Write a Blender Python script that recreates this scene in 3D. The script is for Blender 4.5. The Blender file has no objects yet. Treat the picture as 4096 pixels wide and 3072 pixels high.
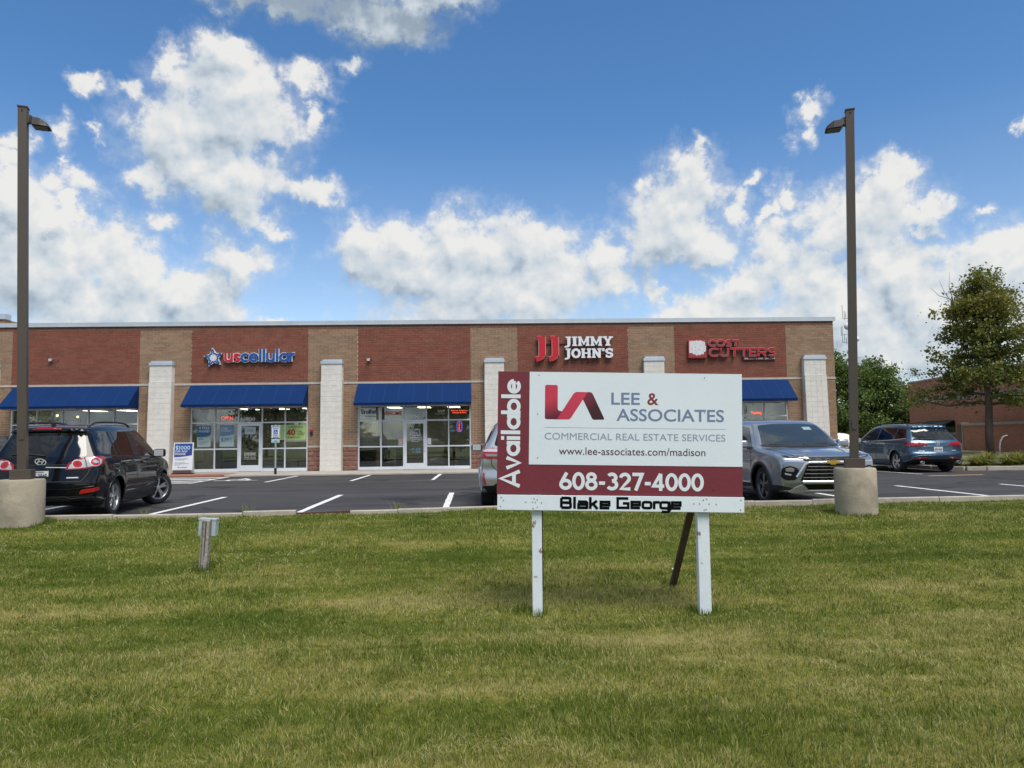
import bpy, bmesh, math, random
import numpy as np
from mathutils import Vector, Matrix
from mathutils.bvhtree import BVHTree
from mathutils.geometry import delaunay_2d_cdt

R = math.radians
PI = math.pi
SC = bpy.context.scene
COL = SC.collection
random.seed(7)
RNG = np.random.default_rng(7)

# ------------------------------------------------------------------ camera
YAW, PITCH, ROLL = R(1.7), R(4.25), R(0.72)
CAM = Vector((0, 0, 1.33))
fw = Vector((math.sin(YAW) * math.cos(PITCH), math.cos(YAW) * math.cos(PITCH), math.sin(PITCH)))
rt = Vector((math.cos(YAW), -math.sin(YAW), 0))
up = rt.cross(fw)
rt, up = math.cos(ROLL) * rt - math.sin(ROLL) * up, math.sin(ROLL) * rt + math.cos(ROLL) * up
cd = bpy.data.cameras.new('camera')
cd.sensor_width = 36
cd.sensor_fit = 'HORIZONTAL'
cd.lens = 36 * 2960 / 4096
cd.clip_start = 0.05
cd.clip_end = 6000
co = bpy.data.objects.new('camera', cd)
COL.objects.link(co)
mw = Matrix((rt, up, -fw)).transposed().to_4x4()
mw.translation = CAM
co.matrix_world = mw
SC.camera = co

# ------------------------------------------------------------------ light
SUN_AZ = R(152)     # clockwise from +Y: behind the camera, to the right
SUN_EL = R(60)
sd = bpy.data.lights.new('sun', 'SUN')
sd.energy = 2.3
sd.angle = R(34)
sd.color = (1.0, 0.95, 0.87)
so = bpy.data.objects.new('sun', sd)
COL.objects.link(so)
sdir = Vector((math.sin(SUN_AZ) * math.cos(SUN_EL), math.cos(SUN_AZ) * math.cos(SUN_EL), math.sin(SUN_EL)))
so.rotation_euler = sdir.to_track_quat('Z', 'Y').to_euler()
vs = SC.view_settings
vs.view_transform = 'Standard'
vs.look = 'None'
vs.exposure = 0.82
vs.gamma = 1.0
vs.use_curve_mapping = False
SC.cycles.max_bounces = 6
SC.cycles.diffuse_bounces = 2
SC.cycles.glossy_bounces = 3
SC.cycles.transparent_max_bounces = 12
SC.cycles.caustics_reflective = False
SC.cycles.caustics_refractive = False

# ------------------------------------------------------------------ sky with cumulus
BLOBS = [(-0.223, 0.560, 0.17, 0.034, 0.1), (-0.161, 0.532, 0.094, 0.027, 0.12), (-0.298, 0.535, 0.088, 0.019, 0.12), (-0.081, 0.556, 0.09, 0.022, 0.12), (-0.351, 0.468, 0.034, 0.024, 0), (-0.339, 0.427, 0.065, 0.039, 0), (-0.406, 0.452, 0.023, 0.023, 0.25), (-0.333, 0.396, 0.073, 0.045, 0), (-0.414, 0.369, 0.045, 0.039, 0), (-0.393, 0.346, 0.069, 0.034, 0), (-0.338, 0.331, 0.064, 0.033, 0), (-0.439, 0.324, 0.028, 0.026, 0.1), (-0.337, 0.303, 0.047, 0.022, 0.1), (-0.312, 0.283, 0.04, 0.02, 0.1), (-0.242, 0.323, 0.047, 0.021, 0.1), (-0.28, 0.266, 0.026, 0.014, 0.3), (-0.41, 0.274, 0.024, 0.02, 0.3), (-0.24, 0.456, 0.033, 0.022, 0.15), (-0.192, 0.476, 0.029, 0.013, 0.35), (-0.237, 0.417, 0.018, 0.021, 0.3), (-0.506, 0.411, 0.024, 0.012, 0.3), (-0.449, 0.409, 0.028, 0.014, 0.35), (-0.528, 0.353, 0.017, 0.023, 0.4), (-0.488, 0.36, 0.015, 0.013, 0.4), (-0.518, 0.324, 0.012, 0.018, 0.4), (-0.51, 0.303, 0.028, 0.023, 0.3), (-0.577, 0.331, 0.022, 0.014, 0.3), (-0.579, 0.311, 0.015, 0.015, 0.3), (-0.571, 0.275, 0.031, 0.032, 0), (-0.55, 0.246, 0.042, 0.036, 0), (-0.564, 0.2, 0.055, 0.056, -0.1), (-0.503, 0.215, 0.047, 0.042, -0.1), (-0.452, 0.201, 0.04, 0.036, -0.1), (-0.466, 0.164, 0.086, 0.033, -0.1), (-0.516, 0.271, 0.016, 0.013, 0.1), (-0.389, 0.184, 0.053, 0.028, 0), (-0.328, 0.228, 0.036, 0.03, 0.05), (-0.368, 0.162, 0.051, 0.026, 0), (-0.173, 0.254, 0.035, 0.03, -0.05), (-0.114, 0.259, 0.053, 0.03, -0.1), (-0.051, 0.266, 0.041, 0.033, -0.1), (-0.0, 0.254, 0.067, 0.039, -0.1), (-0.098, 0.226, 0.078, 0.039, -0.1), (-0.004, 0.211, 0.095, 0.061, -0.1), (-0.052, 0.174, 0.094, 0.04, 0), (-0.284, 0.153, 0.014, 0.005, 0), (0.051, 0.256, 0.06, 0.035, -0.1), (0.063, 0.207, 0.082, 0.052, -0.1), (0.164, 0.237, 0.028, 0.035, 0), (0.167, 0.204, 0.047, 0.027, 0), (0.219, 0.199, 0.018, 0.027, 0.2), (0.285, 0.374, 0.018, 0.017, 0.35), (0.275, 0.342, 0.036, 0.031, 0), (0.265, 0.302, 0.063, 0.049, 0), (0.257, 0.262, 0.072, 0.032, 0), (0.296, 0.242, 0.041, 0.026, 0), (0.21, 0.33, 0.015, 0.02, 0.4), (0.33, 0.297, 0.023, 0.031, 0.25), (0.428, 0.396, 0.022, 0.016, 0.2), (0.421, 0.368, 0.016, 0.029, 0.3), (0.396, 0.303, 0.022, 0.024, 0.35), (0.373, 0.286, 0.014, 0.025, 0.4), (0.36, 0.322, 0.017, 0.014, 0.4), (0.521, 0.304, 0.032, 0.021, 0), (0.495, 0.285, 0.056, 0.029, 0), (0.457, 0.271, 0.048, 0.033, 0), (0.472, 0.247, 0.068, 0.027, 0.1), (0.563, 0.263, 0.019, 0.021, 0.1), (0.541, 0.248, 0.032, 0.024, 0.1), (0.373, 0.229, 0.034, 0.037, 0.05), (0.338, 0.197, 0.046, 0.035, 0), (0.422, 0.196, 0.043, 0.034, -0.05), (0.506, 0.193, 0.055, 0.036, 0), (0.473, 0.149, 0.134, 0.042, -0.1), (0.308, 0.158, 0.076, 0.027, 0), (0.547, 0.142, 0.076, 0.043, -0.1), (0.619, 0.197, 0.035, 0.02, 0), (0.6, 0.174, 0.04, 0.031, -0.05), (0.64, 0.177, 0.032, 0.038, -0.1), (0.604, 0.124, 0.067, 0.052, -0.1), (0.613, 0.245, 0.019, 0.01, 0.35), (0.652, 0.341, 0.01, 0.009, 0.2), (0.509, 0.104, 0.148, 0.036, 0)]
world = bpy.data.worlds.new('World')
SC.world = world
world.use_nodes = True
wt = world.node_tree
wt.nodes.clear()
def wn(t, **k):
    n = wt.nodes.new(t)
    for a, b in k.items():
        setattr(n, a, b)
    return n
def wl(a, b):
    wt.links.new(a, b)
def wmath(op, a, b=None, c=None, clamp=False):
    n = wn('ShaderNodeMath', operation=op, use_clamp=clamp)
    for i, v in enumerate((a, b, c)):
        if v is None:
            continue
        if isinstance(v, (int, float)):
            n.inputs[i].default_value = v
        else:
            wl(v, n.inputs[i])
    return n.outputs[0]
def wvec(op, a, b=None, c=None):
    n = wn('ShaderNodeVectorMath', operation=op)
    for i, v in enumerate((a, b, c)):
        if v is None:
            continue
        if isinstance(v, (tuple, list)):
            n.inputs[i].default_value = v
        else:
            wl(v, n.inputs[i])
    return n
sky = wn('ShaderNodeTexSky')
sky.sky_type = 'NISHITA'
sky.sun_disc = False
sky.sun_elevation = SUN_EL
sky.sun_rotation = SUN_AZ
sky.altitude = 260
sky.air_density = 1.0
sky.dust_density = 0.15
sky.ozone_density = 3.0
tc = wn('ShaderNodeTexCoord')
dirn = tc.outputs['Generated']
def wnoise(vec, scale, detail, rough, lac=2.0):
    n = wn('ShaderNodeTexNoise')
    n.noise_dimensions = '3D'
    n.inputs['Scale'].default_value = scale
    n.inputs['Detail'].default_value = detail
    n.inputs['Roughness'].default_value = rough
    n.inputs['Lacunarity'].default_value = lac
    wl(vec, n.inputs['Vector'])
    return n
warpn = wnoise(dirn, 26, 7, 0.62)
warp = wvec('MULTIPLY_ADD', warpn.outputs['Color'], (0.075, 0.075, 0.075), (-0.0375, -0.0375, -0.0375)).outputs[0]
sep = wn('ShaderNodeSeparateXYZ')
wl(dirn, sep.inputs[0])
az = wmath('ARCTAN2', sep.outputs[0], sep.outputs[1])
el = wmath('ARCSINE', sep.outputs[2])
com = wn('ShaderNodeCombineXYZ')
wl(az, com.inputs[0])
wl(el, com.inputs[1])
ae = wvec('ADD', com.outputs[0], warp).outputs[0]
# flatten the third coordinate
ae = wvec('MULTIPLY', ae, (1, 1, 0)).outputs[0]
def cloud_mask(vec, wmax=9, op='SMOOTH_MIN'):
    mm = None
    for a, e, ra, re_, w in BLOBS:
        if w > wmax:
            continue
        ra, re_ = ra * 1.15, re_ * 1.15
        q = wvec('MULTIPLY_ADD', vec, (1 / ra, 1 / re_, 0), (-a / ra, -e / re_, 0))
        ln = wvec('LENGTH', q.outputs[0]).outputs['Value']
        if w:
            ln = wmath('ADD', ln, w)
        mm = ln if mm is None else wmath(op, mm, ln, 0.2)
    return mm
m = cloud_mask(ae)
m_up = cloud_mask(wvec('ADD', ae, (0.012, 0.030, 0)).outputs[0], 0.12)
# the rest of the sky, outside the picture: the same broken cumulus from noise
gen = wnoise(dirn, 3.2, 3, 0.5)
gm = wmath('MULTIPLY_ADD', gen.outputs['Fac'], -7.0, 4.35)
# how far a direction lies outside the framed part of the sky
oa = wmath('ABSOLUTE', az)
oa = wmath('SUBTRACT', oa, 0.66)
oe = wmath('SUBTRACT', el, 0.60)
ob = wmath('MULTIPLY_ADD', wmath('MAXIMUM', oa, oe), -9.0, 1.0)
ob = wmath('MAXIMUM', ob, 0.0)
gm = wmath('MULTIPLY_ADD', ob, 1.6, gm)
under = wmath('SUBTRACT', m, m_up)
m = wmath('MINIMUM', m, gm)
fb = wnoise(dirn, 17, 10, 0.60, 2.15)
sdv = tuple(0.014 * v for v in (0.35, -0.25, 0.9))
fbl = wnoise(dirn, 17, 3.5, 0.5, 2.15)
fb2 = wnoise(wvec('ADD', dirn, sdv).outputs[0], 17, 3.5, 0.5, 2.15)
dens = wmath('SUBTRACT', 1.15, m)
dens = wmath('MULTIPLY_ADD', wmath('SUBTRACT', fb.outputs['Fac'], 0.5), 2.3, dens)
alpha = wn('ShaderNodeMapRange', interpolation_type='SMOOTHERSTEP')
alpha.inputs['From Min'].default_value = 0.0
alpha.inputs['From Max'].default_value = 0.62
alpha.inputs['From Min'].default_value = -0.12
wl(dens, alpha.inputs['Value'])
veil = wn('ShaderNodeMapRange', interpolation_type='SMOOTHSTEP')
veil.inputs['From Min'].default_value = -0.38
veil.inputs['From Max'].default_value = 0.75
veil.inputs['To Max'].default_value = 0.6
wl(dens, veil.inputs['Value'])
alt = wmath('MAXIMUM', wmath('MULTIPLY', alpha.outputs[0], 0.97), veil.outputs[0])
# billow shading: thicker towards the sun = darker
lit = wmath('SUBTRACT', fbl.outputs['Fac'], fb2.outputs['Fac'])
lit = wmath('MULTIPLY_ADD', lit, 2.3, 0.72)
under = wmath('MINIMUM', wmath('MAXIMUM', under, -0.7), 0.9)
lit = wmath('MULTIPLY_ADD', under, -0.62, lit)
big = wnoise(dirn, 7, 2, 0.5)
lit = wmath('MULTIPLY_ADD', wmath('SUBTRACT', big.outputs['Fac'], 0.5), 0.6, lit)
lit = wmath('MULTIPLY_ADD', dens, -0.16, lit)
high = wmath('MULTIPLY', wmath('MAXIMUM', wmath('SUBTRACT', el, 0.48), 0.0), -12.0)
lit = wmath('MAXIMUM', wmath('ADD', lit, wmath('MAXIMUM', high, -0.6)), 0.0, clamp=True)
cc = wn('ShaderNodeValToRGB')
cc.color_ramp.elements[0].position = 0.0
cc.color_ramp.elements[0].color = (2.0, 2.5, 3.05, 1)
cc.color_ramp.elements[1].position = 1.0
cc.color_ramp.elements[1].color = (5.5, 5.45, 5.3, 1)
e2 = cc.color_ramp.elements.new(0.45)
e2.color = (3.75, 4.2, 4.6, 1)
wl(lit, cc.inputs[0])
mixc = wn('ShaderNodeMix', data_type='RGBA', clamp_factor=True)
wl(alt, mixc.inputs[0])
hs = wn('ShaderNodeHueSaturation')
hz_ = wn('ShaderNodeMapRange')
hz_.inputs['From Min'].default_value = 0.05
hz_.inputs['From Max'].default_value = 0.40
hz_.inputs['To Min'].default_value = 0.86
hz_.inputs['To Max'].default_value = 1.2
wl(el, hz_.inputs['Value'])
wl(hz_.outputs[0], hs.inputs['Saturation'])
hs.inputs['Value'].default_value = 1.0
wl(sky.outputs[0], hs.inputs['Color'])
wl(hs.outputs[0], mixc.inputs[6])
wl(cc.outputs[0], mixc.inputs[7])
bg = wn('ShaderNodeBackground')
bg.inputs['Strength'].default_value = 0.088
wl(mixc.outputs[2], bg.inputs['Color'])
wo = wn('ShaderNodeOutputWorld')
wl(bg.outputs[0], wo.inputs[0])
world.cycles.sampling_method = 'MANUAL'
world.cycles.sample_map_resolution = 512

# ------------------------------------------------------------------ helpers
MATS = {}
def nd(t, typ, **k):
    n = t.nodes.new(typ)
    for a, b in k.items():
        setattr(n, a, b)
    return n
def mat(name, col, rough=0.6, metal=0.0, var=None, bump=None, spec=0.5, coat=0.0, emit=None, coords='Object', tint=None, trans=0.0):
    """Principled material; var = (scale, amount[, stretch xyz]) brightness mottling; bump = (scale, strength); tint = (colour, scale, lo, hi) stains."""
    if name in MATS:
        return MATS[name]
    m = bpy.data.materials.new(name)
    m.use_nodes = True
    t = m.node_tree
    b = t.nodes['Principled BSDF']
    c4 = (*col, 1)
    b.inputs['Base Color'].default_value = c4
    b.inputs['Roughness'].default_value = rough
    b.inputs['Metallic'].default_value = metal
    b.inputs['Specular IOR Level'].default_value = spec
    if coat:
        b.inputs['Coat Weight'].default_value = coat
        b.inputs['Coat Roughness'].default_value = 0.03
    if emit:
        b.inputs['Emission Color'].default_value = (*emit[0], 1)
        b.inputs['Emission Strength'].default_value = emit[1]
    if var or bump or tint:
        tcn = nd(t, 'ShaderNodeTexCoord')
        src = tcn.outputs[coords] if coords != 'World' else nd(t, 'ShaderNodeNewGeometry').outputs['Position']
    out = None
    if var:
        mp = nd(t, 'ShaderNodeMapping')
        t.links.new(src, mp.inputs[0])
        if len(var) > 2:
            mp.inputs['Scale'].default_value = var[2]
        n = nd(t, 'ShaderNodeTexNoise')
        n.inputs['Scale'].default_value = var[0]
        n.inputs['Detail'].default_value = 6
        n.inputs['Roughness'].default_value = 0.65
        t.links.new(mp.outputs[0], n.inputs['Vector'])
        r = nd(t, 'ShaderNodeMapRange')
        r.inputs['From Min'].default_value = 0.3
        r.inputs['From Max'].default_value = 0.7
        r.inputs['To Min'].default_value = 1 - var[1]
        r.inputs['To Max'].default_value = 1 + var[1]
        t.links.new(n.outputs['Fac'], r.inputs['Value'])
        mx = nd(t, 'ShaderNodeMix', data_type='RGBA', blend_type='MULTIPLY')
        mx.inputs[0].default_value = 1
        mx.inputs[6].default_value = c4
        t.links.new(r.outputs[0], mx.inputs[7])
        out = mx.outputs[2]
    if tint:
        n = nd(t, 'ShaderNodeTexNoise')
        n.inputs['Scale'].default_value = tint[1]
        n.inputs['Detail'].default_value = 8
        n.inputs['Roughness'].default_value = 0.7
        t.links.new(src, n.inputs['Vector'])
        r = nd(t, 'ShaderNodeMapRange')
        r.inputs['From Min'].default_value = tint[2]
        r.inputs['From Max'].default_value = tint[3]
        t.links.new(n.outputs['Fac'], r.inputs['Value'])
        mx = nd(t, 'ShaderNodeMix', data_type='RGBA')
        t.links.new(r.outputs[0], mx.inputs[0])
        if out is None:
            mx.inputs[6].default_value = c4
        else:
            t.links.new(out, mx.inputs[6])
        mx.inputs[7].default_value = (*tint[0], 1)
        out = mx.outputs[2]
    if out is not None:
        t.links.new(out, b.inputs['Base Color'])
    if bump:
        n = nd(t, 'ShaderNodeTexNoise')
        n.inputs['Scale'].default_value = bump[0]
        n.inputs['Detail'].default_value = 5
        t.links.new(src, n.inputs['Vector'])
        bp = nd(t, 'ShaderNodeBump')
        bp.inputs['Strength'].default_value = bump[1]
        bp.inputs['Distance'].default_value = 0.02
        t.links.new(n.outputs['Fac'], bp.inputs['Height'])
        t.links.new(bp.outputs[0], b.inputs['Normal'])
    MATS[name] = m
    return m

def glass_mat(name, tint, gloss, rough=0.0):
    """Thin pane: part see-through, part mirror by viewing angle."""
    if name in MATS:
        return MATS[name]
    m = bpy.data.materials.new(name)
    m.use_nodes = True
    t = m.node_tree
    t.nodes.clear()
    tr = nd(t, 'ShaderNodeBsdfTransparent')
    tr.inputs[0].default_value = (*tint, 1)
    gl = nd(t, 'ShaderNodeBsdfGlossy')
    gl.inputs['Color'].default_value = (0.95, 0.97, 1, 1)
    gl.inputs['Roughness'].default_value = rough
    fr = nd(t, 'ShaderNodeFresnel')
    fr.inputs[0].default_value = 1.5
    mu = nd(t, 'ShaderNodeMath', operation='MULTIPLY', use_clamp=True)
    mu.inputs[1].default_value = gloss
    t.links.new(fr.outputs[0], mu.inputs[0])
    mx = nd(t, 'ShaderNodeMixShader')
    t.links.new(mu.outputs[0], mx.inputs[0])
    t.links.new(tr.outputs[0], mx.inputs[1])
    t.links.new(gl.outputs[0], mx.inputs[2])
    o = nd(t, 'ShaderNodeOutputMaterial')
    t.links.new(mx.outputs[0], o.inputs[0])
    MATS[name] = m
    return m

def tag(o, label=None, cat=None, group=None, kind=None):
    if label:
        o['label'] = label
    if cat:
        o['category'] = cat
    if group:
        o['group'] = group
    if kind:
        o['kind'] = kind
    return o
def thing(name, label, cat, loc=(0, 0, 0), rot=(0, 0, 0), group=None):
    o = bpy.data.objects.new(name, None)
    COL.objects.link(o)
    o.empty_display_size = 0.1
    o.location = loc
    o.rotation_euler = rot
    return tag(o, label, cat, group)
def link_mesh(name, me, parent=None, loc=None, rot=None):
    o = bpy.data.objects.new(name, me)
    COL.objects.link(o)
    if parent is not None:
        o.parent = parent
    if loc is not None:
        o.location = loc
    if rot is not None:
        o.rotation_euler = rot
    return o
def raw_mesh(name, V, F, m, smooth=False):
    """V (n,3) array, F (k,3) or (k,4) int array."""
    me = bpy.data.meshes.new(name)
    V = np.asarray(V, dtype=np.float32)
    F = np.asarray(F, dtype=np.int32)
    k = F.shape[1]
    me.vertices.add(len(V))
    me.vertices.foreach_set('co', V.ravel())
    me.loops.add(F.size)
    me.loops.foreach_set('vertex_index', F.ravel())
    me.polygons.add(len(F))
    me.polygons.foreach_set('loop_start', np.arange(0, F.size, k, dtype=np.int32))
    me.polygons.foreach_set('loop_total', np.full(len(F), k, dtype=np.int32))
    me.polygons.foreach_set('use_smooth', np.full(len(F), bool(smooth)))
    me.update(calc_edges=True)
    if m is not None:
        me.materials.append(m)
    return me

class MB:
    """Collects simple shapes; build() links them as ONE mesh object."""
    def __init__(s):
        s.v, s.f = [], []
    def add(s, V, F):
        o = len(s.v)
        s.v += [tuple(p) for p in V]
        s.f += [tuple(i + o for i in f) for f in F]
        return s
    def box(s, x0, x1, y0, y1, z0, z1):
        V = [(x, y, z) for z in (z0, z1) for y in (y0, y1) for x in (x0, x1)]
        F = [(0, 2, 3, 1), (4, 5, 7, 6), (0, 1, 5, 4), (2, 6, 7, 3), (0, 4, 6, 2), (1, 3, 7, 5)]
        return s.add(V, F)
    def hexa(s, V):
        F = [(0, 2, 3, 1), (4, 5, 7, 6), (0, 1, 5, 4), (2, 6, 7, 3), (0, 4, 6, 2), (1, 3, 7, 5)]
        return s.add(V, F)
    def prism(s, poly, axis, a, b):
        """poly of 2D points; axis 'x': poly=(y,z), 'y': poly=(x,z), 'z': poly=(x,y)."""
        n = len(poly)
        def P(p, t):
            return {'x': (t, p[0], p[1]), 'y': (p[0], t, p[1]), 'z': (p[0], p[1], t)}[axis]
        V = [P(p, a) for p in poly] + [P(p, b) for p in poly]
        F = [tuple(range(n))[::-1], tuple(range(n, 2 * n))] + [(i, (i + 1) % n, n + (i + 1) % n, n + i) for i in range(n)]
        return s.add(V, F)
    def tube(s, pts, r, n=8, r2=None, cap=True):
        pts = [Vector(p) for p in pts]
        k = len(pts)
        V, F = [], []
        prev = None
        for i, p in enumerate(pts):
            d = (pts[min(i + 1, k - 1)] - pts[max(i - 1, 0)]).normalized()
            if prev is None:
                a = d.orthogonal().normalized()
            else:
                a = (prev - d * prev.dot(d)).normalized()
            prev = a
            b = d.cross(a)
            rr = r if r2 is None else r + (r2 - r) * i / (k - 1)
            for j in range(n):
                t = 2 * PI * j / n
                V.append(p + (a * math.cos(t) + b * math.sin(t)) * rr)
        for i in range(k - 1):
            for j in range(n):
                F.append((i * n + j, i * n + (j + 1) % n, (i + 1) * n + (j + 1) % n, (i + 1) * n + j))
        if cap:
            F.append(tuple(range(n))[::-1])
            F.append(tuple(range((k - 1) * n, k * n)))
        return s.add(V, F)
    def lathe(s, prof, n=32, axis='z', c=(0, 0, 0)):
        V, F = [], []
        k = len(prof)
        for r_, h in prof:
            for j in range(n):
                t = 2 * PI * j / n
                a, b = r_ * math.cos(t), r_ * math.sin(t)
                V.append((c[0] + a, c[1] + b, c[2] + h) if axis == 'z' else (c[0] + a, c[1] + h, c[2] + b))
        for i in range(k - 1):
            for j in range(n):
                q = (i * n + j, i * n + (j + 1) % n, (i + 1) * n + (j + 1) % n, (i + 1) * n + j)
                F.append(q if axis == 'z' else q[::-1])
        return s.add(V, F)
    def build(s, name, m, parent=None, smooth=False, loc=None, rot=None, bevel=0.0, bseg=2):
        me = bpy.data.meshes.new(name)
        me.from_pydata(s.v, [], s.f)
        if m is not None:
            me.materials.append(m)
        if bevel:
            bm = bmesh.new()
            bm.from_mesh(me)
            bmesh.ops.recalc_face_normals(bm, faces=bm.faces)
            es = [e for e in bm.edges if len(e.link_faces) == 2 and e.calc_face_angle(0) > 0.6]
            bmesh.ops.bevel(bm, geom=es, offset=bevel, segments=bseg, profile=0.6, affect='EDGES', clamp_overlap=True)
            bm.to_mesh(me)
            bm.free()
        if smooth:
            for p in me.polygons:
                p.use_smooth = True
        me.update()
        return link_mesh(name, me, parent, loc, rot)

def smooth_by_angle(o, ang=40):
    me = o.data
    for p in me.polygons:
        p.use_smooth = True
    bm = bmesh.new()
    bm.from_mesh(me)
    for e in bm.edges:
        if len(e.link_faces) == 2 and e.calc_face_angle(0) > R(ang):
            e.smooth = False
    bm.to_mesh(me)
    bm.free()

def text_mesh(s, size=1.0, depth=0.002, bold=0.0, spacing=1.0, align='LEFT', xs=1.0, shear=0.0):
    c = bpy.data.curves.new('lettering', 'FONT')
    c.body = s
    c.size = size
    c.extrude = depth / 2
    c.offset = bold * size
    c.space_character = spacing
    c.align_x = align
    c.shear = shear
    c.resolution_u = 4
    o = bpy.data.objects.new('lettering', c)
    me = o.to_mesh().copy()
    o.to_mesh_clear()
    bpy.data.objects.remove(o)
    bpy.data.curves.remove(c)
    if xs != 1.0:
        me.transform(Matrix.Diagonal((xs, 1, 1, 1)))
    return me
# text stands in the XZ plane facing -Y
STAND = Matrix.Rotation(PI / 2, 4, 'X')
def text(name, s, loc, m, parent=None, width=None, height=None, depth=0.003, bold=0.0, spacing=1.0, align='LEFT', rot=None, stand=True):
    """Flat or raised lettering; height = cap height; width squeezes or stretches it to fit."""
    me = text_mesh(s, (height or 0.1) / 0.70, depth, bold, spacing, 'LEFT')
    n = len(me.vertices)
    co_ = np.empty(n * 3, dtype=np.float32)
    me.vertices.foreach_get('co', co_)
    co_ = co_.reshape(-1, 3)
    x0, x1 = co_[:, 0].min(), co_[:, 0].max()
    k = 1.0 if not width else width / (x1 - x0)
    co_[:, 0] = (co_[:, 0] - x0) * k
    w = (x1 - x0) * k
    if align == 'CENTER':
        co_[:, 0] -= w / 2
    elif align == 'RIGHT':
        co_[:, 0] -= w
    me.vertices.foreach_set('co', co_.ravel())
    if stand:
        me.transform(STAND)
    me.materials.append(m)
    me.update()
    me.name = name
    return link_mesh(name, me, parent, loc, rot)

# --- a small stroke alphabet for bold and display lettering
def arc(cx, cy, rx, ry, a0, a1, n=16, sq=2.0):
    P = []
    for i in range(n + 1):
        t = R(a0 + (a1 - a0) * i / n)
        c, s = math.cos(t), math.sin(t)
        P.append((cx + rx * math.copysign(abs(c) ** (2 / sq), c), cy + ry * math.copysign(abs(s) ** (2 / sq), s)))
    return P
def glyph(ch, sq=2.0):
    """(advance, [polylines]); cap height 1, x-height 0.70, strokes are centre lines with half width 0.09."""
    A = lambda *a, n=16: arc(*a, n=n, sq=sq)
    h = 0.09
    x = 0.70 - h
    if sq > 3:
        if ch == 'a': return 0.80, [[(0.08, 0.61), (0.60, 0.61), (0.69, 0.53), (0.69, 0.0)], [(0.69, 0.37), (0.12, 0.37), (0.12, 0.09), (0.69, 0.09)]]
        if ch == 'e': return 0.80, [[(0.70, 0.09), (0.12, 0.09), (0.12, 0.61), (0.68, 0.61), (0.68, 0.35), (0.12, 0.35)]]
        if ch == 'G': return 0.98, [[(0.86, 0.91), (0.12, 0.91), (0.12, 0.09), (0.86, 0.09), (0.86, 0.48), (0.48, 0.48)]]
    if ch == 'A': return 0.95, [[(0.09, 0), (0.475, 1.0), (0.86, 0)], [(0.24, 0.30), (0.71, 0.30)]]
    if ch == 'v': return 0.70, [[(0.08, 0.70), (0.35, 0.02), (0.62, 0.70)]]
    if ch == 'a': return 0.80, [A(0.40, 0.35, 0.30, 0.35 - h, 0, 360, n=32), [(0.70, 0.0), (0.70, 0.70)]]
    if ch == 'b': return 0.80, [A(0.42, 0.35, 0.30, 0.35 - h, 0, 360, n=32), [(0.10, 0.0), (0.10, 1.02)]]
    if ch == 'd': return 0.80, [A(0.40, 0.35, 0.30, 0.35 - h, 0, 360, n=32), [(0.70, 0.0), (0.70, 1.02)]]
    if ch == 'e': return 0.76, [[(0.10, 0.36), (0.66, 0.36)], A(0.38, 0.35, 0.29, 0.35 - h, 2, 322, n=28)]
    if ch == 'i': return 0.30, [[(0.15, 0), (0.15, 0.70)], [(0.15, 0.84), (0.15, 1.0)]]
    if ch == 'l': return 0.30, [[(0.15, 0), (0.15, 1.02)]]
    if ch == 'u': return 0.74, [[(0.11, 0.70), (0.11, 0.32)] + A(0.36, 0.33, 0.25, 0.24, 180, 360)[1:] , [(0.61, 0), (0.61, 0.70)]]
    if ch == 's': return 0.56, [A(0.28, 0.48, 0.17, 0.13, 35, 180, n=12) + [(0.13, 0.44)] + [(0.28, 0.36), (0.42, 0.28)] + A(0.28, 0.22, 0.17, 0.13, 0, -150, n=12)]
    if ch == 'c': return 0.66, [A(0.38, 0.35, 0.28, 0.26, 48, 312, n=24)]
    if ch == 'r': return 0.46, [[(0.11, 0), (0.11, 0.70)], [(0.11, 0.42)] + A(0.36, 0.38, 0.25, 0.23, 165, 75, n=8)]
    if ch == 'o': return 0.78, [A(0.39, 0.35, 0.29, 0.26, 0, 360, n=32)]
    if ch == 't': return 0.42, [[(0.18, 0.92), (0.18, 0.18)] + A(0.30, 0.18, 0.12, 0.10, 180, 280, n=6), [(0.02, 0.62), (0.38, 0.62)]]
    if ch == 'h': return 0.74, [[(0.11, 0), (0.11, 1.02)], [(0.11, 0.36)] + A(0.36, 0.37, 0.25, 0.24, 175, 0, n=12) + [(0.61, 0)]]
    if ch == 'k': return 0.70, [[(0.11, 0), (0.11, 1.02)], [(0.16, 0.33), (0.56, 0.70)], [(0.30, 0.44), (0.60, 0.0)]]
    if ch == 'g': return 0.80, [A(0.40, 0.35, 0.30, 0.26, 0, 360, n=32), [(0.70, 0.70), (0.70, -0.05)] + A(0.42, -0.05, 0.28, 0.18, 0, -140, n=10)]
    if ch == 'B': return 0.86, [[(0.12, h), (0.12, 1 - h)], [(0.12, 1 - h), (0.50, 1 - h)] + A(0.50, 0.715, 0.22, 0.195, 90, -90, n=12) + [(0.12, 0.52)], [(0.50, 0.52)] + A(0.50, 0.30, 0.25, 0.21, 90, -90, n=12) + [(0.12, h)]]
    if ch == 'G': return 0.96, [A(0.50, 0.5, 0.40, 0.41, 45, 355, n=28) + [(0.89, 0.47), (0.52, 0.47)]]
    if ch == 'C': return 0.90, [A(0.50, 0.5, 0.40, 0.41, 40, 320, n=26)]
    if ch == 'O': return 1.00, [A(0.50, 0.5, 0.40, 0.41, 0, 360, n=36)]
    if ch == 'S': return 0.78, [A(0.38, 0.71, 0.26, 0.20, 30, 180, n=12) + [(0.14, 0.64), (0.24, 0.53), (0.52, 0.47), (0.63, 0.36)] + A(0.37, 0.29, 0.26, 0.20, 0, -150, n=12)]
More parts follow.
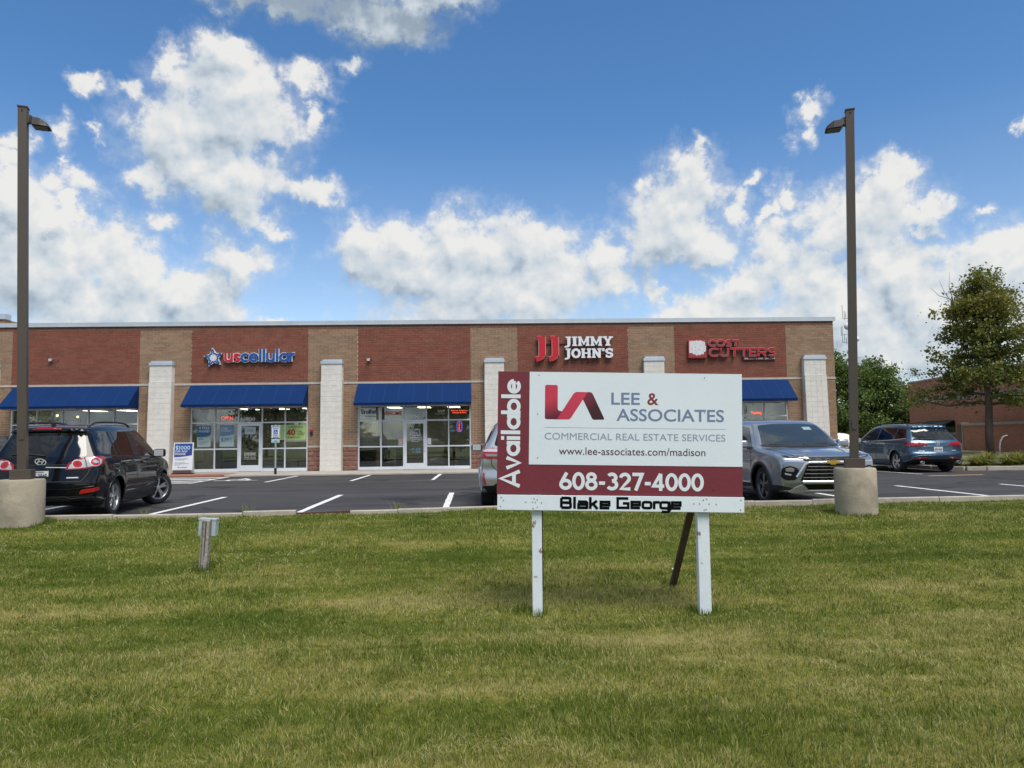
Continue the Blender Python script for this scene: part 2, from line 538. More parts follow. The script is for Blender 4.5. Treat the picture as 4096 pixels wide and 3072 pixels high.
    if ch == 'T': return 0.82, [[(0.02, 1 - h), (0.80, 1 - h)], [(0.41, 0), (0.41, 1 - h)]]
    if ch == 'U': return 0.90, [[(0.12, 1.0), (0.12, 0.40)] + A(0.44, 0.40, 0.32, 0.31, 180, 360, n=16) + [(0.76, 1.0)]]
    if ch == 'E': return 0.74, [[(0.70, 1 - h), (0.12, 1 - h), (0.12, h), (0.70, h)], [(0.12, 0.5), (0.62, 0.5)]]
    if ch == 'R': return 0.86, [[(0.12, 0), (0.12, 1 - h), (0.48, 1 - h)] + A(0.48, 0.68, 0.25, 0.23, 90, -90, n=12) + [(0.12, 0.45)], [(0.42, 0.45), (0.76, 0.0)]]
    if ch == 'J': return 0.62, [[(0.46, 1.0), (0.46, 0.28)] + A(0.25, 0.28, 0.21, 0.19, 0, -160, n=10)]
    if ch == 'N': return 0.92, [[(0.12, 0), (0.12, 1.0)], [(0.12, 0.94), (0.80, 0.06)], [(0.80, 0), (0.80, 1.0)]]
    if ch == 'M': return 1.06, [[(0.12, 0), (0.12, 1.0)], [(0.12, 0.94), (0.53, 0.25), (0.94, 0.94)], [(0.94, 0), (0.94, 1.0)]]
    if ch == 'P': return 0.80, [[(0.12, 0), (0.12, 1 - h), (0.46, 1 - h)] + A(0.46, 0.66, 0.25, 0.25, 90, -90, n=12) + [(0.12, 0.41)]]
    if ch == '0': return 0.78, [A(0.39, 0.5, 0.28, 0.41, 0, 360, n=36)]
    if ch == '6': return 0.78, [A(0.39, 0.31, 0.28, 0.22, 0, 360, n=28), [(0.125, 0.40), (0.46, 0.97)]]
    if ch == '8': return 0.78, [A(0.39, 0.73, 0.22, 0.18, 0, 360, n=24), A(0.39, 0.30, 0.27, 0.22, 0, 360, n=28)]
    if ch == '3': return 0.76, [A(0.35, 0.72, 0.23, 0.19, 150, -90, n=16), A(0.35, 0.31, 0.28, 0.22, 90, -150, n=18)]
    if ch == '2': return 0.76, [A(0.37, 0.68, 0.26, 0.23, 170, -35, n=14) + [(0.14, h), (0.70, h)]]
    if ch == '7': return 0.74, [[(0.06, 1 - h), (0.64, 1 - h), (0.26, 0.0)]]
    if ch == '4': return 0.80, [[(0.74, 0.27), (0.10, 0.27), (0.53, 0.96)], [(0.53, 0), (0.53, 0.96)]]
    if ch == '5': return 0.76, [[(0.62, 1 - h), (0.22, 1 - h), (0.16, 0.53)] + A(0.35, 0.32, 0.27, 0.23, 120, -150, n=16)]
    if ch == '9': return 0.78, [A(0.39, 0.69, 0.28, 0.22, 0, 360, n=28), [(0.655, 0.60), (0.32, 0.03)]]
    if ch == '1': return 0.46, [[(0.05, 0.82), (0.26, 0.95), (0.26, 0.0)]]
    if ch == '$': return 0.74, [glyph('S', sq)[1][0], [(0.38, -0.1), (0.38, 1.1)]]
    if ch == '-': return 0.50, [[(0.07, 0.40), (0.43, 0.40)]]
    if ch == "'": return 0.28, [[(0.16, 1.02), (0.11, 0.74)]]
    return 0.4, []
def stroke_geo(mb, poly, hw, depth, ox, oz, sx, sz, y0, hwz=None, shear=0.0):
    """Ribbon of half width hw along poly, mitred, standing in XZ, from y0 (front) to y0+depth."""
    P = [(ox + (p[0] + shear * p[1]) * sx, oz + p[1] * sz) for p in poly]
    closed = len(P) > 2 and abs(P[0][0] - P[-1][0]) + abs(P[0][1] - P[-1][1]) < 1e-6
    if closed:
        P = P[:-1]
    n = len(P)
    hwz = hwz or hw
    Lf, Rt = [], []
    for i in range(n):
        if closed:
            a, b = P[i - 1], P[(i + 1) % n]
        else:
            a, b = P[max(i - 1, 0)], P[min(i + 1, n - 1)]
        def nrm(p, q):
            dx, dz = q[0] - p[0], q[1] - p[1]
            l = math.hypot(dx, dz) or 1
            return (-dz / l, dx / l)
        if closed or 0 < i < n - 1:
            n1, n2 = nrm(a, P[i]), nrm(P[i], b)
            mx, mz = n1[0] + n2[0], n1[1] + n2[1]
            l2 = mx * mx + mz * mz
            k = min(2 / l2, 1.7) if l2 > 1e-6 else 1
            nx, nz = mx * k, mz * k
        else:
            nx, nz = nrm(a, b)
        Lf.append((P[i][0] + nx * hw, P[i][1] + nz * hwz))
        Rt.append((P[i][0] - nx * hw, P[i][1] - nz * hwz))
    V = [(x, y0, z) for x, z in Lf] + [(x, y0, z) for x, z in Rt] + [(x, y0 + depth, z) for x, z in Lf] + [(x, y0 + depth, z) for x, z in Rt]
    F = []
    rng = range(n) if closed else range(n - 1)
    for i in rng:
        j = (i + 1) % n
        F += [(i, j, n + j, n + i), (2 * n + i, 3 * n + i, 3 * n + j, 2 * n + j), (i, 2 * n + i, 2 * n + j, j), (n + i, n + j, 3 * n + j, 3 * n + i)]
    if not closed:
        F += [(0, n, 3 * n, 2 * n), (n - 1, 3 * n - 1, 4 * n - 1, 2 * n - 1)]
    mb.add(V, F)
def strokes(name, s, x, z, width, height, m, parent=None, depth=0.003, weight=0.09, sq=2.0, y=0.0, split=False, mats=None, track=0.0, shear=0.0, outline=None, loc=None, rot=None):
    """Bold lettering from the stroke alphabet, standing in XZ, lower left at (x, z); one mesh, or one child per letter."""
    tot = sum((glyph(c, sq)[0] + track) for c in s) - track
    sx = width / tot
    px = x
    mb = MB()
    outs = []
    for i, ch in enumerate(s):
        adv, polys = glyph(ch, sq)
        if split:
            mb = MB()
        for k, pl in enumerate(polys):
            stroke_geo(mb, pl, weight * (sx + height) / 2, depth, px, z, sx, height, y - 0.0004 * k, shear=shear)
        px += (adv + track) * sx
        if split and polys:
            outs.append(mb.build('letter', mats[i] if mats else m, parent, loc=loc, rot=rot))
    if not split:
        outs.append(mb.build(name, m, parent, loc=loc, rot=rot))
    return outs

# ------------------------------------------------------------------ ground, lawn, lot
def struct(o, name=None):
    o['kind'] = 'structure'
    return o
CURB = [(-40, 12.55), (-7.6, 12.80), (-4.25, 12.88), (-3.37, 12.96), (-2.45, 13.02), (-1.63, 13.06), (0.0, 13.34), (2.4, 13.50), (4.85, 13.62), (7.0, 13.68), (10.0, 13.86), (13.2, 13.98), (17, 14.1), (45, 14.9)]
CX_, CY_ = np.array([p[0] for p in CURB]), np.array([p[1] for p in CURB])
def curb_y(x):
    return np.interp(x, CX_, CY_)
def vnoise(x, y, s, seed=0):
    """smooth value noise for terrain and planting, numpy"""
    x, y = np.asarray(x, float) / s, np.asarray(y, float) / s
    xi, yi = np.floor(x).astype(int), np.floor(y).astype(int)
    fx, fy = x - xi, y - yi
    fx, fy = fx * fx * (3 - 2 * fx), fy * fy * (3 - 2 * fy)
    def h(a, b):
        n = (a * 374761393 + b * 668265263 + seed * 144665) & 0xffffffff
        n = ((n ^ (n >> 13)) * 1274126177) & 0xffffffff
        return ((n ^ (n >> 16)) & 0xffff) / 65535.0
    return (h(xi, yi) * (1 - fx) + h(xi + 1, yi) * fx) * (1 - fy) + (h(xi, yi + 1) * (1 - fx) + h(xi + 1, yi + 1) * fx) * fy
def lawn_z(x, y):
    z = np.interp(y, [-60, 0, 6.2, 7.5, 9.4, 11.4, 12.4, 15], [-0.45, -0.43, -0.43, -0.42, -0.24, -0.04, 0.02, 0.06])
    und = (vnoise(x, y, 1.1, 1) - 0.5) * 0.05 + (vnoise(x, y, 0.35, 2) - 0.5) * 0.015
    z = z + np.clip((y - 11.6) / 1.0, 0, 1) * np.where(np.asarray(x) < 1.5, 0.045, 0.0)
    return z + und
# ground sheet to the horizon
g = MB().add([(-3000, -3000, -0.75), (3000, -3000, -0.75), (3000, 3000, -0.75), (-3000, 3000, -0.75)], [(0, 1, 2, 3)]).build('ground', mat('ground_grass', (0.10, 0.12, 0.04), 0.9, var=(0.05, 0.3)))
struct(g)

def lawn_material(name, blades):
    """Mown lawn: dry straw and green patches with mowing bands, worked out from the place on the lawn."""
    m = bpy.data.materials.new(name)
    m.use_nodes = True
    t = m.node_tree
    b = t.nodes['Principled BSDF']
    L = t.links.new
    pos = nd(t, 'ShaderNodeNewGeometry').outputs['Position']
    def noise(scale, det, st=(1, 1, 1), ro=0.6):
        mp = nd(t, 'ShaderNodeMapping')
        mp.inputs['Scale'].default_value = st
        L(pos, mp.inputs[0])
        n = nd(t, 'ShaderNodeTexNoise')
        n.inputs['Scale'].default_value = scale
        n.inputs['Detail'].default_value = det
        n.inputs['Roughness'].default_value = ro
        L(mp.outputs[0], n.inputs['Vector'])
        return n.outputs['Fac']
    def mth(op, a, b_=None, c=None):
        n = nd(t, 'ShaderNodeMath', operation=op)
        for i, v in enumerate((a, b_, c)):
            if v is None: continue
            if isinstance(v, (int, float)): n.inputs[i].default_value = v
            else: L(v, n.inputs[i])
        return n.outputs[0]
    patch = noise(0.55, 4, (1, 1.6, 0))
    band = noise(0.9, 2, (0.12, 1.3, 0))
    fine = noise(9, 3, (1, 1, 0))
    sep = nd(t, 'ShaderNodeSeparateXYZ')
    L(pos, sep.inputs[0])
    dry = mth('MULTIPLY_ADD', patch, 1.8, -0.40)
    dry = mth('MULTIPLY_ADD', mth('SUBTRACT', band, 0.5), 1.6, dry)
    dry = mth('MULTIPLY_ADD', mth('SUBTRACT', fine, 0.5), 0.9, dry)
    # the bank next to the lot stays greener
    far = nd(t, 'ShaderNodeMapRange')
    far.inputs['From Min'].default_value = 8.6
    far.inputs['From Max'].default_value = 9.6
    far.inputs['To Max'].default_value = -0.22
    L(sep.outputs[1], far.inputs['Value'])
    dry = mth('ADD', dry, far.outputs[0])
    streak = noise(2.6, 3, (0.10, 1.0, 0), 0.7)
    dry = mth('MULTIPLY_ADD', mth('SUBTRACT', streak, 0.5), 1.1, dry)
    if blades:
        at = nd(t, 'ShaderNodeAttribute')
        at.attribute_name = 'tone'
        dry = mth('MULTIPLY_ADD', mth('SUBTRACT', at.outputs['Fac'], 0.5), 1.5, dry)
    cr = nd(t, 'ShaderNodeValToRGB')
    el = cr.color_ramp.elements
    el[0].position, el[0].color = 0.0, (0.100, 0.150, 0.020, 1)
    el[1].position, el[1].color = 1.0, (0.44, 0.40, 0.17, 1)
    e = el.new(0.38); e.color = (0.195, 0.235, 0.038, 1)
    e = el.new(0.68); e.color = (0.300, 0.305, 0.078, 1)
    L(dry, cr.inputs[0])
    if blades:
        L(cr.outputs[0], b.inputs['Base Color'])
        b.inputs['Roughness'].default_value = 0.55
        b.inputs['Specular IOR Level'].default_value = 0.25
        tl = nd(t, 'ShaderNodeBsdfTranslucent')
        L(cr.outputs[0], tl.inputs['Color'])
        mx = nd(t, 'ShaderNodeMixShader')
        mx.inputs[0].default_value = 0.35
        L(b.outputs[0], mx.inputs[1])
        L(tl.outputs[0], mx.inputs[2])
        L(mx.outputs[0], t.nodes['Material Output'].inputs[0])
    else:
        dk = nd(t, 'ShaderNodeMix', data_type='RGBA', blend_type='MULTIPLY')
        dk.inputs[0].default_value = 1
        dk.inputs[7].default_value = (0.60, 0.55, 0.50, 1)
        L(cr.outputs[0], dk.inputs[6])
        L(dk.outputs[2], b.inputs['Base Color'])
        b.inputs['Roughness'].default_value = 0.95
        b.inputs['Specular IOR Level'].default_value = 0.1
        bp = nd(t, 'ShaderNodeBump')
        bp.inputs['Strength'].default_value = 0.6
        bp.inputs['Distance'].default_value = 0.03
        L(noise(45, 3, (1, 1, 0)), bp.inputs['Height'])
        L(bp.outputs[0], b.inputs['Normal'])
    return m
# lawn sheet: rows follow the curb
NX, NY = 320, 150
xs = np.linspace(-40, 44, NX)
tt = np.concatenate([np.linspace(0, 0.45, 20, endpoint=False), np.linspace(0.45, 1, NY - 20)])
X, T = np.meshgrid(xs, tt)
Yg = -28 + (curb_y(X) + 0.03 + 28) * T
Z = lawn_z(X, Yg)
V = np.stack([X, Yg, Z], -1).reshape(-1, 3)
I = np.arange(NX * NY).reshape(NY, NX)
F = np.stack([I[:-1, :-1], I[:-1, 1:], I[1:, 1:], I[1:, :-1]], -1).reshape(-1, 4)
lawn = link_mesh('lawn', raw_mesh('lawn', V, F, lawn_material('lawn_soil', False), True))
struct(lawn)

# mown grass blades, one mass
def grass_blades():
    out_v, out_f, tone = [], [], []
    base = 0
    for (x0f, x1f, y0, y1, dens, hgt, wid) in ((-0.95, 0.95, 3.0, 5.0, 7500, 0.040, 0.0040), (-0.9, 0.9, 5.0, 7.2, 5000, 0.040, 0.005), (-0.9, 0.9, 7.2, 9.8, 3000, 0.040, 0.0066), (-0.88, 0.88, 9.8, 14.2, 1700, 0.040, 0.0085)):
        xa, xb = x0f * y1 - 0.6, x1f * y1 + 0.6
        n = int((xb - xa) * (y1 - y0) * dens)
        x = RNG.uniform(xa, xb, n)
        y = RNG.uniform(y0, y1, n)
        keep = (y < curb_y(x) - 0.01) & (np.abs(x) < 0.84 * y + 1.2)
        for bx, by, br in ((-7.62, 12.34, 0.34), (6.11, 12.34, 0.34)):
            keep &= (x - bx) ** 2 + (y - by) ** 2 > br * br
        x, y = x[keep], y[keep]
        n = len(x)
        clump = vnoise(x, y, 0.16, 5)
        tall = vnoise(x, y, 0.9, 8)
        h = hgt * RNG.uniform(0.55, 1.25, n) * (0.55 + 0.75 * clump) * (0.75 + 0.5 * tall)
        ang = RNG.uniform(0, 2 * PI, n)
        comb = vnoise(x, y, 0.25, 11) * 4 * PI
        lean = h * RNG.uniform(0.2, 1.2, n)
        tn = RNG.uniform(0, 1, n)
        # a few coarse dark blades, and dry clippings lying in wavy rows
        coarse = RNG.uniform(0, 1, n) < 0.03
        h = np.where(coarse, h * 1.6, h)
        tn = np.where(coarse, tn * 0.35, tn)
        row = np.abs(vnoise(x, y * 2.4, 1.5, 21) - 0.5) < 0.035
        clip = (RNG.uniform(0, 1, n) < 0.03) | (row & (RNG.uniform(0, 1, n) < 0.30))
        lean = np.where(clip, 0.07, lean)
        h = np.where(clip, 0.03, h)
        tn = np.where(clip, 1.25, tn)
        # untrimmed tufts round the posts and lamp bases
        for bx_, by_, r0, r1 in ((0.38, 7.47, 0.0, 0.16), (2.12, 7.43, 0.0, 0.16), (-3.58, 9.44, 0.0, 0.15), (-7.62, 12.34, 0.33, 0.50), (6.11, 12.34, 0.33, 0.50), (2.02, 8.5, 0, 0.12)):
            dd = np.hypot(x - bx_, y - by_)
            near = (dd < r1) & (dd > r0)
            h = np.where(near, h * (1.5 if r0 else 2.2), h)
            tn = np.where(near, tn * 0.5, tn)
        dx = np.cos(comb) * lean * 0.4 + np.cos(ang) * lean * 0.7
        dy = np.sin(comb) * lean * 0.4 + np.sin(ang) * lean * 0.7
        a2 = RNG.uniform(0, 2 * PI, n)
        w = wid * RNG.uniform(0.6, 1.3, n)
        wx, wy = np.cos(a2) * w / 2, np.sin(a2) * w / 2
        z = lawn_z(x, y) - 0.006
        p0 = np.stack([x - wx, y - wy, z], -1)
        p1 = np.stack([x + wx, y + wy, z], -1)
        p2 = np.stack([x + dx * 0.45 + wx * 0.8, y + dy * 0.45 + wy * 0.8, z + h * 0.68], -1)
        p3 = np.stack([x + dx * 0.45 - wx * 0.8, y + dy * 0.45 - wy * 0.8, z + h * 0.68], -1)
        p4 = np.stack([x + dx, y + dy, z + h], -1)
        Vv = np.stack([p0, p1, p2, p3, p4], 1).reshape(-1, 3)
        k = np.arange(n) * 5 + base
        Ff = np.concatenate([np.stack([k, k + 1, k + 2], -1), np.stack([k, k + 2, k + 3], -1), np.stack([k + 3, k + 2, k + 4], -1)])
        base += n * 5
        out_v.append(Vv)
        out_f.append(Ff)
        tone.append(np.repeat(tn, 5))
    V, F = np.concatenate(out_v), np.concatenate(out_f)
    me = raw_mesh('grass_blades', V, F, lawn_material('grass_blade', True))
    at = me.attributes.new('tone', 'FLOAT', 'POINT')
    at.data.foreach_set('value', np.concatenate(tone).astype(np.float32))
    o = link_mesh('grass_blades', me)
    tag(o, 'short mown grass, patchy green and straw, over the sloping lawn', 'grass', kind='stuff')
grass_blades()

# asphalt
def asphalt_material():
    m = bpy.data.materials.new('asphalt')
    m.use_nodes = True
    t = m.node_tree
    b = t.nodes['Principled BSDF']
    L = t.links.new
    pos = nd(t, 'ShaderNodeNewGeometry').outputs['Position']
    def noise(scale, det, st=(1, 1, 1), ro=0.6, dist=0.0):
        mp = nd(t, 'ShaderNodeMapping')
        mp.inputs['Scale'].default_value = st
        L(pos, mp.inputs[0])
        n = nd(t, 'ShaderNodeTexNoise')
        n.inputs['Scale'].default_value = scale
        n.inputs['Detail'].default_value = det
        n.inputs['Roughness'].default_value = ro
        n.inputs['Distortion'].default_value = dist
        L(mp.outputs[0], n.inputs['Vector'])
        return n.outputs['Fac']
    cr = nd(t, 'ShaderNodeValToRGB')
    el = cr.color_ramp.elements
    el[0].position, el[0].color = 0.30, (0.032, 0.030, 0.031, 1)
    el[1].position, el[1].color = 0.72, (0.068, 0.064, 0.064, 1)
    L(noise(0.5, 6, (0.35, 1.0, 1)), cr.inputs[0])
    # long scuffs and sealer streaks along the lane
    st = nd(t, 'ShaderNodeMapRange')
    st.inputs['From Min'].default_value = 0.56
    st.inputs['From Max'].default_value = 0.70
    st.inputs['To Max'].default_value = 0.5
    L(noise(2.2, 6, (0.10, 1.0, 1), 0.65, 0.6), st.inputs['Value'])
    mx = nd(t, 'ShaderNodeMix', data_type='RGBA')
    L(st.outputs[0], mx.inputs[0])
    L(cr.outputs[0], mx.inputs[6])
    mx.inputs[7].default_value = (0.13, 0.12, 0.118, 1)
    # dark crack-seal lines
    vr = nd(t, 'ShaderNodeTexVoronoi', feature='DISTANCE_TO_EDGE')
    mp = nd(t, 'ShaderNodeMapping')
    mp.inputs['Scale'].default_value = (0.16, 0.6, 0)
    wv = nd(t, 'ShaderNodeVectorMath', operation='MULTIPLY_ADD')
    wn_ = nd(t, 'ShaderNodeTexNoise')
    wn_.inputs['Scale'].default_value = 0.6
    wn_.inputs['Detail'].default_value = 4
    L(pos, wn_.inputs['Vector'])
    L(wn_.outputs['Color'], wv.inputs[0])
    wv.inputs[1].default_value = (2.5, 1.0, 0)
    L(pos, wv.inputs[2])
    L(wv.outputs[0], mp.inputs[0])
    L(mp.outputs[0], vr.inputs['Vector'])
    vr.inputs['Scale'].default_value = 1.0
    cs = nd(t, 'ShaderNodeMapRange')
    cs.inputs['From Min'].default_value = 0.004
    cs.inputs['From Max'].default_value = 0.04
    cs.inputs['To Min'].default_value = 0.8
    cs.inputs['To Max'].default_value = 0.0
    L(vr.outputs['Distance'], cs.inputs['Value'])
    mx2 = nd(t, 'ShaderNodeMix', data_type='RGBA')
    L(cs.outputs[0], mx2.inputs[0])
    L(mx.outputs[2], mx2.inputs[6])
    mx2.inputs[7].default_value = (0.014, 0.014, 0.016, 1)
    # stone speckle
    sp = nd(t, 'ShaderNodeMapRange')
    sp.inputs['From Min'].default_value = 0.35
    sp.inputs['From Max'].default_value = 0.65
    sp.inputs['To Min'].default_value = 0.75
    sp.inputs['To Max'].default_value = 1.3
    L(noise(120, 2), sp.inputs['Value'])
    mx3 = nd(t, 'ShaderNodeMix', data_type='RGBA', blend_type='MULTIPLY')
    mx3.inputs[0].default_value = 1
    L(mx2.outputs[2], mx3.inputs[6])
    L(sp.outputs[0], mx3.inputs[7])
    L(mx3.outputs[2], b.inputs['Base Color'])
    b.inputs['Roughness'].default_value = 0.72
    b.inputs['Specular IOR Level'].default_value = 0.35
    bp = nd(t, 'ShaderNodeBump')
    bp.inputs['Strength'].default_value = 0.35
    bp.inputs['Distance'].default_value = 0.01
    L(noise(160, 2), bp.inputs['Height'])
    L(bp.outputs[0], b.inputs['Normal'])
    return m
pl = [(x, y + 0.06) for x, y in CURB]
lot = MB().add([(x, y, 0) for x, y in pl] + [(x, 130, 0) for x, y in pl], [(i, i + 1, len(pl) + i + 1, len(pl) + i) for i in range(len(pl) - 1)]).build('parking_lot', asphalt_material())
struct(lot)

# painted stall lines: worn white and yellow paint, each its own marking
def paint_mat(name, col):
    return mat(name, col, 0.75, var=(30, 0.12), tint=((0.06, 0.06, 0.065), 9, 0.60, 0.72), coords='World')
WP = paint_mat('white_road_paint', (0.72, 0.72, 0.70))
YP = paint_mat('yellow_road_paint', (0.55, 0.36, 0.13))
def marking(poly, m, parent=lot):
    """wavy-edged painted strip between two points, 4 mm above the asphalt"""
    (x0, y0), (x1, y1), w = poly
    d = Vector((x1 - x0, y1 - y0, 0))
    n = Vector((-d.y, d.x, 0)).normalized()
    k = max(2, int(d.length / 0.35))
    V, F = [], []
    for i in range(k + 1):
        p = Vector((x0, y0, 0.004)) + d * (i / k)
        a, b_ = w / 2 + random.uniform(-0.008, 0.008), w / 2 + random.uniform(-0.008, 0.008)
        V += [p + n * a, p - n * b_]
    for i in range(k):
        F.append((2 * i, 2 * i + 1, 2 * i + 3, 2 * i + 2))
    return MB().add(V, F).build('stall_line', m, parent)
for xl, y0, y1 in ((-9.22, 14.2, 18.3), (-6.44, 13.9, 18.45), (-3.66, 14.1, 18.6), (-0.93, 14.2, 18.8), (1.84, 14.3, 18.8), (4.62, 14.3, 18.9), (7.5, 14.3, 18.9), (10.52, 14.6, 19.0), (13.3, 14.6, 19.05)):
    marking(((xl + 0.04, y0), (xl - 0.06, y1), 0.13), WP)
for xl in (-19.0, -16.2, -13.3, -7.5, -4.68, -1.95, 0.85, 3.65, 6.45, 9.25):
    marking(((xl, 25.0), (xl - 0.02, 29.2), 0.12), WP)
marking(((13.9, 26.6), (14.28, 24.25), 0.12), WP)
marking(((13.85, 23.2), (15.75, 23.4), 0.2), YP)
marking(((17.3, 22.6), (21.0, 22.9), 0.2), YP)
# hatched access aisle beside the accessible stall
for i in range(4):
    y = 25.2 + i * 1.15
    marking(((-13.2, y), (-10.05 - 0.05 * i, y + 0.02), 0.42), WP)
marking(((-9.92, 24.8), (-10.15, 29.15), 0.12), WP)
# accessible symbol on the stall, seen nearly edge-on
sym = MB()
hx, hy = -8.95, 26.3
sym.add([(hx - 0.75, hy - 0.06, 0.004), (hx - 0.25, hy - 0.06, 0.004), (hx - 0.25, hy + 0.1, 0.004), (hx - 0.75, hy + 0.1, 0.004)], [(0, 1, 2, 3)])
sym.add([(hx + 0.3, hy - 0.06, 0.004), (hx + 0.75, hy, 0.004), (hx + 0.75, hy + 0.12, 0.004), (hx + 0.3, hy + 0.1, 0.004)], [(0, 1, 2, 3)])
ring = [(hx + 0.42 * math.cos(t * PI / 12), hy + 0.35 + 0.55 * math.sin(t * PI / 12), 0.0045) for t in range(24)]
ring2 = [(hx + 0.28 * math.cos(t * PI / 12), hy + 0.35 + 0.40 * math.sin(t * PI / 12), 0.0045) for t in range(24)]
sym.add(ring + ring2, [(i, (i + 1) % 24, 24 + (i + 1) % 24, 24 + i) for i in range(24)])
sym.add([(hx - 0.1, hy + 0.5, 0.005), (hx + 0.08, hy + 0.5, 0.005), (hx + 0.08, hy + 1.4, 0.005), (hx - 0.1, hy + 1.4, 0.005)], [(0, 1, 2, 3)])
sym.build('wheelchair_symbol', WP, lot)

# kerb between the lawn and the lot: cast pieces, and one steel-faced gap
CONC = mat('kerb_concrete', (0.40, 0.36, 0.295), 0.9, var=(6, 0.22), bump=(60, 0.5), tint=((0.20, 0.18, 0.15), 3, 0.55, 0.75), coords='World')
kerb = bpy.data.objects.new('kerb', None)
COL.objects.link(kerb)
struct(kerb)
kx = [-40, -36, -32, -28, -24, -20, -17, -14, -11, -8.6, -6.4, -4.25, -3.37, -2.45, -1.63, 0.6, 2.9, 4.85, 5.95, 8.4, 11, 14, 17, 21, 25, 30, 36, 45]
for i in range(len(kx) - 1):
    x0, x1 = kx[i] + 0.006, kx[i + 1] - 0.006
    if abs(kx[i] + 3.37) < 0.01:
        continue
    jz, jy = random.uniform(-0.012, 0.012), random.uniform(-0.012, 0.012)
    if abs(kx[i] + 4.25) < 0.01:
        jz, jy = 0.015, 0.03
    sub = [x0] + [p for p in CX_ if x0 < p < x1] + [x1]
    prof = [(0.0, -0.35), (0.0, 0.125), (0.025, 0.14), (0.12, 0.135), (0.15, 0.11), (0.17, -0.01), (0.17, -0.35)]
    V, F = [], []
    for sx_ in sub:
        yb = float(curb_y(sx_)) + jy
        for (py, pz) in prof:
            V.append((sx_, yb + py, pz + (jz if pz > 0.05 else 0)))
    n = len(prof)
    for s in range(len(sub) - 1):
        for j in range(n):
            F.append((s * n + j, s * n + (j + 1) % n, (s + 1) * n + (j + 1) % n, (s + 1) * n + j))
    F.append(tuple(range(n)))
    F.append(tuple(range((len(sub) - 1) * n, len(sub) * n))[::-1])
    MB().add(V, F).build('kerb_stone', CONC, kerb)
st = MB()
st.hexa([(-3.36, 12.97, -0.3), (-2.46, 13.03, -0.3), (-3.36, 13.10, -0.3), (-2.46, 13.16, -0.3), (-3.36, 12.97, 0.105), (-2.46, 13.03, 0.125), (-3.36, 13.10, 0.105), (-2.46, 13.16, 0.125)])
tag(st.build('kerb_inlet_plate', mat('rusty_steel', (0.085, 0.038, 0.026), 0.8, var=(9, 0.35))), 'rusty brown steel plate filling the gap in the lawn kerb', 'kerb plate')

# walkway in front of the shops
WALK = mat('walk_concrete', (0.40, 0.36, 0.31), 0.9, var=(2, 0.15), bump=(50, 0.3), coords='World')
walk = bpy.data.objects.new('sidewalk', None)
COL.objects.link(walk)
struct(walk)
xw = -42.0
while xw < 15.2:
    x1 = min(xw + 3.05, 15.9)
    MB().box(xw + 0.006, x1 - 0.006, 29.35, 32.62, -0.3, 0.06 + random.uniform(-0.004, 0.004)).build('paving_slab', WALK, walk, bevel=0.02)
    xw = x1
MB().box(-13.6, -10.4, 29.30, 31.0, -0.3, 0.068).build('tactile_ramp_panel', mat('red_paver', (0.30, 0.13, 0.09), 0.9, var=(12, 0.25)), walk)

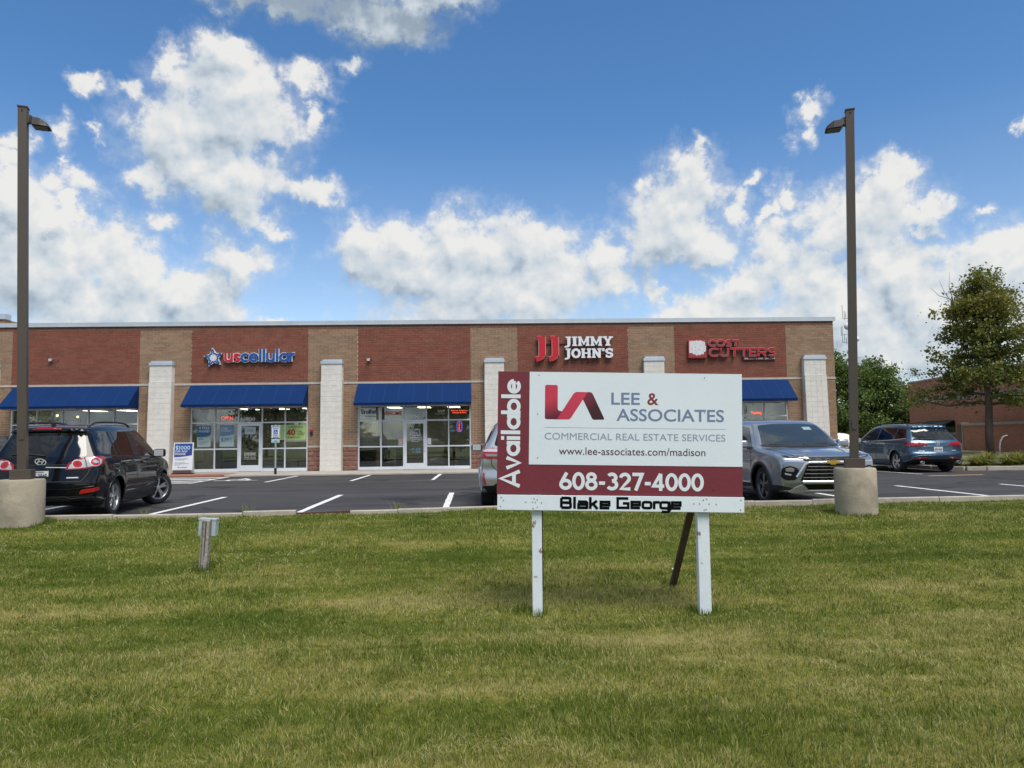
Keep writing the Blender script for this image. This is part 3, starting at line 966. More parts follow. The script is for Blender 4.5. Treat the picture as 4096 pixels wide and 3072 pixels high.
# ------------------------------------------------------------------ the shop building
FY = 32.4
BW, BH = 0.3048, 0.1016
Z0 = 1.15
def brick_mat(name, base, spread, pale, bump=0.3):
    """Brick colour picked per brick from its place in the running bond; a few pale lime-stained ones."""
    m = bpy.data.materials.new(name)
    m.use_nodes = True
    t = m.node_tree
    b = t.nodes['Principled BSDF']
    L = t.links.new
    pos = nd(t, 'ShaderNodeNewGeometry').outputs['Position']
    sep = nd(t, 'ShaderNodeSeparateXYZ')
    L(pos, sep.inputs[0])
    def mth(op, a, b_=None, c=None):
        n = nd(t, 'ShaderNodeMath', operation=op)
        for i, v in enumerate((a, b_, c)):
            if v is None: continue
            if isinstance(v, (int, float)): n.inputs[i].default_value = v
            else: L(v, n.inputs[i])
        return n.outputs[0]
    row = mth('FLOOR', mth('MULTIPLY_ADD', sep.outputs[2], 1 / BH, -Z0 / BH + 0.001))
    par = mth('MULTIPLY', mth('MODULO', mth('ADD', row, 100), 2.0), 0.5)
    colm = mth('FLOOR', mth('MULTIPLY_ADD', sep.outputs[0], 1 / BW, par))
    cmb = nd(t, 'ShaderNodeCombineXYZ')
    L(colm, cmb.inputs[0])
    L(row, cmb.inputs[1])
    wnz = nd(t, 'ShaderNodeTexWhiteNoise', noise_dimensions='2D')
    L(cmb.outputs[0], wnz.inputs['Vector'])
    nz = nd(t, 'ShaderNodeTexNoise')
    nz.inputs['Scale'].default_value = 1.3
    nz.inputs['Detail'].default_value = 5
    L(pos, nz.inputs['Vector'])
    gz = nd(t, 'ShaderNodeTexNoise')
    gz.inputs['Scale'].default_value = 55
    gz.inputs['Detail'].default_value = 3
    L(pos, gz.inputs['Vector'])
    k = mth('MULTIPLY_ADD', mth('SUBTRACT', wnz.outputs['Value'], 0.5), spread * 2, 1.0)
    k = mth('MULTIPLY_ADD', mth('SUBTRACT', nz.outputs['Fac'], 0.5), 0.35, k)
    k = mth('MULTIPLY_ADD', mth('SUBTRACT', gz.outputs['Fac'], 0.5), 0.35, k)
    mx = nd(t, 'ShaderNodeMix', data_type='RGBA', blend_type='MULTIPLY')
    mx.inputs[0].default_value = 1
    mx.inputs[6].default_value = (*base, 1)
    L(k, mx.inputs[7])
    st = nd(t, 'ShaderNodeMapRange')
    st.inputs['From Min'].default_value = 0.62
    st.inputs['From Max'].default_value = 0.80
    st.inputs['To Max'].default_value = 0.5
    nz2 = nd(t, 'ShaderNodeTexNoise')
    nz2.inputs['Scale'].default_value = 4
    nz2.inputs['Detail'].default_value = 6
    L(pos, nz2.inputs['Vector'])
    L(nz2.outputs['Fac'], st.inputs['Value'])
    mx2 = nd(t, 'ShaderNodeMix', data_type='RGBA')
    L(st.outputs[0], mx2.inputs[0])
    L(mx.outputs[2], mx2.inputs[6])
    mx2.inputs[7].default_value = (*pale, 1)
    L(mx2.outputs[2], b.inputs['Base Color'])
    b.inputs['Roughness'].default_value = 0.88
    b.inputs['Specular IOR Level'].default_value = 0.25
    bp = nd(t, 'ShaderNodeBump')
    bp.inputs['Strength'].default_value = bump
    bp.inputs['Distance'].default_value = 0.01
    L(gz.outputs['Fac'], bp.inputs['Height'])
    L(bp.outputs[0], b.inputs['Normal'])
    return m
TAN = brick_mat('tan_brick', (0.285, 0.185, 0.120), 0.14, (0.30, 0.22, 0.16))
RED = brick_mat('red_brick', (0.215, 0.078, 0.053), 0.12, (0.22, 0.11, 0.085))
FRZ = brick_mat('brown_brick', (0.215, 0.105, 0.070), 0.08, (0.25, 0.16, 0.12))
MORT_T = mat('pale_mortar', (0.60, 0.52, 0.42), 0.95, var=(5, 0.25), coords='World')
MORT_R = mat('red_mortar', (0.155, 0.075, 0.058), 0.95, tint=((0.50, 0.36, 0.29), 1.6, 0.42, 0.58), coords='World')
STONE = mat('cast_stone', (0.47, 0.435, 0.385), 0.85, var=(3, 0.10), coords='World', bump=(60, 0.2))
ALU = mat('clear_aluminium', (0.70, 0.74, 0.78), 0.45, 0.0, var=(2, 0.05))
COPM = mat('coping_metal', (0.50, 0.55, 0.60), 0.5, 0.25, var=(0.8, 0.10))
DARK = mat('dark_recess', (0.02, 0.02, 0.022), 0.8)

building = thing('shop_building', 'long single-storey brick shop row with tan piers and blue awnings', 'building', (0, FY, 0))
PIL = [(-22.05, -21.1), (-14.64, -13.68), (-7.31, -6.41), (-0.24, 0.62), (6.76, 7.66), (13.86, 14.84)]
SHOP = [(-20.62, -15.19), (-12.98, -7.93), (-5.77, -0.85), (1.21, 6.12), (8.19, 13.19)]
TANX = [(-30.0, -20.62), (-15.19, -12.98), (-7.93, -5.77), (-0.85, 1.21), (6.12, 8.19), (13.19, 15.36)]
STOP = 2.86
bricks = {'t': [], 'r': [], 'f': []}
def fill(x0, x1, z0, z1, key):
    r0 = int(round((z0 - Z0) / BH + 0.49))
    z = Z0 + r0 * BH
    if z - z0 > 0.03:
        r0 -= 1
    while True:
        z = Z0 + r0 * BH
        a, b_ = max(z + 0.005, z0 + 0.002), min(z + BH - 0.005, z1 - 0.002)
        if z > z1 - 0.02:
            break
        off = 0.5 * ((r0 + 100) % 2)
        c = math.floor(x0 / BW + off)
        while True:
            xa = (c - off) * BW
            if xa > x1 - 0.02:
                break
            pa, pb = max(xa + 0.005, x0 + 0.003), min(xa + BW - 0.005, x1 - 0.003)
            if pb - pa > 0.03 and b_ - a > 0.02:
                bricks[key].append((pa, pb, a, b_))
            c += 1
        r0 += 1
for x0, x1 in TANX:
    segs = [(x0, x1)]
    for p0, p1 in PIL:
        segs = [s for q in segs for s in ([(q[0], p0), (p1, q[1])] if q[0] < p0 and p1 < q[1] else [q])]
    for a, b_ in segs:
        fill(a, b_, 1.15, 3.82, 't')
        fill(a, b_, 3.91, 4.80, 't')
    fill(x0, x1, 4.80 + 0.007, 6.235, 't')
for x0, x1 in SHOP:
    fill(x0, x1, 3.91, 6.235, 'r')
    fill(x0, x1, STOP, 3.82, 'r')
fill(-30, 15.36, 6.235, 6.43, 'f')
def brick_mesh(lst, m, name):
    A = np.array(lst)
    n = len(A)
    y0, y1 = np.zeros(n), np.full(n, 0.05)
    y0 = y0 + RNG.uniform(-0.0015, 0.0015, n)
    V = np.stack([np.stack([A[:, i], y, A[:, j]], -1) for j in (2, 3) for y in (y0, y1) for i in (0, 1)], 1).reshape(-1, 3)
    k = (np.arange(n) * 8)[:, None, None]
    Fb = np.array([(0, 2, 3, 1), (4, 5, 7, 6), (0, 1, 5, 4), (0, 4, 6, 2), (1, 3, 7, 5)])[None]
    return link_mesh(name, raw_mesh(name, V, (Fb + k).reshape(-1, 4), m), building)
# bricks one can pick apart best: the tan fields over the piers are single bricks, the rest one mass
single = [b_ for b_ in bricks['t'] if b_[2] > 3.9 and (-15.2 < b_[0] < -12.9 or -8.0 < b_[0] < -5.75)]
single = sorted(single, key=lambda b_: -b_[2])[:300]
ss = set(single)
shared = {}
for pa, pb, a, b_ in single:
    key = (round(pb - pa, 3), round(b_ - a, 3))
    if key not in shared:
        w, h = key
        q = MB().box(-w / 2, w / 2, 0, 0.05, -h / 2, h / 2)
        me = bpy.data.meshes.new('brick')
        me.from_pydata(q.v, [], q.f)
        me.materials.append(TAN)
        shared[key] = me
    link_mesh('brick', shared[key], building, ((pa + pb) / 2, random.uniform(-0.0015, 0.0015), (a + b_) / 2))
for key, m, nm in (('t', TAN, 'tan_brickwork'), ('r', RED, 'red_brickwork'), ('f', FRZ, 'brown_brick_frieze')):
    o = brick_mesh([b_ for b_ in bricks[key] if b_ not in ss], m, nm)
    o['kind'] = 'stuff'
# mortar bed and structural wall behind the bricks
for i, (x0, x1) in enumerate(TANX):
    MB().box(x0 + 0.002, x1 - 0.002, 0.009, 0.30, 0.0, 6.40).build('wall', MORT_T, building)
for i, (x0, x1) in enumerate(SHOP):
    MB().box(x0 - 0.002, x1 + 0.002, 0.0092, 0.28, STOP, 6.40).build('wall', MORT_R, building)
MB().box(15.0, 15.352, 0.31, 18, 0, 6.40).build('side_wall', TAN, building)
MB().box(-30, 15.35, 0.30, 18, 5.9, 6.2).build('roof', mat('roof_membrane', (0.3, 0.3, 0.3), 0.9), building)
# stone bands
for x0, x1 in TANX:
    MB().box(x0, x1, -0.022, 0.02, 3.822, 3.908).build('stone_band', STONE, building)
    segs = [(x0, x1)]
    for p0, p1 in PIL:
        segs = [s for q in segs for s in ([(q[0], p0), (p1, q[1])] if q[0] < p0 and p1 < q[1] else [q])]
    for a, b_ in segs:
        MB().box(a, b_ - 0.0, -0.024, 0.02, 1.068, 1.148).build('stone_sill', STONE, building)
for x0, x1 in SHOP:
    MB().box(x0, x1, -0.022, 0.02, 3.822, 3.908).build('stone_band', STONE, building)
# split-face base blocks
SPL = mat('split_face_block', (0.235, 0.12, 0.09), 0.95, var=(7, 0.22), bump=(22, 1.0), coords='World')
MORT_B = mat('base_mortar', (0.27, 0.16, 0.125), 0.95)
def rough_block(w, h):
    n, k = 5, 4
    bm = bmesh.new()
    bmesh.ops.create_grid(bm, x_segments=n, y_segments=k, size=0.5)
    for v in bm.verts:
        x, y = v.co.x * w, v.co.y * h
        edge = abs(v.co.x) > 0.49 or abs(v.co.y) > 0.49
        v.co = (x, 0.0 if edge else random.uniform(-0.034, -0.012), y)
    es = [e for e in bm.edges if e.is_boundary]
    r_ = bmesh.ops.extrude_edge_only(bm, edges=es)
    for v in r_['geom']:
        if isinstance(v, bmesh.types.BMVert):
            v.co.y = 0.06
    bmesh.ops.recalc_face_normals(bm, faces=bm.faces)
    me = bpy.data.meshes.new('block')
    bm.to_mesh(me)
    bm.free()
    me.materials.append(SPL)
    return me
for x0, x1 in TANX:
    segs = [(max(x0, -22.6), x1)]
    for p0, p1 in PIL:
        segs = [s for q in segs for s in ([(q[0], p0), (p1, q[1])] if q[0] < p0 and p1 < q[1] else [q])]
    for a, b_ in segs:
        w = b_ - a
        if w < 0.1:
            continue
        MB().box(a + 0.001, b_ - 0.001, 0.004, 0.05, 0.05, 1.069).build('base_wall', MORT_B, building)
        for r_ in range(5):
            za = 0.06 + r_ * 0.2016
            cut = [a, a + w * (0.58 if r_ % 2 else 0.30), b_]
            for c in range(2):
                link_mesh('block', rough_block(cut[c + 1] - cut[c] - 0.01, 0.19), building, ((cut[c] + cut[c + 1]) / 2, 0, za + 0.1))
# piers faced with small square scored blocks
BLK = mat('buff_block', (0.66, 0.63, 0.575), 0.9, var=(4, 0.10), bump=(70, 0.35), coords='World')
BLKJ = mat('pier_joint', (0.80, 0.78, 0.74), 0.9)
bmesh_cache = {}
for pi, (p0, p1) in enumerate(PIL):
    w = p1 - p0
    cx = (p0 + p1) / 2
    core = MB()
    core.box(p0 + 0.012, p1 - 0.012, -0.258, 0.1, 3.955, 4.68)
    core.hexa([(p0 + 0.006, -0.412, 0.06), (p1 - 0.006, -0.412, 0.06), (p0 + 0.006, 0.1, 0.06), (p1 - 0.006, 0.1, 0.06), (p0 + 0.006, -0.302, 3.945), (p1 - 0.006, -0.302, 3.945), (p0 + 0.006, 0.1, 3.945), (p1 - 0.006, 0.1, 3.945)])
    pier = core.build('pier', BLKJ, building)
    cap = MB().box(p0 - 0.02, p1 + 0.02, -0.30, 0.0, 4.68, 4.80).box(p0 + 0.05, p1 - 0.01, -0.25, 0.0, 4.80, 4.875)
    cap.build('metal_cap', COPM, pier)
    cw = w / 4
    def blk(bw, bh):
        key = (round(bw, 3), round(bh, 3))
        if key not in bmesh_cache:
            q = MB().box(-bw / 2, bw / 2, -0.008, 0.03, -bh / 2, bh / 2)
            me = bpy.data.meshes.new('block')
            me.from_pydata(q.v, [], q.f)
            me.materials.append(BLK)
            bmesh_cache[key] = me
        return bmesh_cache[key]
    nrow = 17
    rh = (3.945 - 0.06) / nrow
    for r_ in range(nrow):
        zc = 0.06 + rh * (r_ + 0.5)
        yc = -0.412 + 0.11 * (zc - 0.06) / 3.885
        for c in range(4):
            link_mesh('block', blk(cw - 0.008, rh - 0.009), pier, (p0 + cw * (c + 0.5), yc, zc), (-0.0283, 0, 0))
    for r_ in range(3):
        for c in range(4):
            link_mesh('block', blk(cw - 0.012, 0.232), pier, (p0 + cw * (c + 0.5), -0.258, 4.08 + r_ * 0.2405))
    # plain side faces of the pier blocks
    for sx_, xx in ((-1, p0), (1, p1)):
        MB().hexa([(xx - 0.004, -0.405, 0.06), (xx + 0.004, -0.405, 0.06), (xx - 0.004, 0.0, 0.06), (xx + 0.004, 0.0, 0.06), (xx - 0.004, -0.30, 3.94), (xx + 0.004, -0.30, 3.94), (xx - 0.004, 0.0, 3.94), (xx + 0.004, 0.0, 3.94)]).build('side_facing', BLK, pier)
# coping along the roof edge, joint by joint
xc = -30.0
while xc < 15.3:
    x1 = min(xc + 3.05, 15.42)
    q = MB().box(xc + 0.003, x1 - 0.003, -0.05, 0.35, 6.425, 6.60)
    q.box(xc + 0.003, x1 - 0.003, -0.065, -0.05, 6.415, 6.44)
    q.build('coping_piece', COPM, building)
    MB().box(x1 - 0.04, x1 + 0.04, -0.054, 0.352, 6.43, 6.604).build('coping_joint', COPM, building)
    xc = x1
# taller wing at the far left, set back
wing = thing('neighbouring_wing', 'taller tan brick wing with metal coping at the far left roof edge', 'building', (0, FY + 1.6, 0))
MB().box(-40, -22.05, 0, 12, 0, 7.05).build('wall', TAN, wing)
MB().box(-40, -22.0, -0.06, 0.4, 7.05, 7.30).build('coping_piece', COPM, wing)
MB().box(-40, -22.03, -0.03, 0.02, 6.6, 6.85).build('stone_band', STONE, wing)

# --- storefronts
PANE = glass_mat('shop_glass', (0.55, 0.60, 0.58), 3.6)
DGL = glass_mat('door_glass', (0.5, 0.55, 0.54), 3.2)
ROOMW = mat('room_wall', (0.34, 0.33, 0.31), 0.9)
ROOMF = mat('room_floor', (0.16, 0.14, 0.12), 0.6)
TROF = mat('ceiling_light_panel', (0.9, 0.85, 0.75), 0.5, emit=((1.0, 0.88, 0.70), 5.5))
FRY0, FRY1 = 0.055, 0.165
def storefront(x0, x1, mull, tr1, tr2, door=None, zb=0.07):
    top = STOP
    f = MB()
    mw_ = 0.05
    f.box(x0 + 0.004, x0 + 0.06, FRY0, FRY1, zb, top)
    f.box(x1 - 0.06, x1 - 0.004, FRY0, FRY1, zb, top)
    f.box(x0 + 0.06, x1 - 0.06, FRY0, FRY1, top - 0.05, top - 0.002)
    xs_ = [x0 + 0.06] + list(mull) + [x1 - 0.06]
    for mx_ in mull:
        f.box(mx_ - mw_ / 2, mx_ + mw_ / 2, FRY0 + 0.001, FRY1 - 0.001, zb, top - 0.05)
    cells = []
    for i in range(len(xs_) - 1):
        a = xs_[i] + (mw_ / 2 if i else 0)
        b_ = xs_[i + 1] - (mw_ / 2 if i < len(xs_) - 2 else 0)
        isd = door is not None and i == door
        f.box(a, b_, FRY0 + 0.003, FRY1 - 0.003, tr1 - 0.028, tr1 + 0.028)
        cells.append((a, b_, tr1 + 0.028, top - 0.05))
        if not isd:
            f.box(a, b_, FRY0 + 0.003, FRY1 - 0.003, tr2 - 0.028, tr2 + 0.028)
            f.box(a, b_, FRY0 + 0.003, FRY1 - 0.003, zb, zb + 0.13)
            cells.append((a, b_, tr2 + 0.028, tr1 - 0.028))
            cells.append((a, b_, zb + 0.13, tr2 - 0.028))
    fr = f.build('storefront', ALU, building)
    for a, b_, c, d in cells:
        k = random.uniform(-0.0035, 0.0035)
        k2 = random.uniform(-0.0035, 0.0035)
        yb = 0.11
        MB().hexa([(a, yb + k, c), (b_, yb - k, c), (a, yb + 0.006 + k, c), (b_, yb + 0.006 - k, c), (a, yb + k + k2, d), (b_, yb - k + k2, d), (a, yb + 0.006 + k + k2, d), (b_, yb + 0.006 - k + k2, d)]).build('pane', PANE, fr)
    if door is not None:
        a = xs_[door] + mw_ / 2 + 0.006
        b_ = xs_[door + 1] - mw_ / 2 - 0.006
        dm = MB()
        dt = tr1 - 0.034
        dm.box(a, a + 0.10, 0.06, 0.11, zb + 0.01, dt)
        dm.box(b_ - 0.10, b_, 0.06, 0.11, zb + 0.01, dt)
        dm.box(a + 0.10, b_ - 0.10, 0.061, 0.109, dt - 0.11, dt)
        dm.box(a + 0.10, b_ - 0.10, 0.061, 0.109, zb + 0.01, zb + 0.27)
        d_ = dm.build('door', ALU, building)
        MB().box(a + 0.10, b_ - 0.10, 0.082, 0.088, zb + 0.27, dt - 0.11).build('pane', DGL, d_)
        hb = MB().tube([(b_ - 0.05, 0.06, 0.86), (b_ - 0.05, 0.005, 0.88), (b_ - 0.05, 0.005, 1.14), (b_ - 0.05, 0.06, 1.16)], 0.013)
        hb.build('handle', ALU, d_)
        MB().box(a + 0.10, b_ - 0.10, 0.115, 0.14, 1.0, 1.035).build('push_bar', ALU, d_)
    # the room behind
    ry0, ry1 = 0.2, 7.5
    rm = MB()
    rm.add([(x0, ry0, 0.05), (x1, ry0, 0.05), (x1, ry1, 0.05), (x0, ry1, 0.05)], [(0, 1, 2, 3)])
    rm.build('shop_floor', ROOMF, building)
    rw = MB()
    rw.box(x0 - 0.1, x0 + 0.0, 0.28, ry1, 0.02, 3.1)
    rw.box(x1 - 0.0, x1 + 0.1, 0.28, ry1, 0.02, 3.1)
    rw.box(x0 - 0.1, x1 + 0.1, ry1, ry1 + 0.1, 0.02, 3.1)
    rw.box(x0, x1, 0.29, ry1, 2.98, 3.08)
    rw.build('shop_room', ROOMW, building)
    for i in range(3):
        for j in range(2):
            px = x0 + (x1 - x0) * (0.2 + 0.3 * i)
            py = 1.6 + j * 2.6
            MB().box(px - 0.3, px + 0.3, py, py + 1.2, 2.955, 2.979).build('ceiling_light', TROF, building)
    return fr
storefront(*SHOP[0], [-19.53, -18.45, -17.36, -16.27], 2.18, 1.07, door=None)
storefront(*SHOP[1], [-11.94, -10.93, -9.91, -8.92], 2.18, 1.05, door=2)
storefront(*SHOP[2], [-4.77, -3.79, -2.80, -1.83], 2.20, 1.07, door=2)
storefront(*SHOP[3], [2.20, 3.18, 4.17, 5.15], 2.20, 1.07, door=2)
storefront(*SHOP[4], [9.2, 10.2, 11.2, 12.15], 2.22, 1.07, door=2)

# --- awnings
AWN = mat('blue_awning_canvas', (0.0045, 0.027, 0.108), 0.8, spec=0.12, var=(1.2, 0.10), coords='World', bump=(180, 0.15))
AWS = mat('awning_seam_canvas', (0.012, 0.044, 0.15), 0.8, spec=0.12)
def awning(x0, x1):
    P, zt, zb, zv = -1.02, 3.805, 2.93, 2.83
    a = MB()
    a.add([(x0, -0.026, zt), (x1, -0.026, zt), (x0, P, zb), (x1, P, zb), (x0, P, zv), (x1, P, zv), (x0, -0.026, zv), (x1, -0.026, zv)],
          [(0, 2, 3, 1), (2, 4, 5, 3), (0, 6, 4, 2), (1, 3, 5, 7)])
    o = a.build('awning', AWN, building)
    n = 8
    s = MB()
    for i in range(1, n):
        x = x0 + (x1 - x0) * i / n
        s = MB()
        s.add([(x - 0.012, -0.03, zt + 0.004), (x + 0.012, -0.03, zt + 0.004), (x - 0.012, P - 0.003, zb + 0.003), (x + 0.012, P - 0.003, zb + 0.003)], [(0, 2, 3, 1)])
        s.build('seam', AWS, o)
    v = MB().box(x0 - 0.004, x1 + 0.004, P - 0.012, P - 0.002, zb - 0.03, zb + 0.008)
    v.build('front_rail_hem', AWN, o)
    fr = MB()
    for x in (x0 + 0.02, (x0 + x1) / 2, x1 - 0.02):
        fr.tube([(x, -0.05, zv + 0.03), (x, P + 0.03, zv + 0.03)], 0.014, 6)
    fr.tube([(x0 + 0.02, P + 0.03, zv + 0.03), (x1 - 0.02, P + 0.03, zv + 0.03)], 0.014, 6)
    fr.build('awning_frame', ALU, o)
for i, (x0, x1) in enumerate(SHOP):
    awning(x0 + (0.0 if i else 0.12), x1 + 0.02)

# ------------------------------------------------------------------ signs on the building
def V3(*a):
    return a
WHT = mat('white_sign_face', (0.74, 0.76, 0.78), 0.5)
REDF = mat('red_sign_face', (0.52, 0.012, 0.022), 0.4)
BLUF = mat('blue_sign_face', (0.010, 0.075, 0.30), 0.4)
RETW = mat('white_sign_return', (0.62, 0.64, 0.66), 0.5)
BLK_ = mat('black_satin', (0.012, 0.012, 0.013), 0.45)

# star-and-name sign
us = thing('shop_sign', 'white-backed star logo and blue and red uscellular letters on brick wall', 'sign', (0, FY - 0.14, 0))
sb = MB()
def star_pts(cx, cz, r0, r1, k=5, rot=90):
    return [(cx + (r0 if i % 2 == 0 else r1) * math.cos(R(rot + i * 180 / k)), cz + (r0 if i % 2 == 0 else r1) * math.sin(R(rot + i * 180 / k))) for i in range(2 * k)]
scx, scz = -11.98, 5.01
sb.prism(star_pts(scx, scz, 0.43, 0.225, 5, 98), 'y', 0.0, 0.13)
sb.build('star_backing', RETW, us)
for i in range(5):
    a = R(98 + 72 * i)
    b0 = R(98 + 72 * i + 36)
    q = MB()
    for sgn in (-1, 1):
        tip = (scx + 0.37 * math.cos(a), scz + 0.37 * math.sin(a))
        mid = (scx + 0.10 * math.cos(a), scz + 0.10 * math.sin(a))
        ofs = (math.cos(a + sgn * PI / 2) * 0.045, math.sin(a + sgn * PI / 2) * 0.045)
        end = (scx + 0.20 * math.cos(a + sgn * R(36)), scz + 0.20 * math.sin(a + sgn * R(36)))
        stroke_geo(q, [(tip[0] + ofs[0] * 0.5, tip[1] + ofs[1] * 0.5), (scx + 0.17 * math.cos(a) + ofs[0], scz + 0.17 * math.sin(a) + ofs[1]), end], 0.026, 0.014, 0, 0, 1, 1, -0.012)
    q.build('star_arm', BLUF, us)
# letter backers then letters
us_mats = [REDF, REDF] + [BLUF] * 8
gl = 'uscellular'
tot = sum(glyph(c)[0] for c in gl)
sx_ = 3.05 / tot
px = -11.52
for i, ch in enumerate(gl):
    adv, polys = glyph(ch)
    q, q2 = MB(), MB()
    for k, plg in enumerate(polys):
        stroke_geo(q2, plg, 0.074, 0.12, px, 4.80, sx_, 0.56, 0.002 + 0.0004 * k)
        stroke_geo(q, plg, 0.050, 0.016, px, 4.80, sx_, 0.56, -0.016 - 0.0004 * k)
    lt = q.build('letter', us_mats[i], us)
    q2.build('letter_backer', RETW, lt)
    px += adv * sx_

# JJ sign: slab letters
jj = thing('shop_sign', 'red double J and white slab-letter JIMMY JOHN\'S sign on brick wall', 'sign', (0, FY - 0.2, 0))
def slab(ch):
    """thick slab-serif outlines as strokes: list of (polyline, weight)"""
    t, s = 0.125, 0.075
    H = lambda x0, x1, z: ([(x0, z), (x1, z)], s)
    if ch == 'J': return 0.66, [([(0.42, 0.96), (0.42, 0.14)] , t), ([(0.42, 0.16)] + arc(0.27, 0.13, 0.15, 0.17, 0, -120, 8), 0.10), H(0.16, 0.62, 0.925), ([(0.06, -0.06), (0.20, -0.09)], 0.085)]
    if ch == 'I': return 0.50, [([(0.25, 0), (0.25, 1)], t), H(0.04, 0.46, 0.925), H(0.04, 0.46, 0.075)]
    if ch == 'M': return 1.06, [([(0.20, 0), (0.20, 1)], 0.105), ([(0.22, 0.93), (0.53, 0.22), (0.84, 0.93)], 0.095), ([(0.86, 0), (0.86, 1)], 0.105), H(0.02, 0.34, 0.925), H(0.72, 1.04, 0.925), H(0.04, 0.38, 0.075), H(0.68, 1.02, 0.075)]
    if ch == 'Y': return 0.92, [([(0.20, 0.93), (0.46, 0.45), (0.72, 0.93)], 0.105), ([(0.46, 0), (0.46, 0.5)], t), H(0.02, 0.38, 0.925), H(0.56, 0.90, 0.925), H(0.24, 0.68, 0.075)]
    if ch == 'O': return 0.90, [(arc(0.45, 0.5, 0.32, 0.40, 0, 360, 32), 0.115)]
    if ch == 'H': return 0.98, [([(0.22, 0), (0.22, 1)], t), ([(0.76, 0), (0.76, 1)], t), H(0.22, 0.76, 0.5), H(0.03, 0.41, 0.925), H(0.03, 0.41, 0.075), H(0.57, 0.95, 0.925), H(0.57, 0.95, 0.075)]
    if ch == 'N': return 0.98, [([(0.22, 0), (0.22, 1)], 0.10), ([(0.22, 0.93), (0.76, 0.07)], t), ([(0.76, 0), (0.76, 1)], 0.10), H(0.03, 0.34, 0.925), H(0.04, 0.40, 0.075), H(0.58, 0.95, 0.925)]
    if ch == 'S': return 0.78, [(glyph('S')[1][0], 0.105), ([(0.66, 0.66), (0.66, 0.96)], 0.06), ([(0.12, 0.04), (0.12, 0.34)], 0.06)]
    if ch == "'": return 0.30, [([(0.15, 1.0), (0.12, 0.70)], 0.10)]
    return 0.4, []
def slab_line(s, x, z, width, height, m, parent, depth, face_y):
    tot = sum(slab(c)[0] for c in s)
    sx = width / tot
    for ch in s:
        adv, pls = slab(ch)
        q = MB()
        for k, (plg, w) in enumerate(pls):
            stroke_geo(q, plg, w * sx * 1.05, depth, x, z, sx, height, face_y - 0.0005 * k, hwz=w * height)
        q.build('letter', m, parent)
        x += adv * sx
slab_line('JIMMY', 3.26, 5.37, 2.18, 0.42, WHT, jj, 0.12, 0)
slab_line("JOHN'S", 3.26, 4.84, 2.18, 0.42, WHT, jj, 0.12, 0)
for x0 in (1.98, 2.56):
    q, qo = MB(), MB()
    pl_ = [(0.30, 0.96), (0.30, 0.14)] + arc(0.16, 0.16, 0.14, 0.10, 0, -150, 8)
    for mb_, w, yy, dp in ((q, 0.145, -0.004, 0.13), (qo, 0.158, 0.004, 0.12)):
        for k, (plg, ww) in enumerate((([(0.32, 0.99), (0.32, 0.10)], w), ([(0.32, 0.12), (0.29, 0.03), (0.20, -0.03), (0.04, -0.07)], w * 0.72), ([(0.10, 0.935), (0.32, 0.935)], w * 0.55))):
            stroke_geo(mb_, plg, ww, dp, x0, 4.87, 1.0, 0.93, yy - 0.0005 * k)
    big = q.build('letter', REDF, jj)
    qo.build('pale_edge', RETW, big)
MB().box(2.2, 5.3, 0.13, 0.195, 5.50, 5.60).build('raceway', mat('raceway_brown', (0.22, 0.05, 0.04), 0.6), jj)
MB().box(3.4, 5.3, 0.13, 0.195, 4.98, 5.06).build('raceway', MATS['raceway_brown'], jj)

# salon sign
cc_ = thing('shop_sign', 'COST CUTTERS dark red neon-edged letters with worn square logo box', 'sign', (0, FY - 0.16, 0))
cb = MB().box(8.76, 9.58, 0, 0.155, 4.77, 5.60)
cb.build('logo_box', mat('weathered_logo_box', (0.30, 0.035, 0.035), 0.6, var=(5, 0.3)), cc_, bevel=0.05)
fp = arc(9.20, 5.24, 0.35, 0.33, 0, 360, 40)[:-1]
fp = [(x + 0.03 * math.sin(i * 1.7), z + 0.03 * math.cos(i * 2.3)) for i, (x, z) in enumerate(fp)]
MB().prism(fp, 'y', -0.006, 0.0).build('peeled_white_patch', mat('peeled_face', (0.66, 0.66, 0.68), 0.7, tint=((0.25, 0.10, 0.10), 14, 0.56, 0.66)), cc_)
MB().prism([(8.80, 5.02), (8.82, 5.54), (9.30, 5.56), (9.52, 5.5), (9.5, 5.1), (9.1, 5.0)], 'y', -0.004, 0.001).build('peeled_white_patch', MATS['peeled_face'], cc_)
CRED = mat('dark_red_neon_letter', (0.42, 0.012, 0.018), 0.35)
CEDG = mat('silver_letter_edge', (0.50, 0.50, 0.51), 0.3, 0.5)
for s, x, z, wd, hg in (('COST', 9.66, 5.30, 1.38, 0.29), ('CUTTERS', 9.66, 4.84, 3.02, 0.39)):
    tot = sum(glyph(c, 2.6)[0] for c in s)
    sx = wd / tot
    for ch in s:
        adv, polys = glyph(ch, 2.6)
        q, q2 = MB(), MB()
        for k, plg in enumerate(polys):
            stroke_geo(q2, plg, 0.045, 0.10, x, z, sx, hg, 0.012 - 0.0004 * k, shear=0.06)
            stroke_geo(q, plg, 0.034, 0.02, x, z, sx, hg, -0.006 - 0.0004 * k, shear=0.06)
        lt = q.build('letter', CRED, cc_)
        q2.build('silver_edge', CEDG, lt)
        x += adv * sx
MB().box(11.24, 12.68, 0.08, 0.155, 4.70, 4.80).build('tagline_panel', mat('tagline_brown', (0.20, 0.055, 0.045), 0.6), cc_)
text('lettering', 'FAMILY HAIR SALON', (11.30, 0.077, 4.722), WHT, cc_, width=1.34, height=0.06, depth=0.004, bold=0.0)

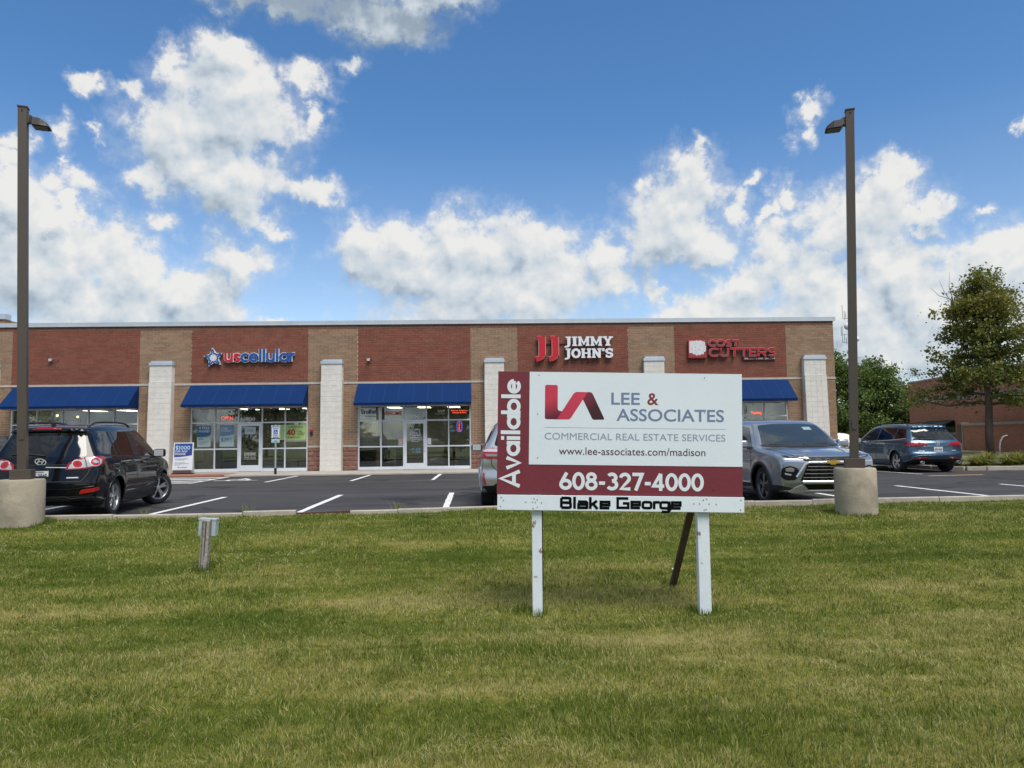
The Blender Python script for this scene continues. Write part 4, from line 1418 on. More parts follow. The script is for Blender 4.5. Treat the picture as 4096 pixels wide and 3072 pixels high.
# small fittings on the wall
for x, z, lb in ((-18.95, 4.97, 'small white wall camera above the leftmost awning'), (-5.3, 4.85, 'small grey security light on red brick above the middle awning')):
    t_ = thing('wall_fitting', lb, 'wall fitting', (x, FY, z))
    MB().box(-0.06, 0.06, -0.14, 0.0, -0.05, 0.06).build('housing', mat('fitting_grey', (0.55, 0.52, 0.5), 0.5), t_, bevel=0.01)
    MB().tube([(0.05, -0.07, 0), (0.16, -0.10, 0.0)], 0.022).build('lens_tube', BLK_, t_)
    if x < -10:
        MB().tube([(0.16, -0.08, 0), (0.33, -0.02, 0.03)], 0.012, 6).build('arm', mat('fitting_brown', (0.12, 0.08, 0.06), 0.6), t_)
al = thing('fire_alarm_horn', 'small dark red and black fire alarm horn on tan brick beside the pier', 'alarm', (-7.76, FY, 1.72))
MB().box(-0.055, 0.055, -0.06, 0, -0.11, 0.03).build('horn_box', BLK_, al)
MB().box(-0.055, 0.055, -0.065, 0, 0.03, 0.12).build('strobe', mat('alarm_red', (0.25, 0.02, 0.02), 0.4), al)
mbx = thing('wall_mailbox', 'grey wall mailbox on tan brick at the far left', 'mailbox', (-21.35 + 0.55, FY, 1.30))
MB().prism([(-0.18, 0), (0.18, 0), (0.18, 0.30), (0.10, 0.42), (-0.10, 0.42), (-0.18, 0.30)], 'y', -0.16, 0.0).build('box', mat('mailbox_grey', (0.13, 0.13, 0.14), 0.5, 0.3), mbx)
MB().box(-0.17, 0.17, -0.175, -0.16, 0.20, 0.30).build('flap', mat('mailbox_grey2', (0.17, 0.17, 0.18), 0.5, 0.3), mbx)

# ------------------------------------------------------------------ window lettering, posters, neon
GY = FY + 0.100      # just in front of the panes
WL = mat('white_window_letter', (0.75, 0.76, 0.77), 0.5)
def sticker(name, s, x, z, h, m, label, cat='window lettering', width=None, bold=0.0, parent=None):
    o = text(name, s, (x, GY - 0.006, z), m, parent, width=width, height=h, depth=0.002, bold=bold, align='CENTER')
    if parent is None:
        tag(o, label, cat)
    return o
sticker('window_number', '500', -17.9, 2.27, 0.15, WL, 'white number 500 on the glass above the leftmost shopfront', width=0.42, bold=0.01)
sticker('window_number', '400', -10.42, 2.27, 0.14, WL, 'white number 400 above the uscellular shop door', width=0.40, bold=0.01)
sticker('window_number', '300', -3.30, 2.28, 0.14, WL, 'white number 300 above the sewing shop door', width=0.40, bold=0.01)
BRO = mat('brother_blue', (0.06, 0.08, 0.19), 0.5)
o = strokes('window_lettering', 'brother', -5.63, 2.50, 0.70, 0.21, BRO, None, 0.002, 0.10, y=GY - 0.006)[0]
tag(o, 'blue brother logo lettering on the sewing shop window', 'window lettering')
sticker('slogan', 'at your side', -5.24, 2.37, 0.07, BRO, 'small at your side slogan under the brother lettering', width=0.46)
JAN = mat('janome_red', (0.45, 0.012, 0.02), 0.5)
sticker('window_lettering', 'JANOME', -4.28, 2.44, 0.16, JAN, 'red JANOME lettering on the sewing shop window', width=0.82, bold=0.022)
sticker('window_lettering', 'MVP', -2.15, 2.52, 0.13, WL, 'white slanted MVP lettering on upper right shop window', width=0.30, bold=0.015)
sticker('slogan', 'Sewing Professional', -2.20, 2.45, 0.05, WL, 'tiny white line of lettering under the MVP mark', width=0.44)
NR = mat('neon_red', (0.9, 0.12, 0.06), 0.4, emit=((1.0, 0.10, 0.05), 1.3))
NB = mat('neon_blue', (0.1, 0.15, 0.9), 0.4, emit=((0.08, 0.14, 1.0), 0.7))
sticker('neon_lettering', 'Fabrics, Patterns', -1.36, 2.58, 0.05, NR, 'thin red glowing words high in the right shop window', width=0.70)
sticker('neon_lettering', 'Notions & More', -1.36, 2.49, 0.05, NR, 'second thin red glowing line high in the right shop window', width=0.60)
# OPEN neon of the phone shop
op = thing('neon_open_sign', 'red OPEN neon sign behind the phone shop window', 'neon sign', (-11.44, GY, 2.27))
MB().box(-0.30, 0.30, 0.03, 0.05, 0.0, 0.24).build('backing', mat('neon_back_clear', (0.20, 0.19, 0.18), 0.4), op)
text('lettering', 'OPEN', (-0.25, 0.02, 0.035), NR, op, width=0.50, height=0.17, depth=0.012, bold=0.0)
op2 = thing('neon_open_sign', 'upright blue-rimmed red neon sign in the sewing shop window', 'neon sign', (-1.36, GY, 1.72))
rim = arc(0, 0.19, 0.105, 0.22, 0, 360, 28, 4.0)
q = MB(); stroke_geo(q, rim, 0.011, 0.012, 0, 0, 1, 1, 0); q.build('blue_rim', NB, op2)
for i, ch in enumerate('OPEN'):
    text('letter', ch, (0, 0.0, 0.29 - i * 0.095), NR, op2, width=0.07, height=0.075, depth=0.01, align='CENTER')
MB().box(-0.115, 0.115, 0.02, 0.03, -0.03, 0.41).build('backing', BLK_, op2)
tn = text('neon_lettering', 'Tanning', (11.55, GY - 0.004, 2.30), NR, None, width=0.46, height=0.13, depth=0.01)
tag(tn, 'small red Tanning neon lettering in the salon window', 'neon sign')
# posters
PBLUE = mat('poster_blue', (0.035, 0.13, 0.27), 0.5)
PNAVY = mat('poster_navy', (0.028, 0.050, 0.235), 0.5)
PSKY = mat('poster_sky_blue', (0.14, 0.27, 0.40), 0.5)
PPALE = mat('poster_pale', (0.42, 0.52, 0.51), 0.5)
PWHITE = mat('poster_white', (0.66, 0.69, 0.72), 0.5)
PGREEN = mat('poster_green', (0.40, 0.56, 0.19), 0.5)
PINK_ = mat('poster_ink', (0.05, 0.10, 0.17), 0.5)
PRED = mat('poster_red', (0.42, 0.012, 0.015), 0.5)
PBLACK = mat('poster_black', (0.02, 0.03, 0.02), 0.5)
def poster(label, x0, x1, z0, z1, base, top, split, y=GY - 0.004):
    t_ = thing('window_poster', label, 'poster', ((x0 + x1) / 2, y, z0))
    w, h = x1 - x0, z1 - z0
    MB().box(-w / 2, w / 2, 0, 0.003, 0, h).build('sheet', base, t_)
    if top is not None:
        n = 12
        P = [(-w / 2, h)] + [(-w / 2 + w * i / n, split + 0.09 * h * (i / n) ** 2 - 0.02 * h) for i in range(n + 1)] + [(w / 2, h)]
        MB().prism(P[::-1], 'y', -0.0012, 0.0).build('colour_panel', top, t_)
    return t_, w, h
p, w, h = poster('blue topped poster reading 4 FREE PHONES on the shop window', -12.70, -12.12, 1.15, 2.07, PPALE, PBLUE, 0.44)
text('lettering', '4 FREE', (-w / 2 + 0.07, -0.003, 0.77), PWHITE, p, width=0.46, height=0.105, depth=0.002, bold=0.012)
text('lettering', 'PHONES', (-w / 2 + 0.07, -0.003, 0.63), PWHITE, p, width=0.46, height=0.095, depth=0.002, bold=0.012)
text('lettering', '& 4 LINES FOR', (-w / 2 + 0.07, -0.003, 0.42), PINK_, p, width=0.42, height=0.05, depth=0.002, bold=0.006)
text('lettering', '$90', (-w / 2 + 0.07, -0.003, 0.31), PINK_, p, width=0.18, height=0.075, depth=0.002, bold=0.012)
text('lettering', '/mo.', (-w / 2 + 0.27, -0.003, 0.31), PINK_, p, width=0.08, height=0.03, depth=0.002)
text('lettering', 'Don\'t wait, ask about', (-w / 2 + 0.07, -0.003, 0.22), PINK_, p, width=0.44, height=0.03, depth=0.002)
text('lettering', 'YOUR CARRIER CONTRACT', (-w / 2 + 0.07, -0.003, 0.165), PINK_, p, width=0.36, height=0.028, depth=0.002)
text('lettering', 'CONTRACT', (-w / 2 + 0.07, -0.003, 0.11), PINK_, p, width=0.24, height=0.026, depth=0.002)
p, w, h = poster('pale blue poster reading HOME INTERNET $39.99 on the shop window', -11.73, -11.12, 1.16, 2.09, PPALE, PSKY, 0.46)
text('lettering', 'HOME', (-w / 2 + 0.05, -0.003, 0.74), PWHITE, p, width=0.30, height=0.085, depth=0.002, bold=0.01)
text('lettering', 'INTERNET', (-w / 2 + 0.05, -0.003, 0.64), PWHITE, p, width=0.46, height=0.08, depth=0.002, bold=0.006)
text('lettering', '$39', (-w / 2 + 0.06, -0.003, 0.22), PBLUE, p, width=0.32, height=0.16, depth=0.002, bold=0.012)
text('lettering', '99', (-w / 2 + 0.41, -0.003, 0.30), PBLUE, p, width=0.10, height=0.08, depth=0.002, bold=0.01)
text('lettering', '/mo.', (-w / 2 + 0.41, -0.003, 0.23), PBLUE, p, width=0.10, height=0.035, depth=0.002)
p, w, h = poster('green poster reading $40 UNLIMITED DATA in the phone shop window', -8.85, -8.03, 1.42, 2.07, PGREEN, None, 0)
text('lettering', 'uscellular', (-w / 2 + 0.06, -0.003, 0.53), PBLACK, p, width=0.36, height=0.07, depth=0.002, bold=0.008)
text('lettering', 'PREPAID', (-w / 2 + 0.46, -0.003, 0.53), PBLACK, p, width=0.24, height=0.045, depth=0.002, bold=0.008)
strokes('lettering', '40', -w / 2 + 0.0, 0.19, 0.36, 0.27, PRED, p, 0.002, 0.12, y=-0.003)
text('lettering', '+ 15GB', (0.0, -0.003, 0.33), PBLACK, p, width=0.24, height=0.05, depth=0.002, bold=0.01)
text('lettering', 'HOTSPOT', (0.06, -0.003, 0.255), PBLACK, p, width=0.30, height=0.05, depth=0.002, bold=0.01)
text('lettering', 'ACCESS', (0.06, -0.003, 0.185), PBLACK, p, width=0.26, height=0.05, depth=0.002, bold=0.01)
text('lettering', 'UNLIMITED DATA', (-w / 2 + 0.02, -0.003, 0.07), PBLACK, p, width=0.56, height=0.06, depth=0.002, bold=0.01)
MB().box(-w / 2 - 0.30, -w / 2 - 0.005, 0, 0.003, 0, h).build('sheet', PGREEN, p)
p, w, h = poster('pale small notice on the phone shop door glass', -10.66, -10.19, 1.68, 1.99, PPALE, None, 0, FY + 0.076)
text('lettering', 'uscellular', (-w / 2 + 0.07, -0.003, 0.12), PINK_, p, width=0.34, height=0.07, depth=0.002, bold=0.006)
text('lettering', 'welcome to', (-w / 2 + 0.08, -0.003, 0.22), PINK_, p, width=0.30, height=0.035, depth=0.002)
sh = thing('door_hours', 'white STORE HOURS lettering low on the phone shop door', 'window lettering', (-10.42, FY + 0.076, 0.62))
text('lettering', 'STORE HOURS', (-0.24, 0, 0.20), WL, sh, width=0.48, height=0.065, depth=0.002, bold=0.012)
for i, (a, b_) in enumerate((('Mon - Sat', '9am - 7pm'), ('Saturday', '9am - 6pm'), ('Sunday', 'Closed'))):
    text('lettering', a, (-0.24, 0, 0.11 - i * 0.065), WL, sh, width=0.22, height=0.04, depth=0.002)
    text('lettering', b_, (0.02, 0, 0.11 - i * 0.065), WL, sh, width=0.22, height=0.04, depth=0.002)
MB().box(-0.24, 0.24, 0, 0.002, 0.165, 0.178).build('rule', WL, sh)
sh = thing('door_hours', 'pale blue opening hours lettering on the sewing shop door', 'window lettering', (-3.30, FY + 0.076, 0.80))
CY2 = mat('cyan_letter', (0.16, 0.42, 0.62), 0.5)
for i, (a, b_) in enumerate((('Mon', '9-6:00'), ('Tues-Fri', '10am-6pm'), ('Sat', '10am-4pm'), ('Sun', 'Closed'))):
    text('lettering', a, (-0.03, 0, 0.16 - i * 0.062), CY2, sh, height=0.042, depth=0.002, align='RIGHT', bold=0.008)
    text('lettering', b_, (0.02, 0, 0.16 - i * 0.062), CY2, sh, width=0.22, height=0.042, depth=0.002, bold=0.008)
sw = thing('window_logo', 'white sewing machine line logo on the sewing shop door glass', 'window lettering', (-3.30, FY + 0.076, 1.42))
q = MB()
for plg in ([(-0.22, 0.36), (0.20, 0.36), (0.22, 0.14), (0.10, 0.10), (0.08, 0.24), (-0.10, 0.24), (-0.12, 0.16), (-0.20, 0.16), (-0.22, 0.36)], [(-0.20, 0.02), (0.20, 0.02)], [(0.10, 0.36), (0.12, 0.42)], [(-0.14, 0.10), (0.06, 0.10)]):
    stroke_geo(q, plg, 0.010, 0.002, 0, 0, 1, 1, 0)
q.build('line_drawing', mat('frosted_line', (0.55, 0.62, 0.70), 0.5), sw)
text('lettering', "Janis", (-0.14, 0, -0.10), mat('frosted_script', (0.35, 0.38, 0.45), 0.5), sw, width=0.36, height=0.12, depth=0.002)
q = MB().box(-0.16, 0.18, 0, 0.002, -0.16, -0.145); q.build('rule', MATS['frosted_line'], sw)
p, w, h = poster('small white notice taped inside the sewing shop window', -2.76, -2.60, 1.14, 1.42, PWHITE, None, 0)
p, w, h = poster('small pink notice in the sewing shop window', -4.02, -3.84, 1.12, 1.40, mat('notice_pink', (0.5, 0.36, 0.38), 0.6), None, 0)

# stripes-and-stars bunting inside the phone shop transom
FLW, FLN = mat('bunting_white', (0.72, 0.72, 0.72), 0.7), mat('bunting_navy', (0.03, 0.04, 0.10), 0.7)
for x in (-12.43, -10.42, -9.4, -8.42):
    fl = thing('flag_bunting', 'dark starred and striped hanging pennant at x' and {-12.43: 'starred pennant hanging in leftmost phone shop transom', -10.42: 'starred pennant hanging above the number 400', -9.4: 'starred pennant hanging right of the phone shop door', -8.42: 'starred pennant hanging above the green poster'}[x], 'pennant', (x, GY + 0.12, 2.80))
    MB().box(-0.17, 0.17, 0, 0.006, -0.18, 0).build('star_field', FLN, fl)
    for i in range(5):
        MB().prism([(-0.14 + i * 0.07 - 0.02, -0.18), (-0.14 + i * 0.07 + 0.02, -0.18), (-0.07 + i * 0.035 + 0.01, -0.52 + 0.06 * abs(i - 2)), (-0.07 + i * 0.035 - 0.01, -0.52 + 0.06 * abs(i - 2))], 'y', 0, 0.005).build('stripe', FLW, fl)
    for i in range(4):
        for j in range(2):
            MB().prism(star_pts(-0.12 + i * 0.08, -0.05 - j * 0.08, 0.022, 0.010), 'y', -0.003, -0.001).build('star', FLW, fl)

# ------------------------------------------------------------------ furniture inside the shops
WOODP = mat('pale_laminate', (0.42, 0.30, 0.16), 0.5, var=(1.5, 0.1, (1, 1, 8)))
WHP = mat('white_laminate', (0.66, 0.69, 0.66), 0.4)
CARD = mat('cardboard', (0.36, 0.25, 0.13), 0.85)
def cabinet(label, x0, x1, y0, y1, h, m, top=True, base=0.05):
    t_ = thing('cabinet', label, 'cabinet', ((x0 + x1) / 2, FY + y0, base))
    w = (x1 - x0) / 2
    MB().box(-w, w, 0, y1 - y0, 0, h).build('carcass', m, t_)
    if top:
        MB().box(-w - 0.06, w + 0.12, -0.03, y1 - y0 + 0.02, h, h + 0.05).build('top', WHP, t_)
    return t_
cabinet('pale wood sewing cabinet behind the lower left sewing shop window', -5.70, -5.12, 0.5, 1.1, 0.82, WOODP)
cabinet('pale wood display cabinet behind the right sewing shop window', -2.08, -1.72, 0.5, 1.2, 0.82, WOODP, False)
t_ = thing('table', 'long wooden table behind the right sewing shop window', 'table', (-1.35, FY + 1.3, 0.05))
MB().box(-0.4, 0.5, 0, 0.7, 0.72, 0.77).build('top', WOODP, t_)
for a in (-0.36, 0.44):
    for b_ in (0.04, 0.62):
        MB().box(a, a + 0.05, b_, b_ + 0.05, 0, 0.72).build('leg', BLK_, t_)
t_ = thing('carton', 'white printed carton on the floor behind the right sewing shop window', 'carton', (-1.20, FY + 0.35, 0.05))
MB().box(-0.30, 0.32, 0, 0.4, 0.16, 0.50).build('box', WHP, t_)
MB().box(-0.28, 0.30, 0.02, 0.38, 0, 0.16).build('plinth', CARD, t_)
MB().box(0.08, 0.10, -0.002, 0, 0.2, 0.42).box(-0.22, -0.04, -0.002, 0, 0.38, 0.40).box(-0.18, -0.10, -0.002, 0, 0.26, 0.30).build('printed_mark', mat('carton_ink', (0.12, 0.13, 0.13), 0.7), t_)
t_ = thing('carton', 'brown cardboard carton with red print behind the sewing shop window', 'carton', (-4.50, FY + 0.35, 0.05))
MB().box(-0.22, 0.20, 0, 0.4, 0, 0.46).build('box', CARD, t_)
MB().box(-0.16, 0.0, -0.002, 0, 0.26, 0.34).build('printed_mark', mat('carton_red', (0.30, 0.06, 0.04), 0.7), t_)
t_ = thing('carton', 'black machine carton on a stand behind the sewing shop window', 'carton', (-4.02, FY + 0.7, 0.62))
MB().box(-0.18, 0.14, 0, 0.3, 0, 0.38).build('box', BLK_, t_)
MB().box(-0.18, 0.14, 0.02, 0.28, -0.57, 0).build('stand', mat('stand_grey', (0.10, 0.10, 0.10), 0.6), t_)
text('lettering', 'Janome', (-0.13, -0.003, 0.22), WL, t_, width=0.2, height=0.05, depth=0.002)
t_ = thing('thread_rack', 'white two-tier sewing frame standing behind the sewing shop window', 'rack', (-4.38, FY + 0.9, 0.05))
MB().box(-0.28, 0.28, 0, 0.05, 1.33, 1.36).box(-0.20, 0.30, 0, 0.05, 1.58, 1.60).build('arm', WHP, t_)
MB().prism([(-0.13, 0.95), (0.13, 0.95), (0.05, 1.6), (-0.05, 1.6)], 'y', -0.02, 0.06).build('body', WHP, t_)
MB().box(-0.45, 0.3, -0.1, 0.4, 0.86, 0.95).build('table_top', WHP, t_)
MB().box(-0.42, -0.38, -0.08, 0.36, 0, 0.86).build('leg', ALU, t_)
MB().box(0.22, 0.26, -0.08, 0.36, 0, 0.86).build('leg', ALU, t_)
cabinet('white counter panel behind the lower phone shop windows', -12.2, -11.05, 0.9, 1.3, 0.98, mat('white_counter', (0.46, 0.50, 0.47), 0.4), False)
cabinet('grey green display column right of the phone shop door', -9.38, -9.22, 0.6, 1.0, 0.95, MATS['white_counter'], False)
t_ = thing('display_table', 'dark low display table behind the right phone shop window', 'table', (-8.35, FY + 1.2, 0.05))
MB().box(-0.35, 0.35, 0, 0.5, 0.42, 0.46).build('top', mat('dark_laminate', (0.06, 0.05, 0.05), 0.4), t_)
for a in (-0.33, 0.28):
    MB().box(a, a + 0.05, 0.05, 0.1, 0, 0.42).build('leg', BLK_, t_)
for x, y, z, r_, lb in ((-19.2, 1.0, 2.62, 0.055, 'round warm globe lamp glowing behind leftmost shop transom'), (-18.75, 1.8, 2.58, 0.05, 'second warm globe lamp glowing behind leftmost shop transom')):
    t_ = thing('pendant_lamp', lb, 'lamp', (x, FY + y, z))
    MB().lathe([(0.001, -r_)] + [(r_ * math.cos(R(a)), r_ * math.sin(R(a))) for a in range(-75, 90, 15)] + [(0.001, r_)], 16).build('globe', mat('warm_globe', (1, 0.8, 0.4), 0.4, emit=((1.0, 0.72, 0.30), 5)), t_, smooth=True)
    MB().tube([(0, 0, r_), (0, 0, 2.98 - z)], 0.006, 6).build('cord', BLK_, t_)

# ------------------------------------------------------------------ things on the walkway
af = thing('sidewalk_sign', 'white framed blue sandwich board reading $1000 OFF ANY PHONE', 'sandwich board', (-12.6, 30.75, 0.062), (0, 0, R(2)))
LEAN = R(-7)
pan = MB().box(-0.40, 0.40, -0.012, 0.012, 0.16, 1.30)
fr = pan.build('frame', WHP, af, rot=(LEAN, 0, 0))
MB().box(-0.355, 0.355, -0.016, -0.0125, 0.20, 1.26).build('poster_sheet', PWHITE, fr)
n = 12
P = [(-0.355, 1.26)] + [(-0.355 + 0.71 * i / n, 0.70 + 0.075 * (i / n) ** 2) for i in range(n + 1)] + [(0.355, 1.26)]
MB().prism(P[::-1], 'y', -0.0185, -0.0165).build('colour_panel', PNAVY, fr)
text('lettering', 'UP TO', (-0.32, -0.021, 1.185), PSKY, fr, width=0.14, height=0.035, depth=0.002, bold=0.01)
strokes('lettering', '$1000', -0.33, 1.01, 0.60, 0.15, mat('pale_cyan', (0.38, 0.62, 0.78), 0.5), fr, 0.002, 0.085, y=-0.021)
text('lettering', 'OFF ANY', (-0.32, -0.021, 0.895), PWHITE, fr, width=0.50, height=0.085, depth=0.002, bold=0.009)
text('lettering', 'PHONE', (-0.32, -0.021, 0.785), PWHITE, fr, width=0.42, height=0.085, depth=0.002, bold=0.009)
for s, z, wd in (('NO TRADE-IN REQUIRED', 0.615, 0.52), ('with qualifying plan', 0.575, 0.40), ("Don't wait, ask for", 0.46, 0.42), ('YOUR CARRIER CONTRACT', 0.41, 0.58), ('today in store', 0.365, 0.22)):
    text('lettering', s, (-0.32, -0.019, z), PINK_, fr, width=wd, height=0.032, depth=0.002, bold=0.006)
text('lettering', 'uscellular', (-0.10, -0.019, 0.26), PINK_, fr, width=0.30, height=0.055, depth=0.002, bold=0.006)
MB().prism(star_pts(-0.16, 0.285, 0.035, 0.018), 'y', -0.020, -0.0175).build('star_mark', PINK_, fr)
MB().box(-0.38, 0.38, 0.30, 0.324, 0.0, 1.26).build('rear_panel', WHP, af, rot=(R(7), 0, 0))
MB().box(-0.40, 0.42, -0.09, 0.22, 0.0, 0.05).build('base', BLK_, af)
MB().box(-0.34, 0.34, -0.02, 0.02, 0.05, 0.17).build('base_rail', mat('brown_base', (0.10, 0.06, 0.05), 0.6), af)

ad = thing('parking_sign', 'blue and white reserved parking sign with wheelchair symbol on a post', 'sign', (-8.50, 29.62, 0.06))
MB().box(-0.028, 0.028, -0.02, 0.02, 0.0, 1.95).build('post', mat('galvanised_post', (0.38, 0.43, 0.43), 0.5, 0.4), ad)
MB().box(-0.045, 0.045, -0.03, 0.03, 0.0, 0.24).build('post_sleeve', BLK_, ad)
pnl = MB().box(-0.17, 0.17, -0.03, -0.024, 1.42, 1.93).build('panel', PWHITE, ad, bevel=0.003)
q = MB(); stroke_geo(q, arc(0, 1.675, 0.155, 0.242, 0, 360, 40, 9), 0.006, 0.002, 0, 0, 1, 1, -0.0335); q.build('border', PBLUE, pnl)
SGB = mat('sign_blue', (0.012, 0.06, 0.28), 0.5)
text('lettering', 'RESERVED', (0, -0.034, 1.855), SGB, pnl, width=0.25, height=0.045, depth=0.002, bold=0.012, align='CENTER')
text('lettering', 'PARKING', (0, -0.034, 1.785), SGB, pnl, width=0.23, height=0.045, depth=0.002, bold=0.012, align='CENTER')
MB().box(-0.08, 0.08, -0.035, -0.031, 1.58, 1.755).build('symbol_square', SGB, pnl)
q = MB()
stroke_geo(q, arc(-0.005, 1.635, 0.038, 0.036, 100, 340, 12), 0.007, 0.002, 0, 0, 1, 1, -0.038)
stroke_geo(q, [(-0.015, 1.715), (-0.01, 1.665), (0.03, 1.665), (0.048, 1.615)], 0.008, 0.002, 0, 0, 1, 1, -0.0385)
stroke_geo(q, arc(-0.018, 1.735, 0.006, 0.006, 0, 360, 8), 0.008, 0.002, 0, 0, 1, 1, -0.038)
q.build('wheelchair_figure', PWHITE, pnl)
text('lettering', 'VEHICLE ID', (0, -0.034, 1.535), SGB, pnl, width=0.22, height=0.022, depth=0.002, align='CENTER')
text('lettering', 'REQUIRED', (0, -0.034, 1.50), SGB, pnl, width=0.18, height=0.022, depth=0.002, align='CENTER')
text('lettering', 'VAN SPACE', (0, -0.034, 1.445), SGB, pnl, width=0.20, height=0.03, depth=0.002, bold=0.012, align='CENTER')
pn2 = MB().box(-0.16, 0.16, -0.03, -0.024, 1.24, 1.385).build('lower_panel', mat('sign_pale_green', (0.45, 0.60, 0.58), 0.5), ad, bevel=0.003)
text('lettering', 'VAN', (0, -0.034, 1.315), SGB, pn2, width=0.10, height=0.035, depth=0.002, bold=0.01, align='CENTER')
text('lettering', 'ACCESSIBLE', (0, -0.034, 1.265), SGB, pn2, width=0.24, height=0.028, depth=0.002, bold=0.006, align='CENTER')

# ------------------------------------------------------------------ the real estate sign
SW_ = mat('painted_board_white', (0.70, 0.77, 0.82), 0.6, var=(1.4, 0.02), bump=(25, 0.05), tint=((0.60, 0.67, 0.70), 5, 0.64, 0.85))
SM_ = mat('painted_board_maroon', (0.165, 0.022, 0.036), 0.55, var=(3, 0.08), bump=(25, 0.12))
PST = mat('chipped_white_post', (0.68, 0.74, 0.78), 0.7, var=(4, 0.06), tint=((0.22, 0.17, 0.12), 11, 0.60, 0.63), bump=(30, 0.1))
rs = thing('real_estate_sign', 'large white and maroon Available board on white posts in the lawn', 'sign', (1.2738, 7.375, 0.7597), (R(0.61), R(1.39), R(-1.64)))
rs.rotation_mode = 'XYZ'
board = MB().box(-1.22, 1.22, -0.010, 0.010, 0, 1.22).build('panel', SM_, rs, bevel=0.002)
MB().box(-0.905, 1.2185, -0.0135, -0.0105, 0.295, 1.2185).build('white_field', SW_, board)
low = MB().hexa([(-1.213, -0.03, -0.155), (1.228, -0.03, -0.155), (-1.213, -0.011, -0.155), (1.228, -0.011, -0.155), (-1.213, -0.03, -0.006), (1.228, -0.03, -0.004), (-1.213, -0.011, -0.006), (1.228, -0.011, -0.004)]).build('name_board', SW_, rs, bevel=0.003)
SI = mat('slate_letter', (0.16, 0.21, 0.34), 0.6)
SI2 = mat('slate_thin_letter', (0.26, 0.31, 0.40), 0.6)
SK = mat('dark_plum_letter', (0.075, 0.022, 0.032), 0.6)
SWL = mat('sign_white_letter', (0.70, 0.76, 0.80), 0.6)
# photo pixels on the panel (2x crop) to board coordinates
def bx(px): return -1.22 + (px + 30) / 1962 * 2.44 if False else -1.22 + (px - (-16)) / (1936 + 16) * 2.44
def bz(pz, px=960): return 1.22 - (pz - (471 + (px + 16) / 1952 * 22)) / 981 * 1.22
# big name lines
text('lettering', 'LEE', (bx(890), -0.0145, bz(738, 1000)), SI, board, width=bx(1118) - bx(890), height=0.118, depth=0.001, bold=0.012)
text('ampersand', '&', (bx(1178), -0.0145, bz(740, 1220)), mat('red_brown_letter', (0.22, 0.03, 0.03), 0.6), board, width=bx(1266) - bx(1178), height=0.118, depth=0.001, bold=0.014)
text('lettering', 'ASSOCIATES', (bx(932), -0.0145, bz(872, 1350)), SI, board, width=bx(1790) - bx(932), height=0.118, depth=0.001, bold=0.012)
text('lettering', 'COMMERCIAL REAL ESTATE SERVICES', (bx(360), -0.0145, bz(1026, 1080)), SI2, board, width=bx(1800) - bx(360), height=0.068, depth=0.001)
MB().box(bx(360), bx(1800), -0.0145, -0.0138, bz(930, 1080) - 0.0015, bz(930, 1080) + 0.0015).build('rule', SI2, board)
text('lettering', 'www.lee-associates.com/madison', (bx(475), -0.0145, bz(1145, 1060)), SK, board, width=bx(1640) - bx(475), height=0.075, depth=0.001, bold=0.002)
strokes('lettering', '608-327-4000', bx(478), bz(1425, 1050), bx(1628) - bx(478), 0.175, SWL, board, 0.0012, 0.100, y=-0.0115)
av = strokes('lettering', 'Available', 0, 0, 1.08, 0.19, SWL, board, 0.0012, 0.098, y=-0.0115)[0]
av.rotation_euler = (0, -PI / 2, 0)
av.location = (bx(165), 0, bz(1402, 0))
# folded ribbon mark
LR = mat('ribbon_bright_red', (0.55, 0.035, 0.075), 0.55)
LD = mat('ribbon_deep_maroon', (0.085, 0.010, 0.022), 0.55)
def grad_mat(name, c0, c1, p0, p1):
    """printed colour blend between two points of the board (a printed gradient, flat ink)"""
    m = bpy.data.materials.new(name)
    m.use_nodes = True
    t = m.node_tree
    b = t.nodes['Principled BSDF']
    b.inputs['Roughness'].default_value = 0.55
    tcn = nd(t, 'ShaderNodeTexCoord')
    d = (p1[0] - p0[0], p1[1] - p0[1])
    l2 = d[0] ** 2 + d[1] ** 2
    dp = nd(t, 'ShaderNodeVectorMath', operation='DOT_PRODUCT')
    dp.inputs[1].default_value = (d[0] / l2, 0, d[1] / l2)
    t.links.new(tcn.outputs['Object'], dp.inputs[0])
    sb_ = nd(t, 'ShaderNodeMath', operation='SUBTRACT', use_clamp=True)
    t.links.new(dp.outputs['Value'], sb_.inputs[0])
    sb_.inputs[1].default_value = (p0[0] * d[0] + p0[1] * d[1]) / l2
    mx = nd(t, 'ShaderNodeMix', data_type='RGBA')
    t.links.new(sb_.outputs[0], mx.inputs[0])
    mx.inputs[6].default_value = (*c0, 1)
    mx.inputs[7].default_value = (*c1, 1)
    t.links.new(mx.outputs[2], b.inputs['Base Color'])
    return m
def bp_(px, pz):
    return (bx(px), bz(pz, px))
def rpoly(pts, r):
    """round the corners of a polygon; r per corner"""
    out = []
    n = len(pts)
    for i in range(n):
        p, a, b_ = Vector(pts[i]), Vector(pts[i - 1]), Vector(pts[(i + 1) % n])
        ri = r[i] if isinstance(r, (list, tuple)) else r
        if ri <= 0:
            out.append(tuple(p))
            continue
        d1, d2 = (a - p).normalized(), (b_ - p).normalized()
        s, e = p + d1 * ri, p + d2 * ri
        for k in range(6):
            t = k / 5
            out.append(tuple(s * (1 - t) ** 2 + p * 2 * t * (1 - t) + e * t * t))
    return out
ribA = rpoly([bp_(360, 580), bp_(462, 582), bp_(462, 790), bp_(510, 793), bp_(455, 858), bp_(360, 856)], [0.02, 0.02, 0.03, 0, 0, 0.02])
ribB = rpoly([bp_(455, 858), bp_(597, 637), bp_(702, 639), bp_(560, 858)], [0, 0.03, 0, 0.02])
